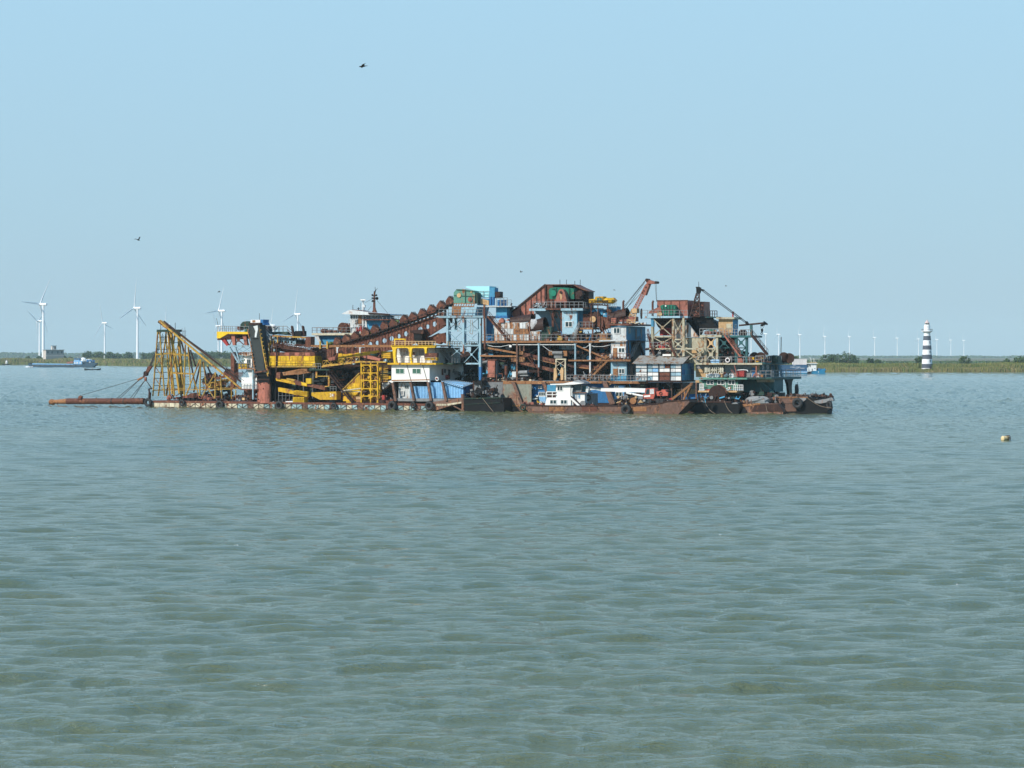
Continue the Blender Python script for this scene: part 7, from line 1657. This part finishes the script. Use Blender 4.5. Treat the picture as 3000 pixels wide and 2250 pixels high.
for i, (px, py, ph, pb, lb) in enumerate(TL):
    if i: 
        o = tp.copy(); COL.objects.link(o)
        for ch in tp.children: clone(ch, ch.location, o)
    else: o = tp
    s_ = 1.0 if i not in (1, 2, 4, 7, 8) else 0.93
    Y = (80.3*s_+1.5-HC)*F/(HY-py); o.location = ((px-1500)/F*Y, Y, 1.5); o.scale = (s_,)*3
    yaw = R(-24+random.uniform(-4, 4)); o.rotation_euler = (0, 0, yaw)
    j = 0
    for ch in o.children:
        if ch.name.startswith('blade'): ch.rotation_euler = (R(-ph-120*j), 0, 0); j += 1
    tag(o, lb, 'wind turbine', GT)
# turbine base platform
farframe(412, 3860); k = thing('turbine_platform', 'small white steel platform at the foot of the tall left turbine', 'platform', Vector((0, -5, 1.4)))
m().ubox(-4, 5, -6, -2, 6, 6.6).put('deck', tw, k)
for x in (-3.6, 0.5, 4.6): m().ubox(x, x+0.5, -6, -5.5, 1.2, 6).put('leg', tw, k)
# pylon
farframe(539, 2800); k = thing('lattice_pylon', 'thin grey lattice pylon seen behind the yellow sloping boom', 'pylon', Vector((0, 0, 1.4)))
mpp = 2800/F; zt_ = HC+(HY-968)*mpp
c = m(); c.mast([Vector((x, y, 1.4)) for x, y in ((-2.2, -2.2), (2.2, -2.2), (2.2, 2.2), (-2.2, 2.2))], [Vector((x, y, zt_)) for x, y in ((-1.2, -1.2), (1.2, -1.2), (1.2, 1.2), (-1.2, 1.2))], 12, 0.28); c.put('mast', gry, k)
for z in (zt_-1, zt_-6, zt_-11): m().ubox(-2.4, 2.4, -1.6, 1.6, z, z+0.5).put('platform', gry, k)
c = m(); c.bar(Vector((-2, 0, zt_)), Vector((-2, 0, zt_+2.5)), 0.3).bar(Vector((1, 0, zt_)), Vector((1, 0, zt_+3.5)), 0.3); c.put('aerial', gry, k)
# blockhouse on the left bank
f = farframe(155, 3040, -28); mpp = 3040/F
BH = thing('concrete_blockhouse', 'grey two storey concrete blockhouse with roof hut on the left bank', 'building', Vector((0, 0, 1.2)))
cg = paint('grey_render', (0.26, 0.28, 0.26), 0.35, (0.20, 0.18, 0.15), (0.3, 0.28, 0.24), sc=0.2, dirt=0.5); cw_ = paint('pale_render', (0.62, 0.55, 0.48), 0.1, dirt=0.3)
zt_ = HC+(HY-1026)*mpp
u0, u1 = U(135, 0), U(187, 0)
b_ = m().ubox(u0, u1, 0, 11, 1.0, zt_).put('front_wall', cg, BH); m().ubox(u0-0.25, u0-0.01, -0.05, 11, 1.0, zt_-.05).put('white_end_wall', cw_, BH)
m().ubox(u0-0.9, u1+0.8, -0.9, 11.5, zt_, zt_+0.7).put('roof_slab', cg, BH)
xm = (u0+u1)/2
m().ubox(xm-2.6, xm+2.6, 3, 7, zt_+.7, zt_+5).put('roof_hut', cw_, BH); m().ubox(xm-3, xm+3, 2.6, 7.4, zt_+5, zt_+5.5).put('hut_roof', cg, BH); m().ubox(xm+.2, xm+1.1, 2.9, 3.02, zt_+1.2, zt_+4.4).ubox(xm+1.6, xm+2.3, 2.9, 3.02, zt_+1.2, zt_+4.4).put('hut_window', blk, BH)
for fx in (0.10, 0.34, 0.66, 0.88):
    u = u0+(u1-u0)*fx; m().ubox(u-.9, u+.9, -0.12, 0.02, zt_-4.2, zt_-1.2).put('window', glassm, BH); m().ubox(u-1.0, u+1.0, -0.3, 0.02, zt_-4.6, zt_-4.25).put('sill', cw_, BH)
for fx in (0.5, 0.9): u = u0+(u1-u0)*fx; m().ubox(u-.8, u+.8, -0.12, 0.02, 3.5, 6.5).put('window', blk, BH)
m().ubox(u0, u1, -0.15, 0.0, zt_-7, zt_-6.4).put('string_course', cw_, BH)
farframe(198, 3045); k = m().blob(Vector((0, 0, 3.0)), 5.5, 3, 4.3, 10, 6, 0.12); k.top('earth_mound', drus, 'dark mound beside the right side of the blockhouse', 'mound', base=Vector((0, 0, 1)))
# long blue barge
Yb = HC*F/(1076-HY); f = farframe(180, Yb, 0); tile('T')
LB = thing('cargo_barge', 'long loaded blue and grey cargo barge travelling by the left bank', 'ship', Vector((U(100), 0, 0)))
hd_ = paint('barge_dark_blue', (0.035, 0.08, 0.12), 0.3, dirt=0.3)
m().poly([(465, 350), (520, 372), (1320, 372), (1400, 350), (1560, 350), (1550, 375), (1490, 432), (520, 432), (480, 410), (455, 380)], 0, 13).put('hull', hd_, LB)
m().poly([(515, 358), (1185, 366), (1185, 378), (525, 374)], -0.15, 13.3).put('blue_coaming', sbl, LB); m().box(520, 388, 1320, 394, -0.2, 0.2).put('rubbing_strake', gry, LB)
for i in range(9): m().box(560+i*82, 374, 570+i*82, 398, -0.4, 0.3).put('side_tyre', rubber, LB)
m().poly([(455, 345), (530, 345), (520, 372), (470, 368)], 2, 6).put('stern_gear', blk, LB)
sp = m().box(1190, 320, 1330, 372, 2, 9).put('superstructure', sbl, LB); m().box(1200, 283, 1290, 320, 3, 7).put('bridge', sbl, LB); m().box(1190, 277, 1310, 284, 2, 9).put('bridge_roof', dbl, LB)
for x in (1208, 1232, 1256): m().box(x, 294, x+16, 306, 2.9, 0.1).put('window', wht, LB)
for x in (1200, 1240, 1290): m().box(x, 334, x+22, 362, 1.9, 0.1).put('white_panel', wht, LB)
m().poly([(1070, 350), (1095, 333), (1180, 322), (1190, 345), (1100, 362)], 1.5, 6).put('red_hatch_cover', pink, LB)
m().box(1330, 330, 1500, 350, 2, 8).put('fore_deck_gear', hd_, LB); m().blob((1350, 305, 4), 3, 2, 2.6).put('white_boat', wht, LB); m().blob((1440, 315, 4), 3.4, 2, 1.8).put('white_gear', owht, LB)
clutter(LB, 'fore_deck_parts', 1330, 305, 1540, 350, 2, 8, 40, [dbl, hd_, owht, dbl], 81, 2.4)
m().bar((1283, 278, 5), (1283, 205, 5), 0.5).bar((1270, 262, 5), (1340, 266, 5), 0.5).put('mast', gry, LB)
k = m()
for i in range(40): k.blob(Vector((U(480)-random.uniform(-3, 4), random.uniform(-2, 6), 0.2)), random.uniform(.6, 1.5), 1, random.uniform(.2, .8), 6, 4, .3)
k.top('stern_wash', lettw, 'white water churned up at the stern of the long blue barge', 'wash', kind='stuff')
# rowing sampan with person
Ys = HC*F/(1084.5-HY); farframe(271, Ys, 0); mpp = Ys/F
SB = thing('rowing_sampan', 'small dark sampan just in front of the long blue barge', 'boat', Vector((0, 0, 0)))
k = m(); n = 14; vs = []; fs = []; Ls = 48*mpp*0.5
for i in range(n+1):
    t = -1+2*i/n; w_ = 1.1*(1-abs(t)**2.4)+0.12; zz = 0.75+0.75*abs(t)**2.2; x = t*Ls
    vs += [(x, -w_, zz), (x, -w_*0.7, -0.3+0.5*abs(t)**4), (x, w_*0.7, -0.3+0.5*abs(t)**4), (x, w_, zz), (x, w_-0.12, zz-0.02), (x, 0, 0.25+0.5*abs(t)**3), (x, -w_+0.12, zz-0.02)]
for i in range(n):
    for j in range(7): fs.append((i*7+j, (i+1)*7+j, (i+1)*7+(j+1) % 7, i*7+(j+1) % 7))
fs += [tuple(range(6, -1, -1)), tuple(range(n*7, n*7+7))]
k.add(vs, fs); k.put('hull', blk, SB); m().ubox(-2.2, -1.8, -1, 1, 0.6, 0.7).put('thwart', hulr, SB); m().ubox(1.5, 1.9, -1, 1, 0.6, 0.7).put('thwart', hulr, SB)
pe = thing('person', 'person in a white shirt sitting in the small sampan and rowing', 'person', Vector((-0.3, 0, 0.65)))
def skinbody(pts, edges, radii, name, mt, parent, base):
    me = bpy.data.meshes.new(name); me.from_pydata([tuple(Vector(p)-base) for p in pts], edges, []); me.update()
    o = bpy.data.objects.new(name, me); COL.objects.link(o); sk = o.modifiers.new('skin', 'SKIN'); sb = o.modifiers.new('sub', 'SUBSURF'); sb.levels = 1; sb.render_levels = 1
    for q, r in zip(me.skin_vertices[0].data, radii): q.radius = (r, r) if not isinstance(r, tuple) else r
    me.skin_vertices[0].data[0].use_root = True
    dg = bpy.context.evaluated_depsgraph_get(); m2 = bpy.data.meshes.new_from_object(o.evaluated_get(dg)); bpy.data.objects.remove(o)
    o = add_obj(name, m2, None, parent); m2.materials.clear(); m2.materials.append(mt); m2.polygons.foreach_set('use_smooth', [True]*len(m2.polygons)); return o
b0 = Vector((-0.3, 0, 0.65))
pts = [(-0.3, 0, 0.75), (-0.28, 0, 1.05), (-0.22, 0, 1.30), (-0.18, 0, 1.42), (-0.14, 0, 1.54), (-0.12, 0, 1.66), (-0.2, -0.2, 1.30), (0.02, -0.26, 1.08), (0.28, -0.2, 1.10), (-0.2, 0.2, 1.30), (0.02, 0.26, 1.08), (0.28, 0.2, 1.10),
       (-0.25, -0.12, 0.72), (0.18, -0.16, 0.86), (0.32, -0.16, 0.5), (-0.25, 0.12, 0.72), (0.18, 0.16, 0.86), (0.32, 0.16, 0.5), (0.42, -0.16, 0.48), (0.42, 0.16, 0.48)]
ed = [(0, 1), (1, 2), (2, 3), (3, 4), (4, 5), (2, 6), (6, 7), (7, 8), (2, 9), (9, 10), (10, 11), (0, 12), (12, 13), (13, 14), (0, 15), (15, 16), (16, 17), (14, 18), (17, 19)]
rd = [.17, .16, .17, .06, .10, .085, .075, .05, .035, .075, .05, .035, .10, .075, .05, .10, .075, .05, .04, .04]
skinbody(pts, ed, rd, 'body', skin, pe, b0)
m().blob(Vector((-0.27, 0, 1.12)), 0.24, 0.30, 0.33, 12, 8).put('white_shirt', lifer, pe); m().blob(Vector((-0.3, 0, 0.8)), 0.24, 0.26, 0.16, 12, 6).bar(Vector((-0.25, -0.13, 0.76)), Vector((0.18, -0.16, 0.86)), 0.2, None, 8).bar(Vector((-0.25, 0.13, 0.76)), Vector((0.18, 0.16, 0.86)), 0.2, None, 8).put('dark_trousers', hd_, pe)
m().blob(Vector((-0.14, 0, 1.70)), 0.11, 0.10, 0.07, 10, 6).put('hair', blk, pe)
pe.scale = (1.3, 1.3, 1.3)
for s_ in (-1, 1):
    o = m().bar(Vector((0.28, s_*0.2, 1.1)), Vector((0.5, s_*2.6, 0.0)), 0.07, None, 6).put('oar', hulr, SB)
# second tiny boat far left
Yc = HC*F/(1069.3-HY); farframe(18, Yc, 0); TB = thing('tiny_boat', 'tiny dark boat with a white figure at the left edge under the bank', 'boat', Vector((0, 0, 0)))
mpp = Yc/F; m().hexa([(-10*mpp, -1.5, 0), (10*mpp, -1.5, 0), (10*mpp, 1.5, 0), (-10*mpp, 1.5, 0), (-11*mpp, -1.9, 1.2), (11*mpp, -1.9, 1.2), (11*mpp, 1.9, 1.2), (-11*mpp, 1.9, 1.2)]).put('hull', blk, TB)
m().blob(Vector((0.5, 0, 3.0)), 1.3, 1.1, 2.3, 8, 6, 0.1).put('white_sailcloth', lifer, TB)
# container ship at the right
Yk = HC*F/(1095.5-HY); farframe(2360, Yk, 0); tile('J')
CS = thing('container_ship', 'small river container ship with white bridge and bright blue bow at the right', 'ship', Vector((U(1600), 0, 0)))
bow = paint('bow_blue', (0.01, 0.20, 0.36), 0.12)
m().poly([(-250, 960), (1170, 975), (1240, 975), (1350, 960), (1560, 915), (1900, 830), (1915, 850), (1880, 960), (1925, 1040), (1850, 1075), (-250, 1075)], 0, 11).put('hull', bow, CS)
m().poly([(-250, 935), (1180, 940), (1220, 1000), (-250, 1000)], -0.12, 0.12).put('pale_side_stripe', sbl, CS); m().box(-250, 975, 1230, 985, -0.2, 0.1).put('rail_line', wht, CS)
br_ = m().box(1175, 785, 1330, 940, 1.5, 8).put('bridge_house', wht, CS); m().box(1330, 640, 1545, 920, 1.5, 8).put('bridge_tower', wht, CS); m().box(1215, 640, 1330, 785, 2.5, 7).put('bridge_wing', owht, CS)
m().box(1175, 608, 1600, 632, 0.8, 10).put('bridge_roof', wht, CS); m().box(1290, 572, 1570, 592, 2, 6).put('top_deck', tan, CS)
for x0, x1, y0, y1 in ((1240, 1270, 662, 690), (1370, 1395, 662, 690), (1415, 1440, 662, 690), (1485, 1515, 662, 690), (1210, 1228, 830, 850), (1238, 1256, 830, 850), (1225, 1262, 880, 910), (1460, 1480, 815, 838), (1485, 1505, 815, 838)): m().box(x0, y0, x1, y1, 1.4 if x0 > 1320 or y0 > 780 else 2.4, 0.1).put('window', glassm, CS)
m().box(1365, 830, 1390, 920, 1.4, 0.1).put('door', blk, CS)
m().line([(1340, 590, 3), (1320, 420, 3), (1295, 385, 3), (1265, 380, 3)], 0.3, 6).bar((1450, 590, 3), (1445, 435, 3), 0.25).bar((1410, 435, 3), (1450, 435, 3), 0.25).bar((1515, 590, 3), (1515, 530, 3), 0.2).put('signal_mast', wht, CS)
clutter(CS, 'bow_gear', 1560, 850, 1920, 900, 1, 8, 36, [blk, dbl, gry], 82, 1.2)
for x, y in ((1290, 1000), (1230, 1010)): m().disc(x, y, -0.5, 0.9, 0.4, 12).put('side_tyre', rubber, CS)
m().box(1620, 935, 1640, 1000, -0.1, 0.08).put('white_draught_mark', wht, CS)
cblue = paint('container_blue', (0.045, 0.12, 0.22), 0.1, dirt=0.3); cwh = paint('container_white', (0.72, 0.68, 0.66), 0.04, (0.5, 0.3, 0.2), (0.6, 0.4, 0.3))
def container(x0, y0, x1, y1, v, mt, label):
    o = thing('shipping_container', label, 'container', (x0, y1, v), 'containers stacked on the river ship')
    m().box(x0, y0, x1, y1, v, 6).put('box', mt, o)
    k = m()
    for i in range(16): xx = x0+(x1-x0)*(i+.5)/16; k.bar((xx, y0+12, v-0.03), (xx, y1-10, v-0.03), 0.08)
    k.put('corrugation', mt, o); m().bar((x0, y0, v-.05), (x0, y1, v-.05), 0.2).bar((x1, y0, v-.05), (x1, y1, v-.05), 0.2).bar((x0, y0, v-.05), (x1, y0, v-.05), 0.15).bar((x0, y1, v-.05), (x1, y1, v-.05), 0.15).put('corner_post', mt, o)
    return o
container(610, 440, 1150, 664, 2, cwh, 'white container on top of the stack on the river ship')
c1 = container(520, 672, 1170, 935, 2, cblue, 'dark blue container with white lettering under the white one')
textobj('CMA CGM', 'container_lettering', 80*mpp*0+1.25, lettw, c1, 690, 775, 1.86, 0.02).scale = (1.0, 0.85, 1)
m().line([(600, 720, 1.88), (640, 705, 1.88), (700, 695, 1.88)], 0.14).line([(690, 850, 1.88), (760, 830, 1.88), (830, 790, 1.88)], 0.14).put('white_swoosh', lettw, c1)
m().bar((880, 805, 1.88), (1070, 805, 1.88), 0.14).bar((900, 832, 1.88), (1060, 832, 1.88), 0.1).put('white_bar', lettw, c1); m().box(545, 860, 760, 895, 1.9, 0.03).put('purple_band', paint('purple_band', (0.12, 0.05, 0.2), 0), c1)
container(-180, 672, 505, 935, 2, cblue, 'dark blue container hidden behind the teal end house')
# buoy
Yu = HC*F/(1290-HY); farframe(2946, Yu, -25); bcr = paint('buoy_cream', (0.66, 0.52, 0.28), 0.12)
BU = thing('drum_buoy', 'cream and rusty drum buoy floating near the right edge', 'buoy', Vector((0, 0, 0)))
k = m(); k.bar(Vector((-0.42, 0, 0.22)), Vector((0.42, 0.05, 0.28)), 0.62, None, 18); k.put('drum', bcr, BU); m().blob(Vector((-0.42, 0, 0.22)), 0.18, 0.36, 0.36, 14, 8).put('cream_end', bcr, BU)
for x in (0.1, 0.3, 0.48): m().tube(Vector((x, 0, 0.25)), Vector((x+0.05, 0, 0.25)), 0.41, 0.05, 16).put('rust_hoop', drus, BU)
m().torus(Vector((0.6, 0, 0.3)), 0.1, 0.025, (0, 1, 0), 12, 5).put('ring', drus, BU)
# birds
bird_m = plain('dark_feathers', (0.035, 0.032, 0.03), 0.8); birdb = plain('pale_feathers', (0.45, 0.40, 0.35), 0.8)
def bird(px, py, Y, span, roll, yaw, flap, label):
    P = Vector(((px-1500)/F*Y, Y, HC+(HY-py)/F*Y)); o = bpy.data.objects.new('bird', None); COL.objects.link(o); o.location = P; o.rotation_euler = (R(roll), R(8), R(yaw)); tag(o, label, 'bird')
    z = Vector((0, 0, 0)); s_ = span
    k = m(); vs = []; fs = []; pr = [(-0.26, 0.01), (-0.2, 0.045), (-0.05, 0.075), (0.12, 0.07), (0.2, 0.045), (0.25, 0.05), (0.29, 0.035), (0.33, 0.006)]; n = 8
    for x, r in pr: vs += [(x*s_, r*s_*math.cos(6.2832*i/n), r*s_*math.sin(6.2832*i/n)) for i in range(n)]
    for q in range(len(pr)-1): fs += [(q*n+i, q*n+(i+1) % n, (q+1)*n+(i+1) % n, (q+1)*n+i) for i in range(n)]
    k.add(vs, fs); k.put('body', birdb if s_ > 0.9 else bird_m, o, base=z)
    for sg in (-1, 1):
        k = m(); st = [(0.04, 0.12, -0.10, 0), (0.22, 0.14, -0.08, 0.10), (0.38, 0.06, -0.08, 0.14), (0.52, -0.06, -0.12, 0.10)]; vs = []
        for y, xf, xb, zz in st:
            for t in (0.012, -0.012): vs += [(xf*s_, sg*y*s_, (zz*flap+t)*s_), (xb*s_, sg*y*s_, (zz*flap+t)*s_)]
        fs = []
        for q in range(3): b = 4*q; fs += [(b, b+1, b+5, b+4), (b+2, b+6, b+7, b+3), (b, b+4, b+6, b+2), (b+1, b+3, b+7, b+5)]
        fs += [(0, 2, 3, 1), (12, 13, 15, 14)]; k.add(vs, fs); k.put('wing', bird_m, o, base=z)
    k = m(); k.hexa([(-0.40*s_, -.06*s_, -.004), (-0.24*s_, -.03*s_, -.004), (-0.24*s_, .03*s_, -.004), (-0.40*s_, .06*s_, -.004), (-0.40*s_, -.06*s_, .004), (-0.24*s_, -.03*s_, .008), (-0.24*s_, .03*s_, .008), (-0.40*s_, .06*s_, .004)]); k.put('tail', bird_m, o, base=z)
bird(1063, 194, 130, 0.62, 14, 200, 0.4, 'largest dark bird high in the left half of the sky'); bird(405, 703, 210, 0.62, -18, 60, 2.2, 'small dark bird with raised wings above the left wind turbines')
bird(1527, 797, 300, 0.55, 10, 150, 1.5, 'tiny bird in the sky above the middle of the dredger'); bird(642, 855, 300, 0.6, 8, 190, 0.8, 'tiny bird just left of the blade tip of the turbine behind the walkway')
bird(1800, 850, 330, 0.45, 10, 30, 1.0, 'tiny bird left of the pink crane head'); bird(2127, 838, 330, 0.45, -10, 200, 1.2, 'tiny bird right of the dark derrick mast')
for o in bpy.data.objects:
    for k in ('bu', 'bv', 'bz'):
        if k in o: del o[k]
